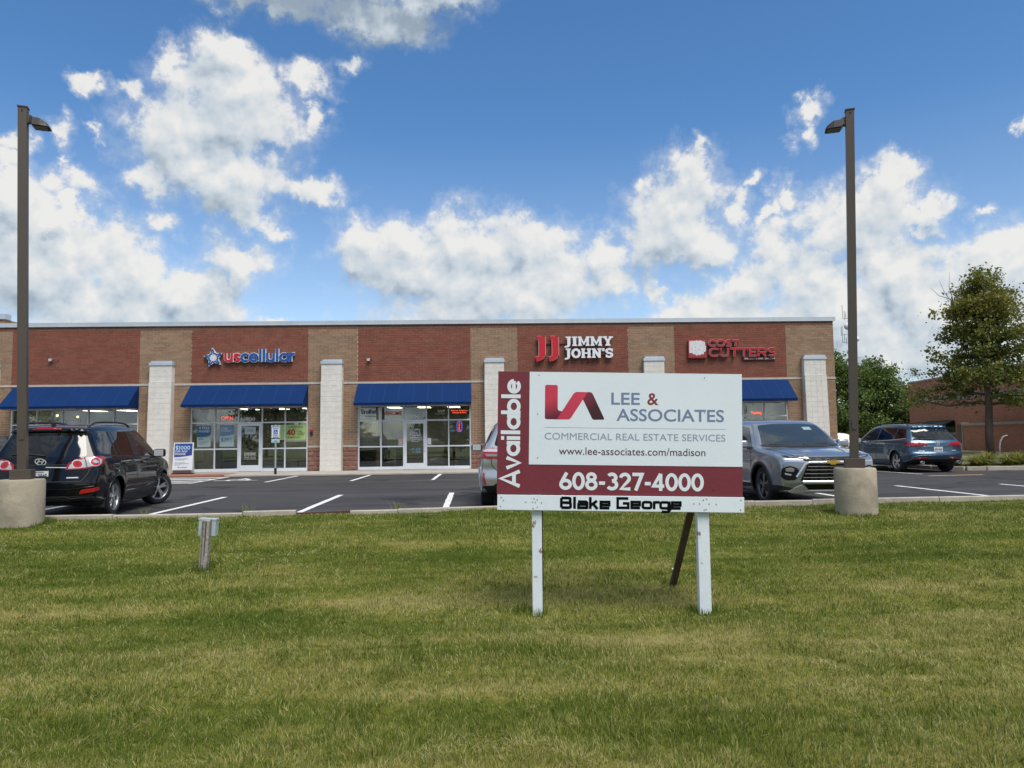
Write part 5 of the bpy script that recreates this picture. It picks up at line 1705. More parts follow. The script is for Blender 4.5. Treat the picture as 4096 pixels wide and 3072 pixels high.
ribC = rpoly([bp_(660, 690), bp_(700, 639), bp_(735, 640), bp_(838, 860), bp_(742, 861)], [0, 0.0, 0.025, 0.018, 0.018])
MB().prism(ribA, 'y', -0.0143, -0.0137).build('ribbon_fold', grad_mat('ribbon_print_a', (0.55, 0.035, 0.075), (0.10, 0.010, 0.025), bp_(400, 700), bp_(440, 840)), board)
MB().prism(ribC, 'y', -0.0146, -0.0137).build('ribbon_fold', grad_mat('ribbon_print_c', (0.20, 0.02, 0.04), (0.045, 0.008, 0.014), bp_(700, 650), bp_(780, 760)), board)
MB().prism(ribB, 'y', -0.0149, -0.0137).build('ribbon_fold', grad_mat('ribbon_print_b', (0.50, 0.03, 0.07), (0.60, 0.045, 0.09), bp_(480, 850), bp_(680, 640)), board)
INK = mat('matte_black_ink', (0.006, 0.006, 0.007), 0.9, spec=0.05)
# name on the lower board, wide square letters
strokes('lettering', 'Blake', bx(482), -0.135, bx(888) - bx(482), 0.115, INK, low, 0.0012, 0.104, sq=4.5, y=-0.0315)
strokes('lettering', 'George', bx(928), -0.130, bx(1450) - bx(928), 0.112, INK, low, 0.0012, 0.104, sq=4.5, y=-0.0315)
# screw heads and holes
scr = mat('dark_screw', (0.03, 0.03, 0.03), 0.6)
for px, pz in ((310, 503), (1636, 524), (303, 815), (305, 1166), (1636, 806), (20, 1480), (215, 1515), (280, 1488), (268, 1516), (290, 1518), (305, 1497), (340, 1521), (273, 1565), (305, 1556), (38, 1502), (15, 1549), (1543, 1528), (1588, 1528), (1618, 1500), (1646, 1490), (1663, 1530), (1720, 1532), (1625, 1577), (1640, 1574), (1916, 1500), (1912, 1576), (355, 1418), (1700, 1418)):
    x, z = bp_(px, pz)
    onl = z < 0
    MB().prism([(x + 0.0055 * math.cos(k * PI / 3), z + 0.0055 * math.sin(k * PI / 3)) for k in range(6)], 'y', (-0.033 if onl else -0.0155), (-0.0295 if onl else -0.0095)).build('screw', scr, low if onl else board)
# posts and the leaning brace
lp = MB()
x0, x1 = bx(263) , bx(341)
lp.box(x0, x1, 0.012, 0.105, -1.32, 1.16)
lp.build('post', PST, rs, rot=(0, R(-1.0), 0), bevel=0.004)
rp = MB()
x0, x1 = bx(1575), bx(1668)
rp.box(x0, x1, 0.012, 0.105, -1.24, 1.16)
rp.build('post', PST, rs, rot=(0, R(-1.4), 0), bevel=0.004)
for (tx, ty, tz), (ex, ey, ez) in (((0.86, 0.11, 0.35), (0.74, 1.12, -1.22)), ((-0.80, 0.11, 0.35), (-0.735, 1.05, -1.20))):
    a, b_ = Vector((tx, ty, tz)), Vector((ex, ey, ez))
    d = (b_ - a).normalized()
    s = d.cross(Vector((0, 1, 0.6))).normalized() * 0.034
    u = s.cross(d).normalized() * 0.02
    MB().hexa([a - s - u, a + s - u, a - s + u, a + s + u, b_ - s - u, b_ + s - u, b_ - s + u, b_ + s + u]).build('brace', mat('weathered_brown_timber', (0.085, 0.052, 0.034), 0.85, var=(5, 0.3, (1, 1, 0.2))), rs)

# ------------------------------------------------------------------ lamp posts
LAMPM = mat('bronze_paint', (0.072, 0.055, 0.043), 0.5, var=(1.2, 0.08))
BASEC = mat('lamp_base_concrete', (0.36, 0.31, 0.235), 0.95, var=(3.5, 0.16), bump=(38, 0.3), tint=((0.22, 0.19, 0.145), 2.2, 0.52, 0.72), coords='World')
def lamp_post(label, x, y, lean_x, yaw, top, side):
    t_ = thing('lamp_post', label, 'lamp post', (x, y, -0.03), group='lamp posts at the lawn edge')
    prof = [(0.33, -0.25), (0.332, 0.3), (0.33, 0.78), (0.315, 0.805), (0.001, 0.812)]
    b_ = MB().lathe(prof, 64).build('concrete_base', BASEC, t_, smooth=False)
    smooth_by_angle(b_, 35)
    w = 0.066
    MB().box(-0.15, 0.15, -0.15, 0.15, 0.812, 0.965).build('base_cover', LAMPM, t_, rot=(0, 0, yaw), bevel=0.006)
    sh = lean_x
    c, s_ = math.cos(yaw), math.sin(yaw)
    cs = [(c * a - s_ * b2, s_ * a + c * b2) for a, b2 in ((-w, -w), (w, -w), (-w, w), (w, w))]
    H = top
    MB().hexa([(a, b2, 0.96) for a, b2 in cs] + [(a + sh * (H - 0.96), b2, H) for a, b2 in cs]).build('pole', LAMPM, t_)
    tip = (sh * (H - 0.96), 0, H)
    MB().box(-w - 0.012, w + 0.012, -w - 0.012, w + 0.012, 0, 0.018).build('pole_cap', LAMPM, t_, loc=tip, rot=(0, 0, yaw))
    hz = 1.25
    MB().box(-0.035, 0.035, -w - 0.012, -w - 0.001, 0, 0.16).build('hand_hole_cover', mat('bronze_cover', (0.075, 0.055, 0.046), 0.5), t_, loc=(sh * (hz + 0.2 - 0.96), 0, hz + 0.2), rot=(0, 0, yaw))
    for k in range(2):
        MB().lathe([(0.009, 0), (0.009, 0.012), (0.001, 0.013)], 8, 'y', (0, -w - 0.013, -0.06)).build('bolt', BLK_, t_, loc=tip, rot=(0, 0, yaw + k * (PI / 2) * (1 if side > 0 else -1)))
    # luminaire on a short arm
    head = bpy.data.objects.new('luminaire', None)
    ang = yaw if side > 0 else yaw + PI
    q = MB()
    # local frame: +x away from the pole
    arm = MB().prism([(w - 0.01, -0.10), (w - 0.01, -0.27), (w + 0.03, -0.25), (w + 0.11, -0.22), (w + 0.13, -0.165), (w + 0.06, -0.12)], 'y', -0.045, 0.045)
    arm.build('arm', LAMPM, t_, loc=tip, rot=(0, 0, ang))
    hv = []
    secs = [(0.11, 0.10, -0.16, -0.25), (0.16, 0.13, -0.165, -0.305), (0.27, 0.135, -0.175, -0.31), (0.37, 0.12, -0.24, -0.31), (0.41, 0.105, -0.295, -0.31)]
    V, F = [], []
    for (xx, hw, zt, zb) in secs:
        V += [(xx, -hw, zb), (xx, -hw * 0.86, zt), (xx, hw * 0.86, zt), (xx, hw, zb)]
    for i in range(len(secs) - 1):
        for j in range(4):
            F.append((i * 4 + j, i * 4 + (j + 1) % 4, (i + 1) * 4 + (j + 1) % 4, (i + 1) * 4 + j))
    F += [(3, 2, 1, 0), tuple(range(len(V) - 4, len(V)))]
    hd = MB().add(V, F).build('lamp_head', mat('lamp_head_dark', (0.030, 0.027, 0.025), 0.5), t_, loc=tip, rot=(0, 0, ang), bevel=0.008)
    MB().box(0.17, 0.37, -0.10, 0.10, -0.318, -0.311).build('lens', mat('lamp_lens', (0.07, 0.065, 0.06), 0.3), hd)
lamp_post('bronze lamp post on round concrete base at the left frame edge', -7.62, 12.34, -0.034, R(18), 7.03, 1)
lamp_post('bronze lamp post on round concrete base before the grey car', 6.11, 12.34, 0.034, R(-20), 6.99, -1)

# ------------------------------------------------------------------ small box on a weathered post
ped = thing('utility_post', 'weathered grey timber post with pale metal utility box behind it', 'utility post', (-3.58, 9.44, -0.24), (0, R(3), 0))
GW = mat('weathered_grey_timber', (0.27, 0.25, 0.22), 0.9, var=(14, 0.35, (1, 1, 0.06)), bump=(30, 0.6), tint=((0.10, 0.085, 0.07), 22, 0.60, 0.66))
pq = MB()
k = 7
prof = [(-0.052, -0.045), (0.050, -0.045), (0.055, 0.045), (-0.054, 0.045)]
pq.hexa([(-0.052, -0.045, -0.2), (0.050, -0.045, -0.2), (-0.054, 0.045, -0.2), (0.055, 0.045, -0.2), (-0.047, -0.04, 0.615), (0.045, -0.045, 0.60), (-0.048, 0.04, 0.61), (0.046, 0.042, 0.625)])
pq.build('post', GW, ped, bevel=0.006)
for x, z0, z1, t_ in ((-0.026, 0.05, 0.60, -0.004), (0.004, 0.12, 0.60, 0.003), (0.014, 0.18, 0.59, -0.002)):
    MB().hexa([(x - 0.002, -0.0475, z0), (x + 0.002, -0.0475, z0), (x - 0.002, -0.04, z0), (x + 0.002, -0.04, z0), (x + t_ - 0.0035, -0.0475, z1), (x + t_ + 0.0035, -0.0475, z1), (x + t_ - 0.0035, -0.04, z1), (x + t_ + 0.0035, -0.04, z1)]).build('crack', mat('crack_dark', (0.05, 0.042, 0.035), 0.9), ped)
UB = mat('utility_box_grey', (0.42, 0.50, 0.53), 0.45, 0.1)
bxm = MB().box(-0.118, 0.092, 0.05, 0.16, 0.405, 0.60).build('metal_box', UB, ped, bevel=0.005)
MB().box(-0.123, 0.097, 0.046, 0.165, 0.600, 0.622).build('lid', UB, bxm, bevel=0.003)
tag(MB().add([(2.16, 8.98, -0.255), (2.27, 8.96, -0.25), (2.26, 9.0, -0.245), (2.17, 9.01, -0.25), (2.2, 8.99, -0.235)], [(0, 1, 4), (1, 2, 4), (2, 3, 4), (3, 0, 4), (3, 2, 1, 0)]).build('paper_scrap', PWHITE), 'small white paper scrap lying in the grass behind the board', 'litter')

# ------------------------------------------------------------------ cars
def catmull(P, closed=True, k=6):
    P = [np.array(p, float) for p in P]
    n = len(P)
    out = []
    for i in range(n if closed else n - 1):
        p0, p1, p2, p3 = P[i - 1] if closed or i else P[0], P[i], P[(i + 1) % n], P[(i + 2) % n] if closed or i + 2 < n else P[-1]
        for j in range(k):
            t = j / k
            # centripetal-ish: damp overshoot with 0.4 tension
            m1, m2 = 0.42 * (p2 - p0), 0.42 * (p3 - p1)
            l = np.linalg.norm(p2 - p1)
            for m_ in (m1, m2):
                lm = np.linalg.norm(m_)
                if lm > l:
                    m_ *= l / lm
            h = t * t * t, t * t
            out.append((2 * h[0] - 3 * h[1] + 1) * p1 + (h[0] - 2 * h[1] + t) * m1 + (-2 * h[0] + 3 * h[1]) * p2 + (h[0] - h[1]) * m2)
    return np.array(out)
class Body:
    """A car body: side outline (x forward, z up) crossed with a width profile, rounded where they meet."""
    def __init__(s, outline, wz, L, bow_f=0.14, bow_r=0.10, crown=0.05, k=0.07, tf=0.17, tr=0.10, flare=0.02, wheels=(), arch=0.39, rw=0.35, rows=(56, 130), nth=230, gh=None):
        P = catmull(outline)
        s.L = L
        h = 0.02
        x0, z0 = P[:, 0].min() - 0.6, P[:, 1].min() - 0.5
        gx = np.arange(x0, P[:, 0].max() + 0.6, h)
        gz = np.arange(z0, P[:, 1].max() + 0.6, h)
        GX, GZ = np.meshgrid(gx, gz, indexing='ij')
        d = np.full(GX.shape, 9.0)
        ins = np.zeros(GX.shape, bool)
        Q = np.roll(P, -1, axis=0)
        for (ax, az_), (bx_, bz_) in zip(P, Q):
            ex, ez = bx_ - ax, bz_ - az_
            l2 = ex * ex + ez * ez
            if l2 < 1e-12:
                continue
            t = np.clip(((GX - ax) * ex + (GZ - az_) * ez) / l2, 0, 1)
            d = np.minimum(d, (GX - ax - t * ex) ** 2 + (GZ - az_ - t * ez) ** 2)
            cr = ((az_ > GZ) != (bz_ > GZ))
            if az_ != bz_:
                ins ^= cr & (GX < (bx_ - ax) * (GZ - az_) / (bz_ - az_) + ax)
        s.sdf = np.where(ins, -1, 1) * np.sqrt(d)
        s.x0, s.z0, s.h = x0, z0, h
        wz = np.array(wz)
        zz = np.linspace(0, 2, 201)
        ww = np.interp(zz, wz[:, 0], wz[:, 1])
        kern = np.array([1, 2, 3, 2, 1]) / 9
        ww2 = np.convolve(np.pad(ww, 2, 'edge'), kern, 'valid')
        def W(x, z):
            w = np.interp(z, zz, ww2)
            f = np.clip((x - (L / 2 - 1.15)) / 1.15, 0, 1.2)
            r_ = np.clip((-x - (L / 2 - 1.15)) / 1.15, 0, 1.2)
            w = w * (1 - tf * f ** 2.4 - tr * r_ ** 2.4)
            if gh is not None:   # greenhouse narrows towards its ends
                g_ = np.clip((z - gh[0]) / 0.4, 0, 1)
                w = w * (1 - g_ * (gh[1] * np.clip((x - 0.0) / 1.2, 0, 1.2) ** 2 + gh[2] * np.clip((-x - 0.6) / 1.4, 0, 1.2) ** 2))
            for xw in wheels:
                rr = np.sqrt((x - xw) ** 2 + (z - rw) ** 2)
                w = w + flare * np.exp(-((rr - arch) / 0.10) ** 2) * (z < 1.0)
            return w
        s.W = W
        def F(x, y, z):
            ay = np.abs(y)
            q = np.clip(ay / 0.93, 0, 1.3)
            xf = np.clip((x - 0.3) / (L / 2 - 0.3), 0, 1)
            xr = np.clip((-x - 0.3) / (L / 2 - 0.3), 0, 1)
            xx = x + bow_f * q ** 2.4 * xf - bow_r * q ** 2.4 * xr
            zc = z + crown * q ** 2 * np.clip((z - 0.75) / 0.4, 0, 1)
            fx = np.clip((xx - s.x0) / s.h, 0, s.sdf.shape[0] - 1.001)
            fz = np.clip((zc - s.z0) / s.h, 0, s.sdf.shape[1] - 1.001)
            i, j = fx.astype(int), fz.astype(int)
            u, v = fx - i, fz - j
            S = s.sdf[i, j] * (1 - u) * (1 - v) + s.sdf[i + 1, j] * u * (1 - v) + s.sdf[i, j + 1] * (1 - u) * v + s.sdf[i + 1, j + 1] * u * v
            D = ay - W(x, z)
            hh = np.clip(k - np.abs(S - D), 0, None) / k
            return np.maximum(S, D) + hh * hh * k * 0.25
        s.F = F
        # sample with rays from a spine
        nc, nm = rows
        xa, xb, zc = -L / 2 + 1.0, L / 2 - 1.0, 0.72
        rowsl = []
        for i in range(nc):
            ph = (i + 0.02) / nc * PI / 2
            rowsl.append((xa, -math.cos(ph), math.sin(ph)))
        for i in range(nm):
            rowsl.append((xa + (xb - xa) * i / (nm - 1), 0.0, 1.0))
        for i in range(nc):
            ph = (nc - i - 1 + 0.02) / nc * PI / 2
            rowsl.append((xb, math.cos(ph), math.sin(ph)))
        RL = np.array(rowsl)
        th = np.linspace(0, 2 * PI, nth, endpoint=False)
        # denser where the flat roof/floor corners are
        ct, st_ = np.cos(th), np.sin(th)
        OX = np.repeat(RL[:, 0], nth)
        DX = np.repeat(RL[:, 1], nth)
        DR = np.repeat(RL[:, 2], nth)
        DY, DZ = DR * np.tile(ct, len(RL)), DR * np.tile(st_, len(RL))
        lo, hi = np.zeros_like(OX), np.full_like(OX, 2.6)
        for _ in range(20):
            mid = (lo + hi) / 2
            f = F(OX + DX * mid, DY * mid, zc + DZ * mid)
            inside = f < 0
            lo = np.where(inside, mid, lo)
            hi = np.where(inside, hi, mid)
        V = np.stack([OX + DX * lo, DY * lo, zc + DZ * lo], -1)
        nr = len(RL)
        I = np.arange(nr * nth).reshape(nr, nth)
        J = np.roll(I, -1, axis=1)
        Fq = np.stack([I[:-1], I[1:], J[1:], J[:-1]], -1).reshape(-1, 4)
        s.V, s.Fq = V, Fq
        s.bvh = BVHTree.FromPolygons(V.tolist(), Fq.tolist())
        s.wheels, s.arch, s.rw = wheels, arch, rw
    def mesh(s, m):
        c = s.V[s.Fq].mean(1)
        keep = np.ones(len(c), bool)
        for xw in s.wheels:
            keep &= ~(((c[:, 0] - xw) ** 2 + (c[:, 2] - s.rw) ** 2 < s.arch ** 2) & (np.abs(c[:, 1]) > 0.5))
        return raw_mesh('body', s.V, s.Fq[keep], m, True)
    def hit(s, frame, u, v):
        if frame == 'R':
            o, d = Vector((-5, u, v)), Vector((1, 0, 0))
        elif frame == 'F':
            o, d = Vector((5, u, v)), Vector((-1, 0, 0))
        elif frame == 'T':
            o, d = Vector((u, v, 5)), Vector((0, 0, -1))
        elif frame == 'SL':
            o, d = Vector((u, 4, v)), Vector((0, -1, 0))
        elif frame == 'SR':
            o, d = Vector((u, -4, v)), Vector((0, 1, 0))
        else:   # (angle): horizontal ray from that plan angle (degrees from +x, counter-clockwise); u runs leftwards seen from outside
            a = R(frame)
            n = Vector((math.cos(a), math.sin(a), 0))
            t = Vector((-math.sin(a), math.cos(a), 0))
            c = Vector((s.L / 2 - 0.8, 0, 0)) * (1 if math.cos(a) > 0 else -1)
            o, d = c + n * 5 + t * u + Vector((0, 0, v)), -n
        p, n, i, dist = s.bvh.ray_cast(o, d)
        if p is None:
            p, n, i, dist = s.bvh.find_nearest(o + d * 4)
        if n.dot(d) > 0:
            n = -n
        return p, n
    def decal(s, name, poly, frame, m, parent, off=0.004, h=0.06, skirt=0.012):
        poly = [tuple(p) for p in poly]
        ring = []
        for i in range(len(poly)):
            a, b_ = np.array(poly[i]), np.array(poly[(i + 1) % len(poly)])
            k = max(1, int(np.linalg.norm(b_ - a) / h))
            for j in range(k):
                ring.append(tuple(a + (b_ - a) * j / k))
        n = len(ring)
        rp = np.array(ring)
        x0, z0 = rp.min(0)
        x1, z1 = rp.max(0)
        pts = list(ring)
        gx, gz = np.arange(x0 + h * 0.5, x1, h), np.arange(z0 + h * 0.5, z1, h)
        for x in gx:
            for z in gz:
                ins = False
                for i in range(n):
                    (ax, az_), (bx_, bz_) = ring[i], ring[(i + 1) % n]
                    if (az_ > z) != (bz_ > z) and x < (bx_ - ax) * (z - az_) / (bz_ - az_) + ax:
                        ins = not ins
                if ins and np.min((rp[:, 0] - x) ** 2 + (rp[:, 1] - z) ** 2) > (h * 0.4) ** 2:
                    pts.append((x, z))
        vo, eo, fo, ov, oe, of = delaunay_2d_cdt([Vector(p) for p in pts], [], [list(range(n))], 1, 1e-6)
        V, N = [], []
        for p in vo:
            q, nn = s.hit(frame, p[0], p[1])
            V.append(q + nn * off)
            N.append(nn)
        bm = bmesh.new()
        bv = [bm.verts.new(p) for p in V]
        for f in fo:
            try:
                bm.faces.new([bv[i] for i in f])
            except ValueError:
                pass
        bm.verts.index_update()
        bmesh.ops.recalc_face_normals(bm, faces=bm.faces)
        tot = Vector()
        for f in bm.faces:
            tot += f.normal * f.calc_area()
        mean = Vector()
        for q in N:
            mean += q
        if tot.dot(mean) < 0:
            bmesh.ops.reverse_faces(bm, faces=bm.faces)
        be = [e for e in bm.edges if e.is_boundary]
        r_ = bmesh.ops.extrude_edge_only(bm, edges=be)
        nv = [g_ for g_ in r_['geom'] if isinstance(g_, bmesh.types.BMVert)]
        for v in nv:
            # nearest original to know its normal
            q, nn, ii, dd = s.bvh.find_nearest(v.co)
            v.co -= (v.co - q) + (v.co - q).normalized() * skirt * 0.3
        for e in be:
            e.smooth = False
        for f in bm.faces:
            f.smooth = True
        me = bpy.data.meshes.new(name)
        bm.to_mesh(me)
        bm.free()
        me.materials.append(m)
        return link_mesh(name, me, parent)
    def line(s, name, pts, frame, w, m, parent, off=0.003, h=0.05, thick=0.0):
        """strip (seam, trim) lying on the body along a 2D polyline"""
        P = []
        for i in range(len(pts) - 1):
            a, b_ = np.array(pts[i], float), np.array(pts[i + 1], float)
            k = max(1, int(np.linalg.norm(b_ - a) / h))
            P += [a + (b_ - a) * j / k for j in range(k)]
        P.append(np.array(pts[-1], float))
        V, F = [], []
        n = len(P)
        for i in range(n):
            d = P[min(i + 1, n - 1)] - P[max(i - 1, 0)]
            d = d / (np.linalg.norm(d) or 1)
            nn = np.array((-d[1], d[0])) * w / 2
            for sg in (1, -1):
                q, nr = s.hit(frame, *(P[i] + nn * sg))
                V.append(q + nr * off)
        for i in range(n - 1):
            F.append((2 * i, 2 * i + 1, 2 * i + 3, 2 * i + 2))
        if thick:
            V2 = []
            for i in range(n):
                for sg in (0, 1):
                    q, nr, ii, dd = s.bvh.find_nearest(V[2 * i + sg])
                    V2.append(q - (V[2 * i + sg] - q).normalized() * 0.004)
            o = len(V)
            V += V2
            for i in range(n - 1):
                F.append((2 * i, 2 * i + 2, o + 2 * i + 2, o + 2 * i))
                F.append((2 * i + 1, o + 2 * i + 1, o + 2 * i + 3, 2 * i + 3))
        return MB().add(V, F).build(name, m, parent, smooth=True)

RUB = mat('tyre_rubber', (0.018, 0.018, 0.019), 0.85, bump=(60, 0.3))
RIMS = mat('bright_alloy', (0.62, 0.62, 0.63), 0.28, 0.85)
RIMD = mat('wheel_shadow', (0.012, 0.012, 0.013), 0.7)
RIMG = mat('grey_alloy', (0.20, 0.20, 0.21), 0.3, 0.85)
PLAST = mat('black_plastic', (0.017, 0.017, 0.018), 0.6)
GLASSD = mat('privacy_glass', (0.006, 0.007, 0.008), 0.04, spec=0.75)
GLASSM = mat('car_glass', (0.020, 0.026, 0.030), 0.03, spec=0.8)
CHROME = mat('chrome', (0.80, 0.82, 0.85), 0.22, 0.65)
TLRED = mat('tail_lamp_red', (0.30, 0.004, 0.008), 0.2, coat=0.5)
TLWHT = mat('tail_lamp_clear', (0.42, 0.41, 0.43), 0.2, coat=0.6)
REFL = mat('reflector_red', (0.42, 0.012, 0.018), 0.2, coat=0.6)
LAMPD = mat('headlamp_dark', (0.03, 0.032, 0.036), 0.08, coat=1.0)
PLATE = mat('plate_white', (0.62, 0.62, 0.60), 0.5)
PLINK = mat('plate_ink', (0.02, 0.03, 0.06), 0.6)
def wheel(parent, x, y, r, w, side, style, rimm, steer=0.0, rr=None):
    """tyre with rim, spokes and hub as sub-parts"""
    rr = rr or r * 0.70
    tp = [(rr - 0.02, -w * 0.46), (rr + 0.01, -w * 0.5), (r - 0.045, -w * 0.5), (r - 0.012, -w * 0.44), (r, -w * 0.33), (r, w * 0.33), (r - 0.012, w * 0.44), (r - 0.045, w * 0.5), (rr + 0.01, w * 0.5), (rr - 0.02, w * 0.46)]
    t_ = MB().lathe(tp, 56, 'y').build('wheel', RUB, parent, loc=(x, y, r), rot=(0, 0, steer))
    smooth_by_angle(t_, 50)
    so_ = 1 if side > 0 else -1
    f = so_ * w * 0.46
    MB().lathe([(rr + 0.012, f), (rr + 0.006, f + so_ * 0.006), (rr - 0.012, f + so_ * 0.004), (rr - 0.022, f - so_ * 0.03), (rr - 0.03, f - so_ * 0.14)], 56, 'y').build('rim', rimm, t_, smooth=True)
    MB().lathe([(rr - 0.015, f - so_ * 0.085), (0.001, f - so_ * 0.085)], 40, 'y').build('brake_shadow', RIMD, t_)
    q = MB()
    n, dbl = style
    for i in range(n):
        a = 2 * PI * i / n + PI / 2
        for sgn in ((-1, 1) if dbl else (0,)):
            da0, da1 = sgn * 0.10, sgn * (0.30 if dbl else 0)
            r0, r1 = 0.035, rr - 0.012
            w0, w1 = (0.020, 0.020) if dbl else (0.034, 0.050)
            if dbl:
                da1 = sgn * 0.155
            c0, c1 = a + da0, a + da1
            p0 = np.array((r0 * math.cos(c0), r0 * math.sin(c0)))
            p1 = np.array((r1 * math.cos(c1), r1 * math.sin(c1)))
            d = (p1 - p0) / np.linalg.norm(p1 - p0)
            nn = np.array((-d[1], d[0]))
            ya, yb = f - so_ * 0.012, f - so_ * 0.022
            V = []
            for yy in (0.0, -so_ * 0.035):
                V += [(*(p0 - nn * w0), ya + yy), (*(p0 + nn * w0), ya + yy), (*(p1 - nn * w1), yb + yy), (*(p1 + nn * w1), yb + yy)]
            V = [(v[0], v[2], v[1]) for v in V]
            q.add(V, [(0, 1, 3, 2), (4, 6, 7, 5), (0, 2, 6, 4), (1, 5, 7, 3), (2, 3, 7, 6), (0, 4, 5, 1)])
    q.build('spokes', rimm, t_, bevel=0.004)
    MB().lathe([(0.001, f + so_ * 0.004), (0.03, f + so_ * 0.003), (0.062, f - so_ * 0.008), (0.07, f - so_ * 0.04)], 24, 'y').build('hub', rimm, t_, smooth=True)
    for i in range(5):
        a = 2 * PI * i / 5 + PI / 2 + PI / 5
        MB().lathe([(0.010, f - so_ * 0.02), (0.010, f - so_ * 0.004), (0.001, f - so_ * 0.003)], 8, 'y', (0.055 * math.cos(a), 0, 0.055 * math.sin(a))).build('lug_nut', RIMD, t_)
    return t_
def arches(body, car, lipw, m, off=0.012):
    for xw in body.wheels:
        for fr_, sg in (('SL', 1), ('SR', -1)):
            pts = []
            for k in range(25):
                a = R(-18 + 216 * k / 24)
                pts.append((xw + (body.arch + lipw / 2 - 0.012) * math.cos(a), max(body.rw + (body.arch + lipw / 2 - 0.012) * math.sin(a), 0.24)))
            body.line('arch_trim', pts, fr_, lipw, m, car, off=off, h=0.2, thick=1)
            # dark liner
            V, F = [], []
            for k in range(25):
                a = R(-20 + 220 * k / 24)
                for yy in (0.45, 0.885):
                    V.append((xw + (body.arch - 0.008) * math.cos(a), sg * yy, body.rw + (body.arch - 0.008) * math.sin(a)))
            for k in range(24):
                F.append((2 * k, 2 * k + 1, 2 * k + 3, 2 * k + 2))
            o = len(V)
            V += [(xw + (body.arch - 0.008) * math.cos(R(-20 + 220 * k / 24)), sg * 0.45, body.rw + (body.arch - 0.008) * math.sin(R(-20 + 220 * k / 24))) for k in range(25)]
            F.append(tuple(range(o, o + 25)))
            MB().add(V, F).build('wheel_liner', RIMD, car)
def mirror(body, car, x, y, z, side, m, glass, face=-1):
    """door mirror on a stalk; face -1: glass looks backwards"""
    t_ = MB()
    hx, hy, hz = 0.075, 0.115, 0.085
    o = MB().box(-hx, hx, -hy, hy, -hz, hz).build('mirror_housing', m, car, loc=(x, y, z), bevel=0.05, bseg=3, smooth=True)
    MB().box(-hx - 0.006, -hx + 0.004, -hy + 0.022, hy - 0.022, -hz + 0.018, hz - 0.018).build('mirror_glass', glass, o, bevel=0.003)
    MB().box(-0.03, 0.05, -0.03, 0.03, -0.02, 0.02).build('mirror_arm', PLAST, o, loc=(0.02, -side * (hy + 0.02), -hz + 0.01))
def rails(body, car, x0, x1, y, h, m):
    for sg in (1, -1):
        pts = []
        n = 14
        for i in range(n + 1):
            x = x0 + (x1 - x0) * i / n
            p, nn = body.hit('T', x, sg * y)
            e = min(i, n - i) / 2.0
            pts.append((x, sg * y, p.z + h * min(1, e) + (0.0 if e else -0.005)))
        MB().tube(pts, 0.017, 8).build('roof_rail', m, car, smooth=True)
def car_thing(label, x, y, rz, cat='car'):
    return thing('parked_car', label, cat, (x, y, 0.0), (0, 0, rz), 'cars parked in the lot')
def paint(name, col, metal, rough=0.35):
    return mat(name, col, rough, metal, coat=1.0, spec=0.5)
def rounded(poly, r=0.03):
    return rpoly(poly, r)

# ---- black crossover, seen from its right rear
P_BLACK = mat('black_car_paint', (0.003, 0.0035, 0.006), 0.3, 0.0, coat=0.85, spec=0.05)
hy = car_thing('black crossover backed up to the kerb behind the left lamp post', -8.06, 15.30, R(97))
hb = Body([(-2.10, 0.30), (-2.27, 0.40), (-2.315, 0.62), (-2.285, 0.76), (-2.245, 0.88), (-2.20, 1.05), (-2.06, 1.34), (-1.955, 1.53), (-2.01, 1.60), (-1.88, 1.655), (-1.2, 1.705), (-0.4, 1.72), (0.15, 1.695), (0.52, 1.61), (0.90, 1.36), (1.22, 1.13), (1.40, 1.085), (1.85, 0.99), (2.15, 0.87), (2.29, 0.72), (2.30, 0.50), (2.20, 0.27), (1.2, 0.20), (-1.2, 0.20)],
          [(0.0, 0.80), (0.25, 0.88), (0.42, 0.925), (0.62, 0.945), (0.80, 0.945), (0.95, 0.935), (1.06, 0.915), (1.12, 0.885), (1.35, 0.80), (1.60, 0.69), (1.72, 0.60), (2, 0.5)],
          4.65, wheels=(-1.34, 1.36), arch=0.40, rw=0.355, gh=(1.1, 0.06, 0.10), tr=0.09, bow_r=0.16)
link_mesh('body', hb.mesh(P_BLACK), hy)
arches(hb, hy, 0.035, P_BLACK, 0.008)
for xw, st_ in ((-1.34, 0), (1.36, R(-36))):
    wheel(hy, xw, -0.79, 0.355, 0.235, -1, (5, True), RIMS, st_)
    wheel(hy, xw, 0.79, 0.355, 0.235, 1, (5, True), RIMS, st_)
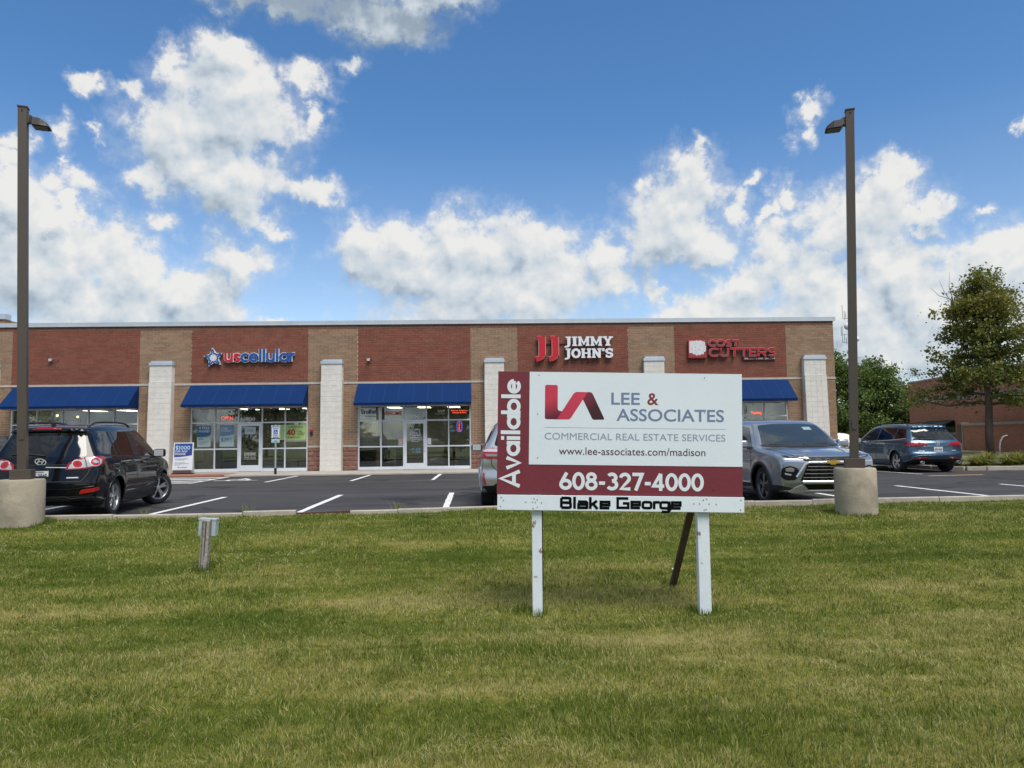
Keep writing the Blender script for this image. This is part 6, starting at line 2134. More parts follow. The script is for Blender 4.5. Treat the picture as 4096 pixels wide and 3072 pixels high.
# glass: rear window, side windows (right and left)
hb.decal('rear_window', rounded([(-0.70, 1.11), (0.70, 1.11), (0.60, 1.50), (-0.60, 1.50)], 0.06), 'R', GLASSD, hy)
for f_ in ('SR', 'SL'):
    hb.decal('quarter_window', rounded([(-1.90, 1.17), (-1.27, 1.13), (-1.27, 1.54), (-1.68, 1.53)], [0.08, 0.02, 0.02, 0.10]), f_, GLASSD, hy)
    hb.decal('rear_door_window', rounded([(-1.21, 1.125), (-0.32, 1.10), (-0.36, 1.57), (-1.19, 1.555)], 0.03), f_, GLASSD, hy)
    hb.decal('front_door_window', rounded([(-0.22, 1.095), (0.86, 1.075), (0.30, 1.54), (-0.22, 1.575)], [0.02, 0.02, 0.10, 0.02]), f_, GLASSM, hy)
    hb.line('window_trim', [(-1.92, 1.15), (-1.27, 1.105), (-0.3, 1.078), (0.92, 1.055)], f_, 0.022, PLAST, hy, off=0.006)
    hb.line('door_seam', [(-0.27, 0.32), (-0.27, 1.08)], f_, 0.012, PLAST, hy)
    hb.line('door_seam', [(0.92, 0.36), (0.98, 0.75), (0.90, 1.06)], f_, 0.012, PLAST, hy)
    hb.line('door_seam', [(-0.98, 0.36), (-0.92, 0.62), (-1.10, 0.82), (-1.24, 1.08)], f_, 0.012, PLAST, hy)
    hb.line('window_pillar', [(-1.24, 1.12), (-1.22, 1.56)], f_, 0.06, PLAST, hy, off=0.005)
    hb.line('window_pillar', [(-1.02, 1.11), (-1.10, 1.55)], f_, 0.025, PLAST, hy, off=0.006)
    hb.line('window_pillar', [(-0.27, 1.10), (-0.29, 1.57)], f_, 0.10, PLAST, hy, off=0.005)
    hb.line('side_moulding', [(-0.92, 0.52), (0.92, 0.50)], f_, 0.05, P_BLACK, hy, off=0.012, thick=1)
    hb.line('sill_trim', [(-0.92, 0.32), (0.94, 0.30)], f_, 0.09, PLAST, hy, off=0.004)
    for xd in (-0.98, 0.0):
        hb.line('door_handle', [(xd - 0.0, 0.955), (xd + 0.17, 0.95)], f_, 0.032, P_BLACK, hy, off=0.032, thick=1)
    # wrap-around tail lamp: outer half on the flank, inner half on the tailgate
    sg = -1 if f_ == 'SR' else 1
    an = 180 + 38 * (-sg)
# lamps are laid out from a rear three-quarter direction on each side
for sg in (-1, 1):
    fr = 180 - 42 * sg     # plan angle of the rear corner
    # local u runs counter-clockwise; inner edge towards the tailgate
    S_ = sg
    def U(a):
        return -a * S_
    out = rounded([(U(-0.170), 0.885), (U(0.120), 0.905), (U(0.420), 0.985), (U(0.480), 1.09), (U(0.340), 1.125), (U(0.040), 1.085), (U(-0.120), 1.01)], [0.03, 0.03, 0.04, 0.03, 0.05, 0.06, 0.05])
    tl = hb.decal('tail_lamp', out, fr, TLRED, hy, off=0.012, h=0.05)
    cl = rounded([(U(-0.135), 0.905), (U(0.110), 0.925), (U(0.350), 0.985), (U(0.380), 1.06), (U(0.280), 1.085), (U(0.060), 1.06), (U(-0.090), 0.99)], 0.03)
    hb.decal('clear_lens', cl, fr, TLWHT, tl, off=0.0155, h=0.05)
    for uc, zc, rr in ((0.0, 0.985, 0.062), (0.245, 1.02, 0.068)):
        hb.decal('round_lamp_ring', [(U(uc) + (rr + 0.012) * math.cos(k * PI / 10), zc + (rr + 0.012) * math.sin(k * PI / 10)) for k in range(20)], fr, CHROME, tl, off=0.0175, h=0.05)
        hb.decal('round_lamp', [(U(uc) + rr * math.cos(k * PI / 10), zc + rr * math.sin(k * PI / 10)) for k in range(20)], fr, REFL, tl, off=0.021, h=0.05)
        hb.decal('round_lamp_core', [(U(uc) + rr * 0.45 * math.cos(k * PI / 6), zc + rr * 0.45 * math.sin(k * PI / 6)) for k in range(12)], fr, TLWHT if uc > 0.1 else TLRED, tl, off=0.024, h=0.05)
    hb.line('lamp_split', [(U(0.125), 0.90), (U(0.105), 1.11)], fr, 0.012, PLAST, tl, off=0.019)
    hb.decal('bumper_reflector', rounded([(U(0.000), 0.47), (U(0.320), 0.525), (U(0.300), 0.585), (U(0.020), 0.545)], 0.02), fr, REFL, hy, off=0.01)
# tailgate seams, bumper, plate, badges
hb.line('tailgate_seam', [(-0.78, 1.12), (-0.80, 0.98), (-0.74, 0.80), (-0.66, 0.69), (0.66, 0.69), (0.74, 0.80), (0.80, 0.98), (0.78, 1.12)], 'R', 0.012, PLAST, hy)
hb.line('plate_recess_edge', [(-0.50, 0.93), (-0.44, 0.98), (0.44, 0.98), (0.50, 0.93), (0.46, 0.80)], 'R', 0.010, PLAST, hy, off=0.004)
hb.line('bumper_crease', [(-0.86, 0.60), (-0.5, 0.555), (0.5, 0.555), (0.86, 0.60)], 'R', 0.014, P_BLACK, hy, off=0.012, thick=1)
hb.decal('bumper_valance', rounded([(-0.88, 0.26), (0.88, 0.26), (0.86, 0.42), (0.5, 0.40), (0.44, 0.435), (-0.44, 0.435), (-0.5, 0.40), (-0.86, 0.42)], 0.02), 'R', mat('dark_grey_plastic', (0.035, 0.035, 0.037), 0.55), hy, off=0.012, h=0.08)
pp, nn = hb.hit('R', 0.0, 0.86)
pl_ = MB().box(-0.006, 0.0, -0.155, 0.155, -0.08, 0.08).build('licence_plate', PLATE, hy, loc=(pp.x - 0.016, 0.0, 0.80), rot=(0, R(6), 0))
def plate_text(plate, s, x, zoff, h, w, m, back=True):
    o = text('lettering', s, (0, 0, 0), m, plate, width=w, height=h, depth=0.002, bold=0.01, align='CENTER')
    o.rotation_euler = (0, 0, R(-90))
    o.location = (x, 0, zoff)
plate_text(pl_, 'HC-2948', -0.009, -0.045, 0.075, 0.26, PLINK)
plate_text(pl_, 'WISCONSIN', -0.009, 0.05, 0.02, 0.16, PLINK)
pp, nn = hb.hit('R', 0.05, 1.03)
em = bpy.data.objects.new('badge', None)
q = MB()
ov = arc(0, 0, 0.088, 0.05, 0, 360, 28)
stroke_geo(q, ov, 0.008, 0.006, 0, 0, 1, 1, 0)
stroke_geo(q, [(-0.045, -0.035), (-0.028, 0.033)], 0.009, 0.006, 0, 0, 1, 1, -0.0005)
stroke_geo(q, [(0.028, -0.033), (0.045, 0.035)], 0.009, 0.006, 0, 0, 1, 1, -0.0005)
stroke_geo(q, [(-0.036, -0.004), (0.0, 0.008), (0.036, 0.004)], 0.008, 0.006, 0, 0, 1, 1, -0.001)
q.build('badge', CHROME, hy, loc=(pp.x - 0.014, 0.0, 1.035), rot=(R(-0), R(14), R(-90)))
hb.line('chrome_script', [(-0.62, 0.755), (-0.44, 0.755)], 'R', 0.02, CHROME, hy, off=0.006)
hb.line('tailgate_handle', [(-0.42, 0.925), (-0.10, 0.935)], 'R', 0.018, CHROME, hy, off=0.02, thick=1)
hb.line('rear_wiper', [(-0.05, 1.13), (0.22, 1.165), (0.5, 1.16)], 'R', 0.022, PLAST, hy, off=0.025, thick=1)
hb.line('spoiler_lip', [(-0.62, 1.565), (0, 1.58), (0.62, 1.565)], 'R', 0.05, P_BLACK, hy, off=0.03, thick=1)
hb.line('high_brake_lamp', [(-0.24, 1.60), (0.24, 1.60)], 'R', 0.028, TLRED, hy, off=0.03, thick=1)
rails(hb, hy, -1.75, 0.45, 0.56, 0.055, PLAST)
MB().prism([(-0.12, 0), (0.05, 0), (-0.09, 0.05), (-0.12, 0.05)], 'y', -0.02, 0.02).build('roof_antenna', PLAST, hy, loc=(-1.70, 0.0, 1.665))
mirror(hb, hy, 0.82, -1.03, 1.13, -1, P_BLACK, CHROME)
mirror(hb, hy, 0.82, 1.03, 1.13, 1, P_BLACK, CHROME)
for sg in (1, -1):
    MB().box(-0.01, 0.0, -0.11, 0.11, 0, 0.20).build('mud_flap', PLAST, hy, loc=(-1.80, sg * 0.80, 0.20))
hb.decal('windscreen', rounded([(-0.66, 1.14), (0.66, 1.14), (0.56, 1.56), (-0.56, 1.56)], 0.05), 'F', GLASSM, hy)

# ---- silver crossover behind the board, seen from its left rear
P_SILV = paint('silver_car_paint', (0.55, 0.56, 0.58), 0.75, 0.32)
ed = car_thing('silver crossover half hidden behind the maroon edge of the board', 0.74, 16.15, R(90))
eb = Body([(-2.12, 0.32), (-2.32, 0.42), (-2.37, 0.60), (-2.33, 0.76), (-2.345, 0.92), (-2.33, 1.08), (-2.22, 1.16), (-1.93, 1.50), (-1.86, 1.60), (-1.72, 1.645), (-1.1, 1.70), (-0.3, 1.72), (0.25, 1.69), (0.62, 1.60), (1.0, 1.34), (1.30, 1.15), (1.5, 1.10), (1.95, 1.02), (2.2, 0.90), (2.35, 0.70), (2.34, 0.48), (2.2, 0.27), (1.2, 0.22), (-1.2, 0.22)],
          [(0.0, 0.82), (0.25, 0.90), (0.42, 0.945), (0.62, 0.965), (0.82, 0.962), (0.98, 0.95), (1.10, 0.925), (1.16, 0.89), (1.38, 0.79), (1.60, 0.68), (1.72, 0.58), (2, 0.5)],
          4.74, wheels=(-1.40, 1.43), arch=0.405, rw=0.365, gh=(1.12, 0.05, 0.13), tr=0.07, bow_r=0.16, rows=(50, 110), nth=210)
link_mesh('body', eb.mesh(P_SILV), ed)
arches(eb, ed, 0.04, P_SILV, 0.008)
for xw in (-1.40, 1.43):
    wheel(ed, xw, -0.815, 0.365, 0.245, -1, (5, True), RIMS)
    wheel(ed, xw, 0.815, 0.365, 0.245, 1, (5, True), RIMS)
eb.decal('rear_window', rounded([(-0.68, 1.20), (0.68, 1.20), (0.58, 1.53), (-0.58, 1.53)], 0.07), 'R', GLASSD, ed)
for f_ in ('SL', 'SR'):
    eb.decal('quarter_window', rounded([(-1.75, 1.22), (-1.22, 1.18), (-1.20, 1.53), (-1.45, 1.50)], [0.05, 0.02, 0.03, 0.1]), f_, GLASSD, ed)
    eb.decal('rear_door_window', rounded([(-1.15, 1.17), (-0.26, 1.14), (-0.30, 1.58), (-1.12, 1.55)], 0.03), f_, GLASSD, ed)
    eb.decal('front_door_window', rounded([(-0.16, 1.135), (0.92, 1.11), (0.38, 1.55), (-0.16, 1.585)], [0.02, 0.02, 0.10, 0.02]), f_, GLASSM, ed)
    eb.line('window_trim', [(-1.78, 1.20), (-1.2, 1.155), (-0.2, 1.12), (0.98, 1.09)], f_, 0.022, CHROME, ed, off=0.006)
    eb.line('door_seam', [(-0.21, 0.34), (-0.21, 1.12)], f_, 0.012, PLAST, ed)
    eb.line('sill_trim', [(-0.95, 0.33), (1.0, 0.31)], f_, 0.14, PLAST, ed, off=0.006)
    for xd in (-0.92, 0.05):
        eb.line('door_handle', [(xd, 0.985), (xd + 0.18, 0.98)], f_, 0.034, P_SILV, ed, off=0.034, thick=1)
for sg in (-1, 1):
    fr = 180 - 40 * sg
    U = lambda a, S_=sg: -a * S_
    tl = eb.decal('tail_lamp', rounded([(U(-0.32), 0.965), (U(0.36), 0.965), (U(0.62), 0.98), (U(0.50), 1.09), (U(0.30), 1.155), (U(-0.32), 1.135)], 0.03), fr, TLRED, ed, off=0.012, h=0.05)
    eb.decal('clear_upper_lens', rounded([(U(-0.30), 1.08), (U(0.30), 1.085), (U(0.36), 1.11), (U(0.27), 1.145), (U(-0.30), 1.125)], 0.015), fr, TLWHT, tl, off=0.016, h=0.05)
    eb.decal('grey_lens_bar', rounded([(U(-0.30), 1.005), (U(0.20), 1.01), (U(0.24), 1.05), (U(-0.30), 1.045)], 0.012), fr, mat('lamp_grey', (0.24, 0.20, 0.20), 0.25, coat=1.0), tl, off=0.0165, h=0.05)
    eb.line('lamp_split', [(U(-0.02), 0.965), (U(-0.02), 1.15)], fr, 0.014, PLAST, tl, off=0.019)
    eb.decal('corner_reflector', rounded([(U(0.20), 0.50), (U(0.25), 0.50), (U(0.275), 0.70), (U(0.24), 0.70)], 0.01), fr, REFL, ed, off=0.01)
eb.line('tailgate_seam', [(-0.70, 1.18), (-0.74, 1.0), (-0.72, 0.84), (-0.60, 0.72), (0.60, 0.72), (0.72, 0.84), (0.74, 1.0), (0.70, 1.18)], 'R', 0.013, PLAST, ed)
eb.decal('bumper_valance', rounded([(-0.90, 0.28), (0.90, 0.28), (0.90, 0.46), (0.70, 0.47), (0.56, 0.57), (-0.56, 0.57), (-0.70, 0.47), (-0.90, 0.46)], 0.03), 'R', PLAST, ed, off=0.012, h=0.08)
eb.line('chrome_bumper_trim', [(-0.60, 0.30), (-0.50, 0.38), (0.50, 0.38), (0.60, 0.30)], 'R', 0.03, mat('satin_silver', (0.45, 0.45, 0.46), 0.35, 0.8), ed, off=0.016)
for sg in (1, -1):
    MB().lathe([(0.045, 0), (0.045, 0.08), (0.038, 0.08), (0.036, 0.0)], 20, 'y').build('exhaust_tip', CHROME, ed, loc=(-2.34, sg * 0.58, 0.33), rot=(0, 0, R(90)))
mirror(eb, ed, 0.86, 1.06, 1.15, 1, PLAST, CHROME)
mirror(eb, ed, 0.86, -1.06, 1.15, -1, PLAST, CHROME)
pp, nn = eb.hit('R', 0, 0.86)
pl_ = MB().box(-0.006, 0.0, -0.155, 0.155, -0.08, 0.08).build('licence_plate', PLATE, ed, loc=(pp.x - 0.012, 0.0, 0.86))
eb.decal('windscreen', rounded([(-0.66, 1.17), (0.66, 1.17), (0.56, 1.56), (-0.56, 1.56)], 0.05), 'F', GLASSM, ed)

# ---- grey crossover facing the lawn
P_GREY = paint('grey_car_paint', (0.34, 0.37, 0.41), 0.75, 0.28)
bz_car = car_thing('metallic grey crossover facing the lawn right of the board', 6.18, 15.97, R(-86.5))
bb = Body([(-2.10, 0.34), (-2.34, 0.44), (-2.39, 0.70), (-2.36, 0.98), (-2.24, 1.12), (-1.95, 1.48), (-1.80, 1.60), (-1.1, 1.66), (-0.35, 1.685), (0.20, 1.66), (0.52, 1.585), (0.85, 1.39), (1.16, 1.17), (1.30, 1.12), (1.75, 1.075), (2.12, 1.01), (2.30, 0.945), (2.36, 0.86), (2.375, 0.72), (2.37, 0.52), (2.36, 0.42), (2.25, 0.27), (1.2, 0.21), (-1.2, 0.21)],
          [(0.0, 0.83), (0.25, 0.91), (0.42, 0.955), (0.62, 0.972), (0.80, 0.972), (0.96, 0.962), (1.06, 0.945), (1.13, 0.89), (1.38, 0.79), (1.58, 0.69), (1.70, 0.58), (2, 0.5)],
          4.78, wheels=(-1.43, 1.43), arch=0.42, rw=0.37, gh=(1.1, 0.03, 0.12), tf=0.09, bow_f=0.20, k=0.06, flare=0.03)
link_mesh('body', bb.mesh(P_GREY), bz_car)
arches(bb, bz_car, 0.06, PLAST, 0.008)
for xw in (-1.43, 1.43):
    wheel(bz_car, xw, -0.82, 0.37, 0.245, -1, (5, True), RIMG)
    wheel(bz_car, xw, 0.82, 0.37, 0.245, 1, (5, True), RIMG)
WIND = mat('windscreen_glass', (0.030, 0.042, 0.050), 0.03, spec=0.9)
bb.decal('windscreen', rounded([(-0.78, 1.155), (-0.3, 1.135), (0.3, 1.135), (0.78, 1.155), (0.63, 1.545), (0.3, 1.575), (-0.3, 1.575), (-0.63, 1.545)], 0.05), 'F', WIND, bz_car)
bb.line('cowl', [(-0.80, 1.135), (-0.3, 1.115), (0.3, 1.115), (0.80, 1.135)], 'F', 0.035, PLAST, bz_car, off=0.008)
bb.line('wiper', [(-0.62, 1.155), (-0.05, 1.17)], 'F', 0.018, PLAST, bz_car, off=0.016, thick=1)
bb.line('wiper', [(0.05, 1.15), (0.58, 1.17)], 'F', 0.018, PLAST, bz_car, off=0.016, thick=1)
bb.decal('inspection_sticker', [(0.28, 1.44), (0.46, 1.44), (0.45, 1.50), (0.27, 1.50)], 'F', mat('sticker_pale', (0.25, 0.36, 0.38), 0.4), bz_car, off=0.007)
for f_ in ('SL', 'SR'):
    bb.decal('front_door_window', rounded([(-0.22, 1.13), (0.90, 1.11), (0.40, 1.50), (-0.22, 1.57)], [0.02, 0.02, 0.08, 0.02]), f_, GLASSM, bz_car)
    bb.decal('rear_door_window', rounded([(-1.25, 1.16), (-0.32, 1.13), (-0.34, 1.57), (-1.20, 1.54)], 0.03), f_, GLASSD, bz_car)
    bb.line('window_trim', [(-1.5, 1.15), (-0.25, 1.11), (0.98, 1.09)], f_, 0.022, PLAST, bz_car, off=0.006)
    bb.line('door_seam', [(-0.27, 0.34), (-0.27, 1.11)], f_, 0.012, PLAST, bz_car)
    bb.line('door_seam', [(0.92, 0.34), (0.98, 0.8), (0.92, 1.08)], f_, 0.012, PLAST, bz_car)
    bb.line('sill_trim', [(-0.98, 0.32), (0.98, 0.30)], f_, 0.16, PLAST, bz_car, off=0.008)
    bb.line('shoulder_crease', [(-1.2, 0.90), (0.2, 0.86), (1.0, 0.84)], f_, 0.02, P_GREY, bz_car, off=0.012, thick=1)
    for xd in (-0.98, -0.02):
        bb.line('door_handle', [(xd, 0.985), (xd + 0.18, 0.98)], f_, 0.034, P_GREY, bz_car, off=0.034, thick=1)
# hood shut line and creases
for sg in (-1, 1):
    bb.line('hood_seam', [(1.32, sg * 0.80), (1.7, sg * 0.80), (2.05, sg * 0.74), (2.22, sg * 0.62)], 'T', 0.012, PLAST, bz_car)
    bb.line('hood_crease', [(1.35, sg * 0.50), (1.8, sg * 0.46), (2.2, sg * 0.40)], 'T', 0.03, P_GREY, bz_car, off=0.008, thick=1)
# front: upper dark strip with slim running lamps, big grille, chrome bars, lamp pods
GRL = mat('black_grille', (0.009, 0.009, 0.010), 0.5, spec=0.2)
SATS = mat('satin_skid_silver', (0.46, 0.47, 0.48), 0.42, 0.3)
bb.decal('upper_grille_strip', rounded([(-0.50, 0.855), (0.50, 0.855), (0.58, 0.925), (-0.58, 0.925)], 0.012), 'F', GRL, bz_car, off=0.008)
main = bb.decal('main_grille', rounded([(-0.60, 0.49), (0.60, 0.49), (0.46, 0.80), (-0.46, 0.80)], 0.03), 'F', GRL, bz_car, off=0.008)
for z in (0.545, 0.615, 0.685, 0.745):
    hw = 0.60 - (z - 0.49) / 0.31 * 0.14 - 0.02
    bb.line('grille_bar', [(-hw, z), (hw, z)], 'F', 0.022, mat('grille_bar_black', (0.022, 0.022, 0.023), 0.35), main, off=0.026, thick=1)
    for k in range(5):
        y = -0.36 + 0.18 * k
        bb.line('grille_bead', [(y - 0.05, z - 0.018), (y, z - 0.008), (y + 0.05, z - 0.018)], 'F', 0.012, mat('grille_bead_grey', (0.16, 0.15, 0.14), 0.3, 0.6), main, off=0.022)
for k in range(6):
    y = -0.44 + 0.176 * k
    bb.line('strip_bead', [(y - 0.05, 0.875), (y, 0.89), (y + 0.05, 0.875)], 'F', 0.012, MATS['grille_bar_black'], main, off=0.012)
bb.line('chrome_bar', [(-0.66, 0.56), (-0.50, 0.80), (-0.42, 0.828), (0.42, 0.828), (0.50, 0.80), (0.66, 0.56)], 'F', 0.042, CHROME, bz_car, off=0.024, thick=1)
bb.line('chrome_bar', [(-0.85, 0.845), (-0.42, 0.835)], 'F', 0.012, CHROME, bz_car, off=0.012)
bb.line('chrome_bar', [(0.85, 0.845), (0.42, 0.835)], 'F', 0.012, CHROME, bz_car, off=0.012)
bow = [(-0.13, -0.012), (-0.13, 0.022), (-0.055, 0.022), (-0.06, 0.042), (0.06, 0.042), (0.065, 0.022), (0.14, 0.022), (0.13, -0.022), (0.055, -0.022), (0.05, -0.042), (-0.05, -0.042), (-0.055, -0.022), (-0.135, -0.022)]
bow = [(-0.12, 0.02), (-0.05, 0.02), (-0.045, 0.042), (0.055, 0.042), (0.06, 0.02), (0.13, 0.02), (0.12, -0.02), (0.05, -0.02), (0.045, -0.042), (-0.055, -0.042), (-0.06, -0.02), (-0.13, -0.02)]
pp, nn = bb.hit('F', 0, 0.82)
MB().prism([(y, z) for y, z in bow], 'x', 0.0, 0.014).build('gold_cross_badge', mat('gold_badge', (0.62, 0.36, 0.07), 0.3, 0.5), bz_car, loc=(pp.x + 0.028, 0, 0.828))
for sg in (-1, 1):
    fr = 36 * sg
    U = lambda a, S_=sg: a * S_
    bb.decal('running_lamp', rounded([(U(-0.10), 0.885), (U(0.30), 0.92), (U(0.40), 0.955), (U(0.10), 0.945), (U(-0.06), 0.92)], [0.01, 0.01, 0.01, 0.02, 0.02]), fr, LAMPD, bz_car, off=0.010, h=0.05)
    bb.decal('running_lamp_strip', rounded([(U(-0.04), 0.897), (U(0.24), 0.92), (U(0.26), 0.936), (U(0.0), 0.915)], 0.008), fr, mat('lamp_smoke', (0.22, 0.21, 0.22), 0.15, coat=1.0), bz_car, off=0.014, h=0.05)
    pod = bb.decal('lamp_pod', rounded([(U(0.150), 0.50), (U(0.310), 0.50), (U(0.390), 0.56), (U(0.370), 0.72), (U(0.230), 0.77), (U(0.110), 0.73), (U(0.070), 0.66)], 0.035), fr, GRL, bz_car, off=0.008, h=0.05)
    bb.decal('projector_lamp', rounded([(U(0.170), 0.655), (U(0.300), 0.665), (U(0.310), 0.715), (U(0.230), 0.74), (U(0.150), 0.715)], 0.02), fr, mat('lamp_smoke', (0.22, 0.21, 0.22), 0.15, coat=1.0), pod, off=0.012, h=0.04)
    bb.decal('lower_lamp', rounded([(U(0.220), 0.585), (U(0.320), 0.61), (U(0.320), 0.64), (U(0.200), 0.61)], 0.01), fr, TLWHT, pod, off=0.012, h=0.04)
    bb.decal('marker_lamp', rounded([(U(0.60), 0.72), (U(0.615), 0.72), (U(0.62), 0.79), (U(0.605), 0.79)], 0.008), fr, mat('amber', (0.45, 0.10, 0.02), 0.3), bz_car, off=0.008)
    bb.decal('lower_cladding', rounded([(U(0.10), 0.235), (U(0.80), 0.235), (U(0.80), 0.40), (U(0.40), 0.40), (U(0.16), 0.35)], 0.02), fr, PLAST, bz_car, off=0.010, h=0.06)
    bb.decal('skid_wing', rounded([(sg * 0.80, 0.305), (sg * 0.58, 0.42), (sg * 0.54, 0.42), (sg * 0.44, 0.325), (sg * 0.40, 0.27), (sg * 0.70, 0.27)][::sg], 0.02), 'F', SATS, bz_car, off=0.02, h=0.06)
bb.line('skid_upper_bar', [(-0.56, 0.465), (0.56, 0.465)], 'F', 0.06, mat('bright_skid', (0.72, 0.73, 0.75), 0.3, 0.5), bz_car, off=0.024, thick=1)
bb.decal('lower_intake', rounded([(-0.50, 0.325), (0.50, 0.325), (0.54, 0.425), (-0.54, 0.425)], 0.02), 'F', GRL, bz_car, off=0.010)
bb.line('skid_lower_bar', [(-0.50, 0.30), (0.50, 0.30)], 'F', 0.045, SATS, bz_car, off=0.022, thick=1)
bb.decal('chin', rounded([(-0.78, 0.225), (0.78, 0.225), (0.84, 0.275), (-0.84, 0.275)], 0.01), 'F', PLAST, bz_car, off=0.008, h=0.08)
mirror(bb, bz_car, 0.80, -1.08, 1.16, -1, mat('mirror_silver', (0.40, 0.42, 0.45), 0.3, 0.7, coat=0.5), CHROME)
mirror(bb, bz_car, 0.80, 1.08, 1.16, 1, MATS['mirror_silver'], CHROME)
bb.decal('rear_window', rounded([(-0.62, 1.18), (0.62, 1.18), (0.54, 1.48), (-0.54, 1.48)], 0.06), 'R', GLASSD, bz_car)

# ---- blue-grey three-row crossover in the far row
P_BLUE = paint('slate_blue_car_paint', (0.050, 0.105, 0.165), 0.7, 0.33)
mz = car_thing('slate blue crossover parked beside the planted bed on the right', 15.28, 27.42, R(90))
mb_ = Body([(-2.15, 0.34), (-2.44, 0.44), (-2.52, 0.62), (-2.47, 0.74), (-2.45, 0.92), (-2.42, 1.04), (-2.22, 1.26), (-1.98, 1.50), (-2.06, 1.585), (-1.85, 1.64), (-1.1, 1.69), (-0.3, 1.70), (0.2, 1.67), (0.6, 1.56), (1.05, 1.28), (1.36, 1.10), (1.6, 1.04), (2.1, 0.93), (2.36, 0.80), (2.50, 0.62), (2.48, 0.44), (2.3, 0.27), (1.2, 0.22), (-1.2, 0.22)],
           [(0.0, 0.82), (0.25, 0.90), (0.42, 0.94), (0.62, 0.962), (0.82, 0.965), (0.98, 0.955), (1.08, 0.925), (1.14, 0.885), (1.38, 0.79), (1.60, 0.68), (1.70, 0.58), (2, 0.5)],
           5.04, wheels=(-1.50, 1.40), arch=0.405, rw=0.37, gh=(1.1, 0.06, 0.10), tr=0.08, bow_r=0.16, rows=(44, 110), nth=200)
link_mesh('body', mb_.mesh(P_BLUE), mz)
arches(mb_, mz, 0.04, P_BLUE, 0.008)
for xw in (-1.50, 1.40):
    wheel(mz, xw, -0.82, 0.37, 0.245, -1, (5, True), RIMS)
    wheel(mz, xw, 0.82, 0.37, 0.245, 1, (5, True), RIMS)
mb_.decal('rear_window', rounded([(-0.74, 1.11), (0.74, 1.11), (0.60, 1.50), (-0.60, 1.50)], 0.06), 'R', GLASSD, mz)
for f_ in ('SL', 'SR'):
    mb_.decal('quarter_window', rounded([(-1.98, 1.20), (-1.35, 1.15), (-1.33, 1.52), (-1.78, 1.50)], [0.05, 0.02, 0.03, 0.1]), f_, GLASSD, mz)
    mb_.decal('rear_door_window', rounded([(-1.28, 1.14), (-0.22, 1.11), (-0.28, 1.56), (-1.26, 1.53)], 0.03), f_, GLASSD, mz)
    mb_.decal('front_door_window', rounded([(-0.14, 1.105), (1.02, 1.08), (0.42, 1.50), (-0.14, 1.565)], [0.02, 0.02, 0.10, 0.02]), f_, GLASSM, mz)
    mb_.line('window_trim', [(-2.0, 1.175), (-1.3, 1.125), (-0.2, 1.085), (1.06, 1.06)], f_, 0.022, CHROME, mz, off=0.006)
    mb_.line('door_seam', [(-0.19, 0.34), (-0.19, 1.09)], f_, 0.012, PLAST, mz)
    mb_.line('door_seam', [(1.0, 0.34), (1.05, 0.8), (1.0, 1.06)], f_, 0.012, PLAST, mz)
    for xd in (-0.92, 0.07):
        mb_.line('door_handle', [(xd, 0.965), (xd + 0.18, 0.96)], f_, 0.034, P_BLUE, mz, off=0.034, thick=1)
for sg in (-1, 1):
    fr = 180 - 38 * sg
    U = lambda a, S_=sg: -a * S_
    tl = mb_.decal('tail_lamp', rounded([(U(-0.20), 0.905), (U(0.20), 0.89), (U(0.50), 0.905), (U(0.60), 1.03), (U(0.10), 1.04), (U(-0.12), 1.0)], [0.01, 0.03, 0.03, 0.02, 0.03, 0.03]), fr, TLRED, mz, off=0.012, h=0.05)
    mb_.decal('clear_lens', rounded([(U(0.33), 0.91), (U(0.42), 0.915), (U(0.44), 0.95), (U(0.34), 0.95)], 0.01), fr, TLWHT, tl, off=0.0155, h=0.05)
    mb_.decal('round_lamp', [(U(0.26) + 0.055 * math.cos(k * PI / 10), 0.975 + 0.05 * math.sin(k * PI / 10)) for k in range(20)], fr, REFL, tl, off=0.019, h=0.05)
    mb_.decal('dark_lower_lens', rounded([(U(-0.18), 0.908), (U(0.42), 0.90), (U(0.43), 0.935), (U(-0.15), 0.945)], 0.01), fr, PLAST, tl, off=0.016, h=0.05)
    mb_.decal('bumper_reflector', rounded([(U(-0.18), 0.485), (U(0.22), 0.495), (U(0.20), 0.53), (U(-0.12), 0.52)], 0.01), fr, REFL, mz, off=0.012)
    MB().lathe([(0.048, 0), (0.048, 0.10), (0.040, 0.10), (0.036, 0.0)], 20, 'y').build('exhaust_tip', CHROME, mz, loc=(-2.50, sg * 0.62, 0.36), rot=(0, 0, R(90)))
mb_.line('tailgate_seam', [(-0.76, 1.08), (-0.74, 0.88), (-0.62, 0.70), (0.62, 0.70), (0.74, 0.88), (0.76, 1.08)], 'R', 0.012, PLAST, mz)
mb_.line('bumper_crease', [(-0.9, 0.55), (-0.5, 0.60), (0.5, 0.60), (0.9, 0.55)], 'R', 0.02, P_BLUE, mz, off=0.012, thick=1)
mb_.decal('bumper_valance', rounded([(-0.9, 0.28), (0.9, 0.28), (0.9, 0.42), (0.55, 0.47), (-0.55, 0.47), (-0.9, 0.42)], 0.03), 'R', PLAST, mz, off=0.010, h=0.08)
mb_.line('plate_garnish', [(-0.50, 0.90), (0.50, 0.90)], 'R', 0.02, P_BLUE, mz, off=0.022, thick=1)
pp, nn = mb_.hit('R', 0, 0.80)
pl_ = MB().box(-0.006, 0.0, -0.155, 0.155, -0.08, 0.08).build('licence_plate', PLATE, mz, loc=(pp.x - 0.014, 0.0, 0.80))
plate_text(pl_, 'AFW-7467', -0.009, -0.045, 0.075, 0.26, PLINK)
pp, nn = mb_.hit('R', 0, 1.0)
q = MB()
stroke_geo(q, arc(0, 0, 0.07, 0.056, 0, 360, 28), 0.008, 0.006, 0, 0, 1, 1, 0)
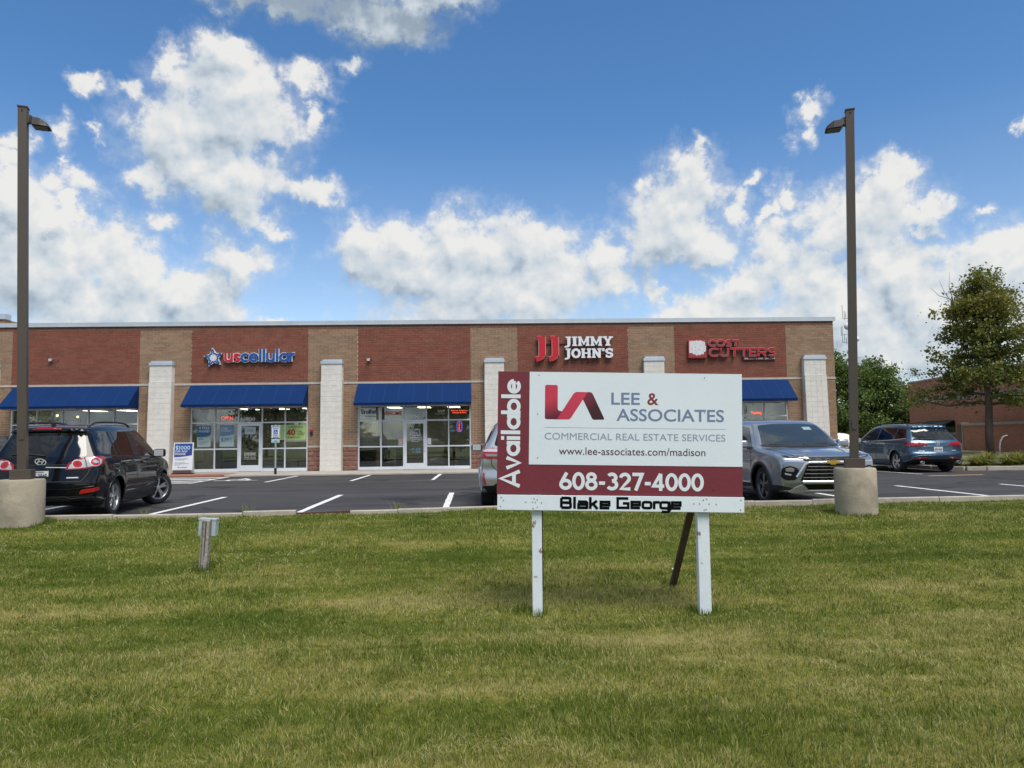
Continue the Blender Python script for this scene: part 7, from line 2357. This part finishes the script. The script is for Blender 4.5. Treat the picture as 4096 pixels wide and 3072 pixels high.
stroke_geo(q, [(-0.06, 0.022), (-0.025, 0.026), (0, -0.008), (0.025, 0.026), (0.06, 0.022)], 0.010, 0.006, 0, 0, 1, 1, -0.0006)
q.build('badge', CHROME, mz, loc=(pp.x - 0.014, 0.0, 1.0), rot=(0, R(12), R(-90)))
mb_.line('chrome_script', [(0.46, 0.745), (0.66, 0.745)], 'R', 0.03, CHROME, mz, off=0.006)
mb_.line('chrome_script', [(-0.66, 0.755), (-0.48, 0.755)], 'R', 0.024, CHROME, mz, off=0.006)
mb_.line('rear_wiper', [(0.0, 1.115), (0.2, 1.15), (0.52, 1.14)], 'R', 0.022, PLAST, mz, off=0.025, thick=1)
mb_.line('spoiler_lip', [(-0.62, 1.555), (0, 1.565), (0.62, 1.555)], 'R', 0.05, P_BLUE, mz, off=0.03, thick=1)
rails(mb_, mz, -1.75, 0.45, 0.55, 0.06, PLAST)
mirror(mb_, mz, 0.96, 1.06, 1.12, 1, PLAST, CHROME)
mirror(mb_, mz, 0.96, -1.06, 1.12, -1, PLAST, CHROME)
mb_.decal('windscreen', rounded([(-0.66, 1.12), (0.66, 1.12), (0.56, 1.50), (-0.56, 1.50)], 0.05), 'F', GLASSM, mz)

# ---- white saloon far behind, mostly hidden
P_WHITE = paint('white_car_paint', (0.66, 0.67, 0.68), 0.0, 0.3)
wc = car_thing('white saloon glimpsed beyond the building corner behind the grey car', 18.0, 38.2, 0.0)
wb = Body([(-2.1, 0.32), (-2.38, 0.44), (-2.42, 0.70), (-2.36, 0.94), (-1.85, 1.02), (-1.35, 1.30), (-0.85, 1.42), (-0.2, 1.45), (0.3, 1.40), (0.75, 1.20), (1.05, 1.02), (1.9, 0.90), (2.3, 0.76), (2.42, 0.58), (2.36, 0.34), (1.2, 0.2), (-1.2, 0.2)],
          [(0.0, 0.80), (0.3, 0.88), (0.55, 0.92), (0.8, 0.91), (0.95, 0.88), (1.0, 0.83), (1.4, 0.62), (1.5, 0.55), (2, 0.5)],
          4.84, wheels=(-1.40, 1.40), arch=0.37, rw=0.33, gh=(0.98, 0.04, 0.06), rows=(30, 70), nth=140)
link_mesh('body', wb.mesh(P_WHITE), wc)
arches(wb, wc, 0.03, P_WHITE, 0.006)
for xw in (-1.40, 1.40):
    wheel(wc, xw, -0.78, 0.33, 0.22, -1, (5, True), RIMS)
    wheel(wc, xw, 0.78, 0.33, 0.22, 1, (5, True), RIMS)
for f_ in ('SL', 'SR'):
    wb.decal('rear_door_window', rounded([(-1.30, 1.06), (-0.20, 1.02), (-0.22, 1.34), (-0.85, 1.34)], 0.03), f_, GLASSD, wc)
    wb.decal('front_door_window', rounded([(-0.12, 1.02), (0.86, 1.02), (0.36, 1.31), (-0.12, 1.34)], 0.03), f_, GLASSM, wc)
wb.decal('windscreen', rounded([(-0.62, 1.08), (0.62, 1.08), (0.52, 1.36), (-0.52, 1.36)], 0.05), 'F', GLASSM, wc)
mirror(wb, wc, 0.70, -0.98, 1.05, -1, P_WHITE, CHROME)

# ------------------------------------------------------------------ trees and planting
def leaf_mat(name, c0, c1, c2, trans=0.35):
    """leaf colour by a per-leaf tone: dark green, mid, warm"""
    m = bpy.data.materials.new(name)
    m.use_nodes = True
    t = m.node_tree
    b = t.nodes['Principled BSDF']
    at = nd(t, 'ShaderNodeAttribute')
    at.attribute_name = 'tone'
    cr = nd(t, 'ShaderNodeValToRGB')
    el = cr.color_ramp.elements
    el[0].color = (*c0, 1)
    el[1].color = (*c2, 1)
    e = el.new(0.5)
    e.color = (*c1, 1)
    t.links.new(at.outputs['Fac'], cr.inputs[0])
    t.links.new(cr.outputs[0], b.inputs['Base Color'])
    b.inputs['Roughness'].default_value = 0.5
    b.inputs['Specular IOR Level'].default_value = 0.3
    tl = nd(t, 'ShaderNodeBsdfTranslucent')
    t.links.new(cr.outputs[0], tl.inputs['Color'])
    mx = nd(t, 'ShaderNodeMixShader')
    mx.inputs[0].default_value = trans
    t.links.new(b.outputs[0], mx.inputs[1])
    t.links.new(tl.outputs[0], mx.inputs[2])
    t.links.new(mx.outputs[0], t.nodes['Material Output'].inputs[0])
    return m
BARK = mat('grey_brown_bark', (0.105, 0.080, 0.062), 0.9, var=(6, 0.3, (1, 1, 0.25)), bump=(18, 0.8))
def leaf_mesh(name, P, size, m, rng, tone, droop=0.3):
    """one small folded leaf (two triangles) at each point"""
    n = len(P)
    a = rng.normal(size=(n, 3))
    a[:, 2] -= droop
    a /= np.linalg.norm(a, axis=1)[:, None]
    b = rng.normal(size=(n, 3))
    b -= a * (a * b).sum(1)[:, None]
    b /= np.linalg.norm(b, axis=1)[:, None]
    c = np.cross(a, b)
    s = size * rng.uniform(0.6, 1.35, n)[:, None]
    p0 = P
    p1 = P + a * s * 0.5 + b * s * 0.33 + c * s * 0.08
    p2 = P + a * s
    p3 = P + a * s * 0.5 - b * s * 0.33 + c * s * 0.08
    V = np.stack([p0, p1, p2, p3], 1).reshape(-1, 3)
    k = np.arange(n) * 4
    F = np.concatenate([np.stack([k, k + 1, k + 2], -1), np.stack([k, k + 2, k + 3], -1)])
    me = raw_mesh(name, V, F, m)
    at = me.attributes.new('tone', 'FLOAT', 'POINT')
    at.data.foreach_set('value', np.repeat(np.clip(tone, 0, 1), 4).astype(np.float32))
    return me
def grow(seed, H, trunk_r, z_low, prof, n_limb, n_twig, n_leaf, leaf, lm, spread=0.30, warm=None, fork=0.5, base=0.45, wob=0.12, lift=0.5):
    """Trunk and limbs as one mesh, crown of leaves as another. prof: [(z fraction, radius)]."""
    rng = np.random.default_rng(seed)
    q = MB()
    tp = [Vector((0, 0, -0.3))]
    for i in range(1, 9):
        t = i / 8
        tp.append(Vector((rng.normal() * wob * t, rng.normal() * wob * t, H * 0.92 * t)))
    q.tube(tp, trunk_r, 10, trunk_r * 0.12)
    def on_trunk(z):
        f = np.clip(z / (H * 0.92), 0, 1) * 8
        i = min(int(f), 7)
        return tp[i].lerp(tp[i + 1], f - i)
    pz, pr = np.array([p[0] for p in prof]) * H, np.array([p[1] for p in prof])
    pts, wts = [], []
    for i in range(n_limb):
        f = (i + rng.uniform(0, 0.8)) / n_limb
        zs = z_low + (H * 0.80 - z_low) * f ** 0.9
        az_ = i * 2.399 + rng.uniform(-0.35, 0.35)
        ze = zs + (H - zs) * rng.uniform(0.18, 0.42) * lift * 2 * (0.2 + 0.8 * min(f * 1.6, 1))
        rad = np.interp(ze, pz, pr) * rng.uniform(0.72, 1.08)
        s = on_trunk(zs)
        e = Vector((math.cos(az_) * rad, math.sin(az_) * rad, ze))
        mid = s.lerp(e, 0.5) + Vector((rng.normal() * 0.12, rng.normal() * 0.12, -0.12 * rad + 0.1))
        lp = [s, s.lerp(mid, 0.55) + Vector((0, 0, 0.05)), mid, mid.lerp(e, 0.55), e]
        q.tube(lp, max(trunk_r * 0.42 * (1 - 0.6 * f), 0.02), 6, 0.008)
        for j in range(n_twig):
            u = rng.uniform(0.28, 1.0)
            p = lp[2].lerp(lp[4], (u - 0.5) * 2) if u > 0.5 else lp[0].lerp(lp[2], u * 2)
            d = Vector(rng.normal(size=3)) * (0.42 * rad * 0.45 + 0.15)
            d.z = abs(d.z) * 0.6 - 0.05
            te = p + d
            q.tube([p, p.lerp(te, 0.5) + Vector((0, 0, 0.04)), te], 0.012, 4, 0.004, cap=False)
            pts += [te, p.lerp(te, 0.6)]
            wts += [1.0, 0.7]
        pts.append(e)
        wts.append(1.0)
    for i in range(n_twig * 2):
        z = H * rng.uniform(0.72, 0.97)
        r_ = np.interp(z, pz, pr) * rng.uniform(0.1, 0.8)
        a = rng.uniform(0, 2 * PI)
        s = on_trunk(z * 0.92)
        e = Vector((s.x + math.cos(a) * r_, s.y + math.sin(a) * r_, z))
        q.tube([s, s.lerp(e, 0.5), e], 0.012, 4, 0.004, cap=False)
        pts.append(e)
        wts.append(1.0)
    C = np.array([tuple(p) for p in pts])
    w = np.array(wts)
    idx = rng.choice(len(C), n_leaf, p=w / w.sum())
    # leaves gather in flattened clumps round the twig ends
    off = rng.normal(size=(n_leaf, 3)) * np.array([1, 1, 0.62]) * spread * rng.uniform(0.3, 1.15, (n_leaf, 1))
    P = C[idx] + off
    P = P[P[:, 2] > z_low * 0.8]
    n = len(P)
    ct = rng.uniform(0, 1, len(C))
    tone = 0.38 + 0.35 * (ct[idx][:n] - 0.5) + rng.normal(size=n) * 0.16
    if warm is not None:
        tone = tone + warm(P)
    tm = bpy.data.meshes.new('trunk')
    tm.from_pydata(q.v, [], q.f)
    tm.materials.append(BARK)
    for p in tm.polygons:
        p.use_smooth = True
    return tm, leaf_mesh('crown', P, leaf, lm, rng, tone)
def tree(name, label, loc, meshes, rz=0.0, sc=1.0, group=None, cat='tree'):
    t_ = thing(name, label, cat, loc, (0, 0, rz), group)
    t_.scale = (sc, sc, sc)
    link_mesh('trunk', meshes[0], t_)
    link_mesh('crown', meshes[1], t_)
    return t_

# raised planted bed with its own kerb, right of the blue car
BED = [(16.62, 45.0), (16.62, 27.4), (16.75, 26.75), (17.1, 26.35), (17.7, 26.2), (48, 26.2)]
bedm = MB()
def bed_z(x, y):
    return 0.10 + 0.40 * min(max((y - 26.4) / 4.5, 0), 1)
bv, bf = [], []
ys_ = [26.3, 27.0, 28.0, 29.2, 30.5, 32, 36, 46]
xs_ = [16.75, 17.2, 18, 20, 23, 27, 34, 48]
for y in ys_:
    for x in xs_:
        yy = max(y, 26.3 + max(0, (17.4 - x)) * 1.1)
        bv.append((x, yy, bed_z(x, y)))
for j in range(len(ys_) - 1):
    for i in range(len(xs_) - 1):
        a = j * len(xs_) + i
        bf.append((a, a + 1, a + len(xs_) + 1, a + len(xs_)))
bed = bedm.add(bv, bf).build('planting_bed', mat('bed_gravel', (0.27, 0.23, 0.17), 0.95, var=(14, 0.35), bump=(40, 1.0), coords='World', tint=((0.12, 0.14, 0.045), 0.9, 0.40, 0.52)))
struct(bed)
for i in range(len(BED) - 1):
    (x0, y0), (x1, y1) = BED[i], BED[i + 1]
    d = Vector((x1 - x0, y1 - y0, 0))
    nn = Vector((d.y, -d.x, 0)).normalized() * 0.16
    n = max(1, int(d.length / 3.05))
    for k in range(n):
        a = Vector((x0, y0, 0)) + d * (k / n)
        b_ = Vector((x0, y0, 0)) + d * ((k + 1) / n) - d.normalized() * (0.008 if n > 1 else 0)
        if nn.y > 0 or (abs(nn.y) < 0.02 and nn.x > 0):
            nn = -nn
        V = [a + nn * -0.1, b_ + nn * -0.1, a + nn, b_ + nn]
        MB().hexa([(p.x, p.y, -0.05) for p in V] + [(p.x, p.y, 0.14) for p in V]).build('kerb_stone', CONC, bed, bevel=0.02)

# arching strap-leaved clumps along the bed edge
LILY = leaf_mat('strap_leaf', (0.09, 0.14, 0.03), (0.22, 0.25, 0.055), (0.40, 0.34, 0.10), 0.3)
def strap_clump(seed, n, h, r, wid):
    rng = np.random.default_rng(seed)
    V, F, T = [], [], []
    for i in range(n):
        a = rng.uniform(0, 2 * PI)
        l = h * rng.uniform(0.7, 1.2)
        reach = r * rng.uniform(0.3, 1.1)
        b0 = np.array((rng.normal() * 0.06, rng.normal() * 0.06, -0.03))
        d = np.array((math.cos(a), math.sin(a), 0))
        s = np.array((-d[1], d[0], 0)) * wid / 2
        o = len(V)
        for k in range(6):
            t = k / 5
            p = b0 + d * reach * t ** 1.3 + np.array((0, 0, l * (1.55 * t - 0.75 * t * t * (0.6 + reach / r))))
            w = s * (1 - t) ** 0.5 if k < 5 else s * 0.05
            V += [p - w, p + w]
        for k in range(5):
            F.append((o + 2 * k, o + 2 * k + 1, o + 2 * k + 3, o + 2 * k + 2))
        T += [rng.uniform(0, 1)] * 12
    me = raw_mesh('leaves', np.array(V), np.array(F), LILY)
    at = me.attributes.new('tone', 'FLOAT', 'POINT')
    at.data.foreach_set('value', np.array(T, dtype=np.float32))
    return me
clumps = [strap_clump(i, 300, 0.50, 0.75, 0.026) for i in range(3)]
spots = [(17.15, 27.0, 'first strap-leaved clump, next to the blue car bumper'), (17.75, 26.75, 'second strap-leaved clump along the bed kerb from the blue car'), (18.35, 27.1, 'third strap-leaved clump along the bed kerb from the blue car'), (19.05, 26.9, 'fourth strap-leaved clump along the bed kerb from the blue car'), (19.7, 27.2, 'strap-leaved clump in front of the tree trunk'), (20.35, 26.9, 'strap-leaved clump just right of the tree trunk'), (18.9, 27.8, 'strap-leaved clump left of the tree trunk, set back'), (20.95, 27.2, 'strap-leaved clump below the curved white pipe'), (21.5, 26.9, 'strap-leaved clump at the right frame edge'), (20.2, 27.9, 'strap-leaved clump behind the others right of the trunk'), (22.2, 27.2, 'rightmost strap-leaved clump past the frame edge'), (17.3, 27.9, 'strap-leaved clump behind the first, left in the bed')]
for i, (x, y, lb) in enumerate(spots):
    t_ = thing('strap_leaf_clump', lb, 'plant', (x, y, bed_z(x, y)), (0, 0, i * 1.1), 'leafy clumps along the planted bed')
    link_mesh('leaves', clumps[i % 3], t_)

# the tree in the bed
LF_R = leaf_mat('olive_rust_leaf', (0.075, 0.105, 0.022), (0.18, 0.20, 0.042), (0.31, 0.235, 0.055), 0.35)
rt_mesh = grow(11, 8.35, 0.17, 1.95, [(0.18, 2.0), (0.26, 2.75), (0.36, 2.6), (0.46, 1.95), (0.56, 1.6), (0.72, 1.3), (0.86, 0.85), (1.0, 0.15)], 34, 9, 27000, 0.125, LF_R, 0.23, warm=lambda P: 0.10 * (P[:, 2] > 5.2) + 0.12 * (P[:, 0] < -0.6) * (P[:, 2] > 4.8), lift=0.42)
rt_tree = tree('shade_tree', 'olive and rust leaved tree in the bed at the right edge', (20.7, 30.2, 0.45), rt_mesh, 0.4)
q = MB()
for a, b_, c in (((-1.2, -0.2, 6.1), (-1.75, -0.3, 6.7), (-1.95, -0.3, 7.25)), ((-1.3, -0.2, 6.2), (-1.55, -0.3, 7.0), (-1.5, -0.3, 7.6)), ((-1.5, -0.3, 6.45), (-2.0, -0.3, 6.6), (-2.35, -0.3, 6.95)), ((-0.9, -0.2, 6.6), (-0.95, -0.3, 7.1), (-0.85, -0.3, 7.5)), ((-0.6, -0.2, 6.4), (-1.2, -0.2, 6.15), (-1.7, -0.3, 6.5))):
    q.tube([a, b_, c], 0.016, 5, 0.004)
q.build('bare_twigs', BARK, rt_tree, rot=(0, 0, -0.4))

# trees behind the lot
LF_G = leaf_mat('green_leaf', (0.055, 0.100, 0.024), (0.145, 0.205, 0.050), (0.26, 0.30, 0.09), 0.35)
ga = grow(21, 7.4, 0.16, 0.5, [(0.02, 1.6), (0.15, 2.3), (0.4, 2.4), (0.7, 1.5), (1.0, 0.35)], 30, 8, 19000, 0.19, LF_G, 0.34, lift=0.55)
gb = grow(22, 6.9, 0.16, 0.4, [(0.02, 2.0), (0.15, 3.0), (0.4, 2.9), (0.7, 2.0), (1.0, 0.4)], 30, 9, 22000, 0.19, LF_G, 0.36, lift=0.5)
tree('green_tree', 'tall green tree right beside the building corner', (24.1, 51, 0), ga, 0.3, group='green trees behind the lot')
tree('green_tree', 'spreading green tree behind the white saloon and right lamp post', (27.3, 52, 0), gb, 1.2, group='green trees behind the lot')
gc = grow(23, 3.9, 0.10, 0.3, [(0.02, 1.4), (0.3, 1.9), (0.7, 1.3), (1.0, 0.3)], 18, 7, 9000, 0.17, LF_G, 0.30, lift=0.5)
tree('green_tree', 'low green tree touching the far brick building corner', (30.6, 53, 0), gc, 0.3, group='green trees behind the lot')
tree('green_tree', 'green tree hidden low behind the building corner tree', (21.2, 55, 0), gb, 2.2, 0.9, group='green trees behind the lot')
# trees across the road behind the viewer: only their reflections show in the shop glass and the cars
gd = grow(24, 10.5, 0.2, 1.2, [(0.05, 2.4), (0.2, 4.0), (0.5, 4.2), (0.8, 2.6), (1.0, 0.5)], 26, 8, 11000, 0.34, LF_G, 0.5, lift=0.45)
for i, (x, y, s_) in enumerate(((-56.5, -25, 0.9), (-38.3, -25, 0.62), (-26.3, -25, 1.1), (-18.3, -26, 0.62), (-5.2, -25, 1.02), (11.5, -27, 0.75), (20, -23, 1.0), (29, -26, 0.8), (43, -25, 1.0))):
    tree('roadside_tree', 'green roadside tree seen only as a reflection in shop glass and cars', (x, y, -0.5), gd, i * 1.3, s_, 'roadside trees behind the viewer')
# far tree line
rng = np.random.default_rng(31)
n = 26000
fx = rng.uniform(-160, 260, n)
top = 5.0 + 3.5 * vnoise(fx, fx * 0, 9, 3) + 1.5 * vnoise(fx, fx * 0, 3, 4)
fz = rng.uniform(0, 1, n) ** 0.7 * top - 0.5
P = np.stack([fx, 150 + rng.normal(size=n) * 2.5, fz], -1)
ft = link_mesh('far_tree_line', leaf_mesh('far_tree_line', P, 1.1, LF_G, rng, 0.4 + rng.normal(size=n) * 0.2))
tag(ft, 'distant line of green trees along the horizon', 'trees', kind='stuff')

# weeds growing in the kerb joint
def weed(label, x, y, z, seed, n, h):
    rng = np.random.default_rng(seed)
    V, F, T = [], [], []
    for i in range(n):
        a = rng.uniform(0, 2 * PI)
        l = h * rng.uniform(0.5, 1.1)
        lean = rng.uniform(0.1, 0.6) * l
        b0 = np.array((rng.normal() * 0.05, rng.normal() * 0.02, -0.02))
        d = np.array((math.cos(a), math.sin(a) * 0.5, 0))
        s = np.array((0.006, 0.002, 0))
        o = len(V)
        for k in range(5):
            t = k / 4
            p = b0 + d * lean * t ** 2 + np.array((0, 0, l * (t - 0.25 * t * t)))
            V += [p - s * (1 - t * 0.9), p + s * (1 - t * 0.9)]
        for k in range(4):
            F.append((o + 2 * k, o + 2 * k + 1, o + 2 * k + 3, o + 2 * k + 2))
        T += [rng.uniform(0, 0.8)] * 10
    me = raw_mesh('stems', np.array(V), np.array(F), LILY)
    at = me.attributes.new('tone', 'FLOAT', 'POINT')
    at.data.foreach_set('value', np.array(T, dtype=np.float32))
    t_ = thing('kerb_weed', label, 'weed', (x, y, z), group='weeds along the kerb')
    link_mesh('stems', me, t_)
weed('grassy weed in the kerb joint by the black car tyre', -5.95, 13.02, 0.06, 1, 14, 0.26)
weed('tall thin grass weed in the kerb above the utility post', -4.2, 13.06, 0.06, 2, 14, 0.34)
weed('bushy weed in the kerb joint left of the silver car', -1.63, 13.22, 0.06, 3, 26, 0.32)

# ------------------------------------------------------------------ neighbouring brick building and wall on the right
def courses_mat(name, base, mortar):
    m = bpy.data.materials.new(name)
    m.use_nodes = True
    t = m.node_tree
    b = t.nodes['Principled BSDF']
    L = t.links.new
    tcn = nd(t, 'ShaderNodeTexCoord')
    sep = nd(t, 'ShaderNodeSeparateXYZ')
    L(tcn.outputs['Object'], sep.inputs[0])
    cmb = nd(t, 'ShaderNodeCombineXYZ')
    ad_ = nd(t, 'ShaderNodeMath', operation='ADD')
    L(sep.outputs[0], ad_.inputs[0])
    L(sep.outputs[1], ad_.inputs[1])
    L(ad_.outputs[0], cmb.inputs[0])
    L(sep.outputs[2], cmb.inputs[1])
    br = nd(t, 'ShaderNodeTexBrick')
    L(cmb.outputs[0], br.inputs['Vector'])
    br.inputs['Scale'].default_value = 1.0
    br.inputs['Brick Width'].default_value = 0.22
    br.inputs['Row Height'].default_value = 0.075
    br.inputs['Mortar Size'].default_value = 0.007
    br.inputs['Color1'].default_value = (*base, 1)
    br.inputs['Color2'].default_value = (base[0] * 0.8, base[1] * 0.75, base[2] * 0.75, 1)
    br.inputs['Mortar'].default_value = (*mortar, 1)
    L(br.outputs['Color'], b.inputs['Base Color'])
    b.inputs['Roughness'].default_value = 0.9
    bp = nd(t, 'ShaderNodeBump')
    bp.inputs['Strength'].default_value = 0.4
    bp.inputs['Distance'].default_value = 0.01
    inv = nd(t, 'ShaderNodeMath', operation='SUBTRACT')
    inv.inputs[0].default_value = 1
    L(br.outputs['Fac'], inv.inputs[1])
    L(inv.outputs[0], bp.inputs['Height'])
    L(bp.outputs[0], b.inputs['Normal'])
    return m
FB = courses_mat('orange_brown_brick', (0.54, 0.225, 0.13), (0.32, 0.21, 0.16))
GSTONE = mat('grey_stone_trim', (0.42, 0.37, 0.32), 0.9, var=(3, 0.12))
nb = thing('brick_annex', 'low orange brown brick building with stone band behind the tree', 'building', (25.3, 44.0, 0.0), (0, 0, R(-7.3)))
MB().box(0, 14, -24, 0, 0, 4.35).build('wall', FB, nb)
MB().box(-0.04, 14, -24, 0.04, 4.35, 4.45).build('coping', GSTONE, nb)
MB().box(-0.025, 14, -24, 0.025, 3.10, 3.36).build('stone_band', GSTONE, nb)
aw = MB().prism([(0.0, 2.05), (-0.75, 1.75), (-0.75, 1.70), (0.0, 1.98)], 'y', -5.4, -2.4).build('awning', mat('dark_green_canvas', (0.018, 0.040, 0.030), 0.7), nb)
wd = MB().box(-0.012, 0.0, -5.5, -2.3, 1.38, 1.98).build('window', mat('dark_window', (0.01, 0.012, 0.012), 0.1), nb)
for yy in (-4.45, -3.4):
    MB().box(-0.03, -0.012, yy - 0.03, yy + 0.03, 1.38, 1.98).build('mullion', GSTONE, wd)
MB().box(-0.06, 0.0, -5.6, -2.2, 1.28, 1.38).build('window_sill', GSTONE, nb)
gw = thing('garden_wall', 'low brick wall with stone cap behind the planted bed', 'wall', (23.35, 36.0, 0.2), (0, 0, R(-7.3)))
MB().box(0, 0.25, -14, 0, 0, 1.50).build('wall', FB, gw)
for k in range(9):
    MB().box(-0.05, 0.30, -0.0 - (k + 1) * 1.55 + 0.006, 0.05 * (k == 0) - k * 1.55, 1.50, 1.62).build('cap_stone', GSTONE, gw)
MB().box(-0.03, 0.28, 0.0, 0.20, 0, 1.66).build('end_post', GSTONE, gw)
sp = thing('steel_post', 'brown steel post with pale base beside the low brick wall', 'post', (19.95, 31.0, 0.42))
MB().tube([(0, 0, 0.5), (0, 0, 1.28)], 0.075, 14).build('upper_sleeve', mat('brown_grey_post', (0.13, 0.10, 0.085), 0.6), sp)
MB().tube([(0, 0, -0.1), (0, 0, 0.5)], 0.072, 14).build('pale_base', mat('pinkish_base', (0.42, 0.32, 0.27), 0.8), sp)
vp = thing('vent_pipe', 'thin curved white pipe standing in the bed right of the tree', 'pipe', (20.95, 30.0, 0.42))
MB().tube([(0, 0, -0.1), (0, 0, 0.35), (0.05, 0, 0.58), (0.16, 0, 0.74), (0.30, 0, 0.80), (0.36, 0, 0.79)], 0.03, 10).build('pipe', mat('white_pvc', (0.55, 0.55, 0.52), 0.5), vp, smooth=True)
MB().lathe([(0.04, 0), (0.04, 0.05), (0.03, 0.05)], 12).build('pipe_collar', MATS['white_pvc'], vp)

# radio mast far away, mostly behind the right lamp post
ms = thing('radio_mast', 'grey lattice radio mast with white dishes behind the right lamp post', 'mast', (74.9, 150.0, 0.0))
GAL = mat('galvanised_mast', (0.30, 0.31, 0.33), 0.5, 0.3)
legs = [(0.55 * math.cos(R(a)), 0.55 * math.sin(R(a))) for a in (90, 210, 330)]
for (a, b_) in legs:
    MB().tube([(a, b_, 0), (a * 0.8, b_ * 0.8, 31)], 0.06, 6).build('mast_leg', GAL, ms)
q = MB()
for k in range(24):
    z0, z1 = k * 1.3, (k + 1) * 1.3
    for i in range(3):
        (ax, ay), (bx2, by2) = legs[i], legs[(i + 1) % 3]
        q.tube([(ax * 0.9, ay * 0.9, z0), (bx2 * 0.9, by2 * 0.9, z1)], 0.03, 4, cap=False)
q.build('lattice', GAL, ms)
for x, z, r_ in ((-0.9, 23.7, 0.75), (-0.7, 18.4, 0.62), (0.9, 21.0, 0.5)):
    MB().lathe([(0.001, 0.30), (r_ * 0.5, 0.24), (r_, 0.0), (r_, -0.35), (0.001, -0.45)], 20, 'y').build('dish', mat('dish_white', (0.70, 0.71, 0.72), 0.5), ms, loc=(x, -0.4, z), rot=(0, 0, R(-20)), smooth=True)
for x, z, h in ((-1.7, 25.6, 2.6), (-1.3, 25.0, 2.0), (-1.0, 25.4, 1.2), (-1.9, 20.4, 3.4), (-1.5, 20.2, 2.0), (-1.1, 20.0, 1.4), (-2.1, 21.8, 1.8)):
    MB().tube([(x, 0, z), (x, 0, z + h)], 0.06, 5).build('whip_antenna', GAL, ms)
MB().tube([(0, 0, 25.4), (-1.9, 0, 25.4)], 0.05, 5).tube([(0, 0, 20.4), (-2.1, 0, 20.4)], 0.05, 5).tube([(0, 0, 22.0), (-2.1, 0, 22.0)], 0.04, 5).build('antenna_arm', GAL, ms)

bpy.context.view_layer.update()
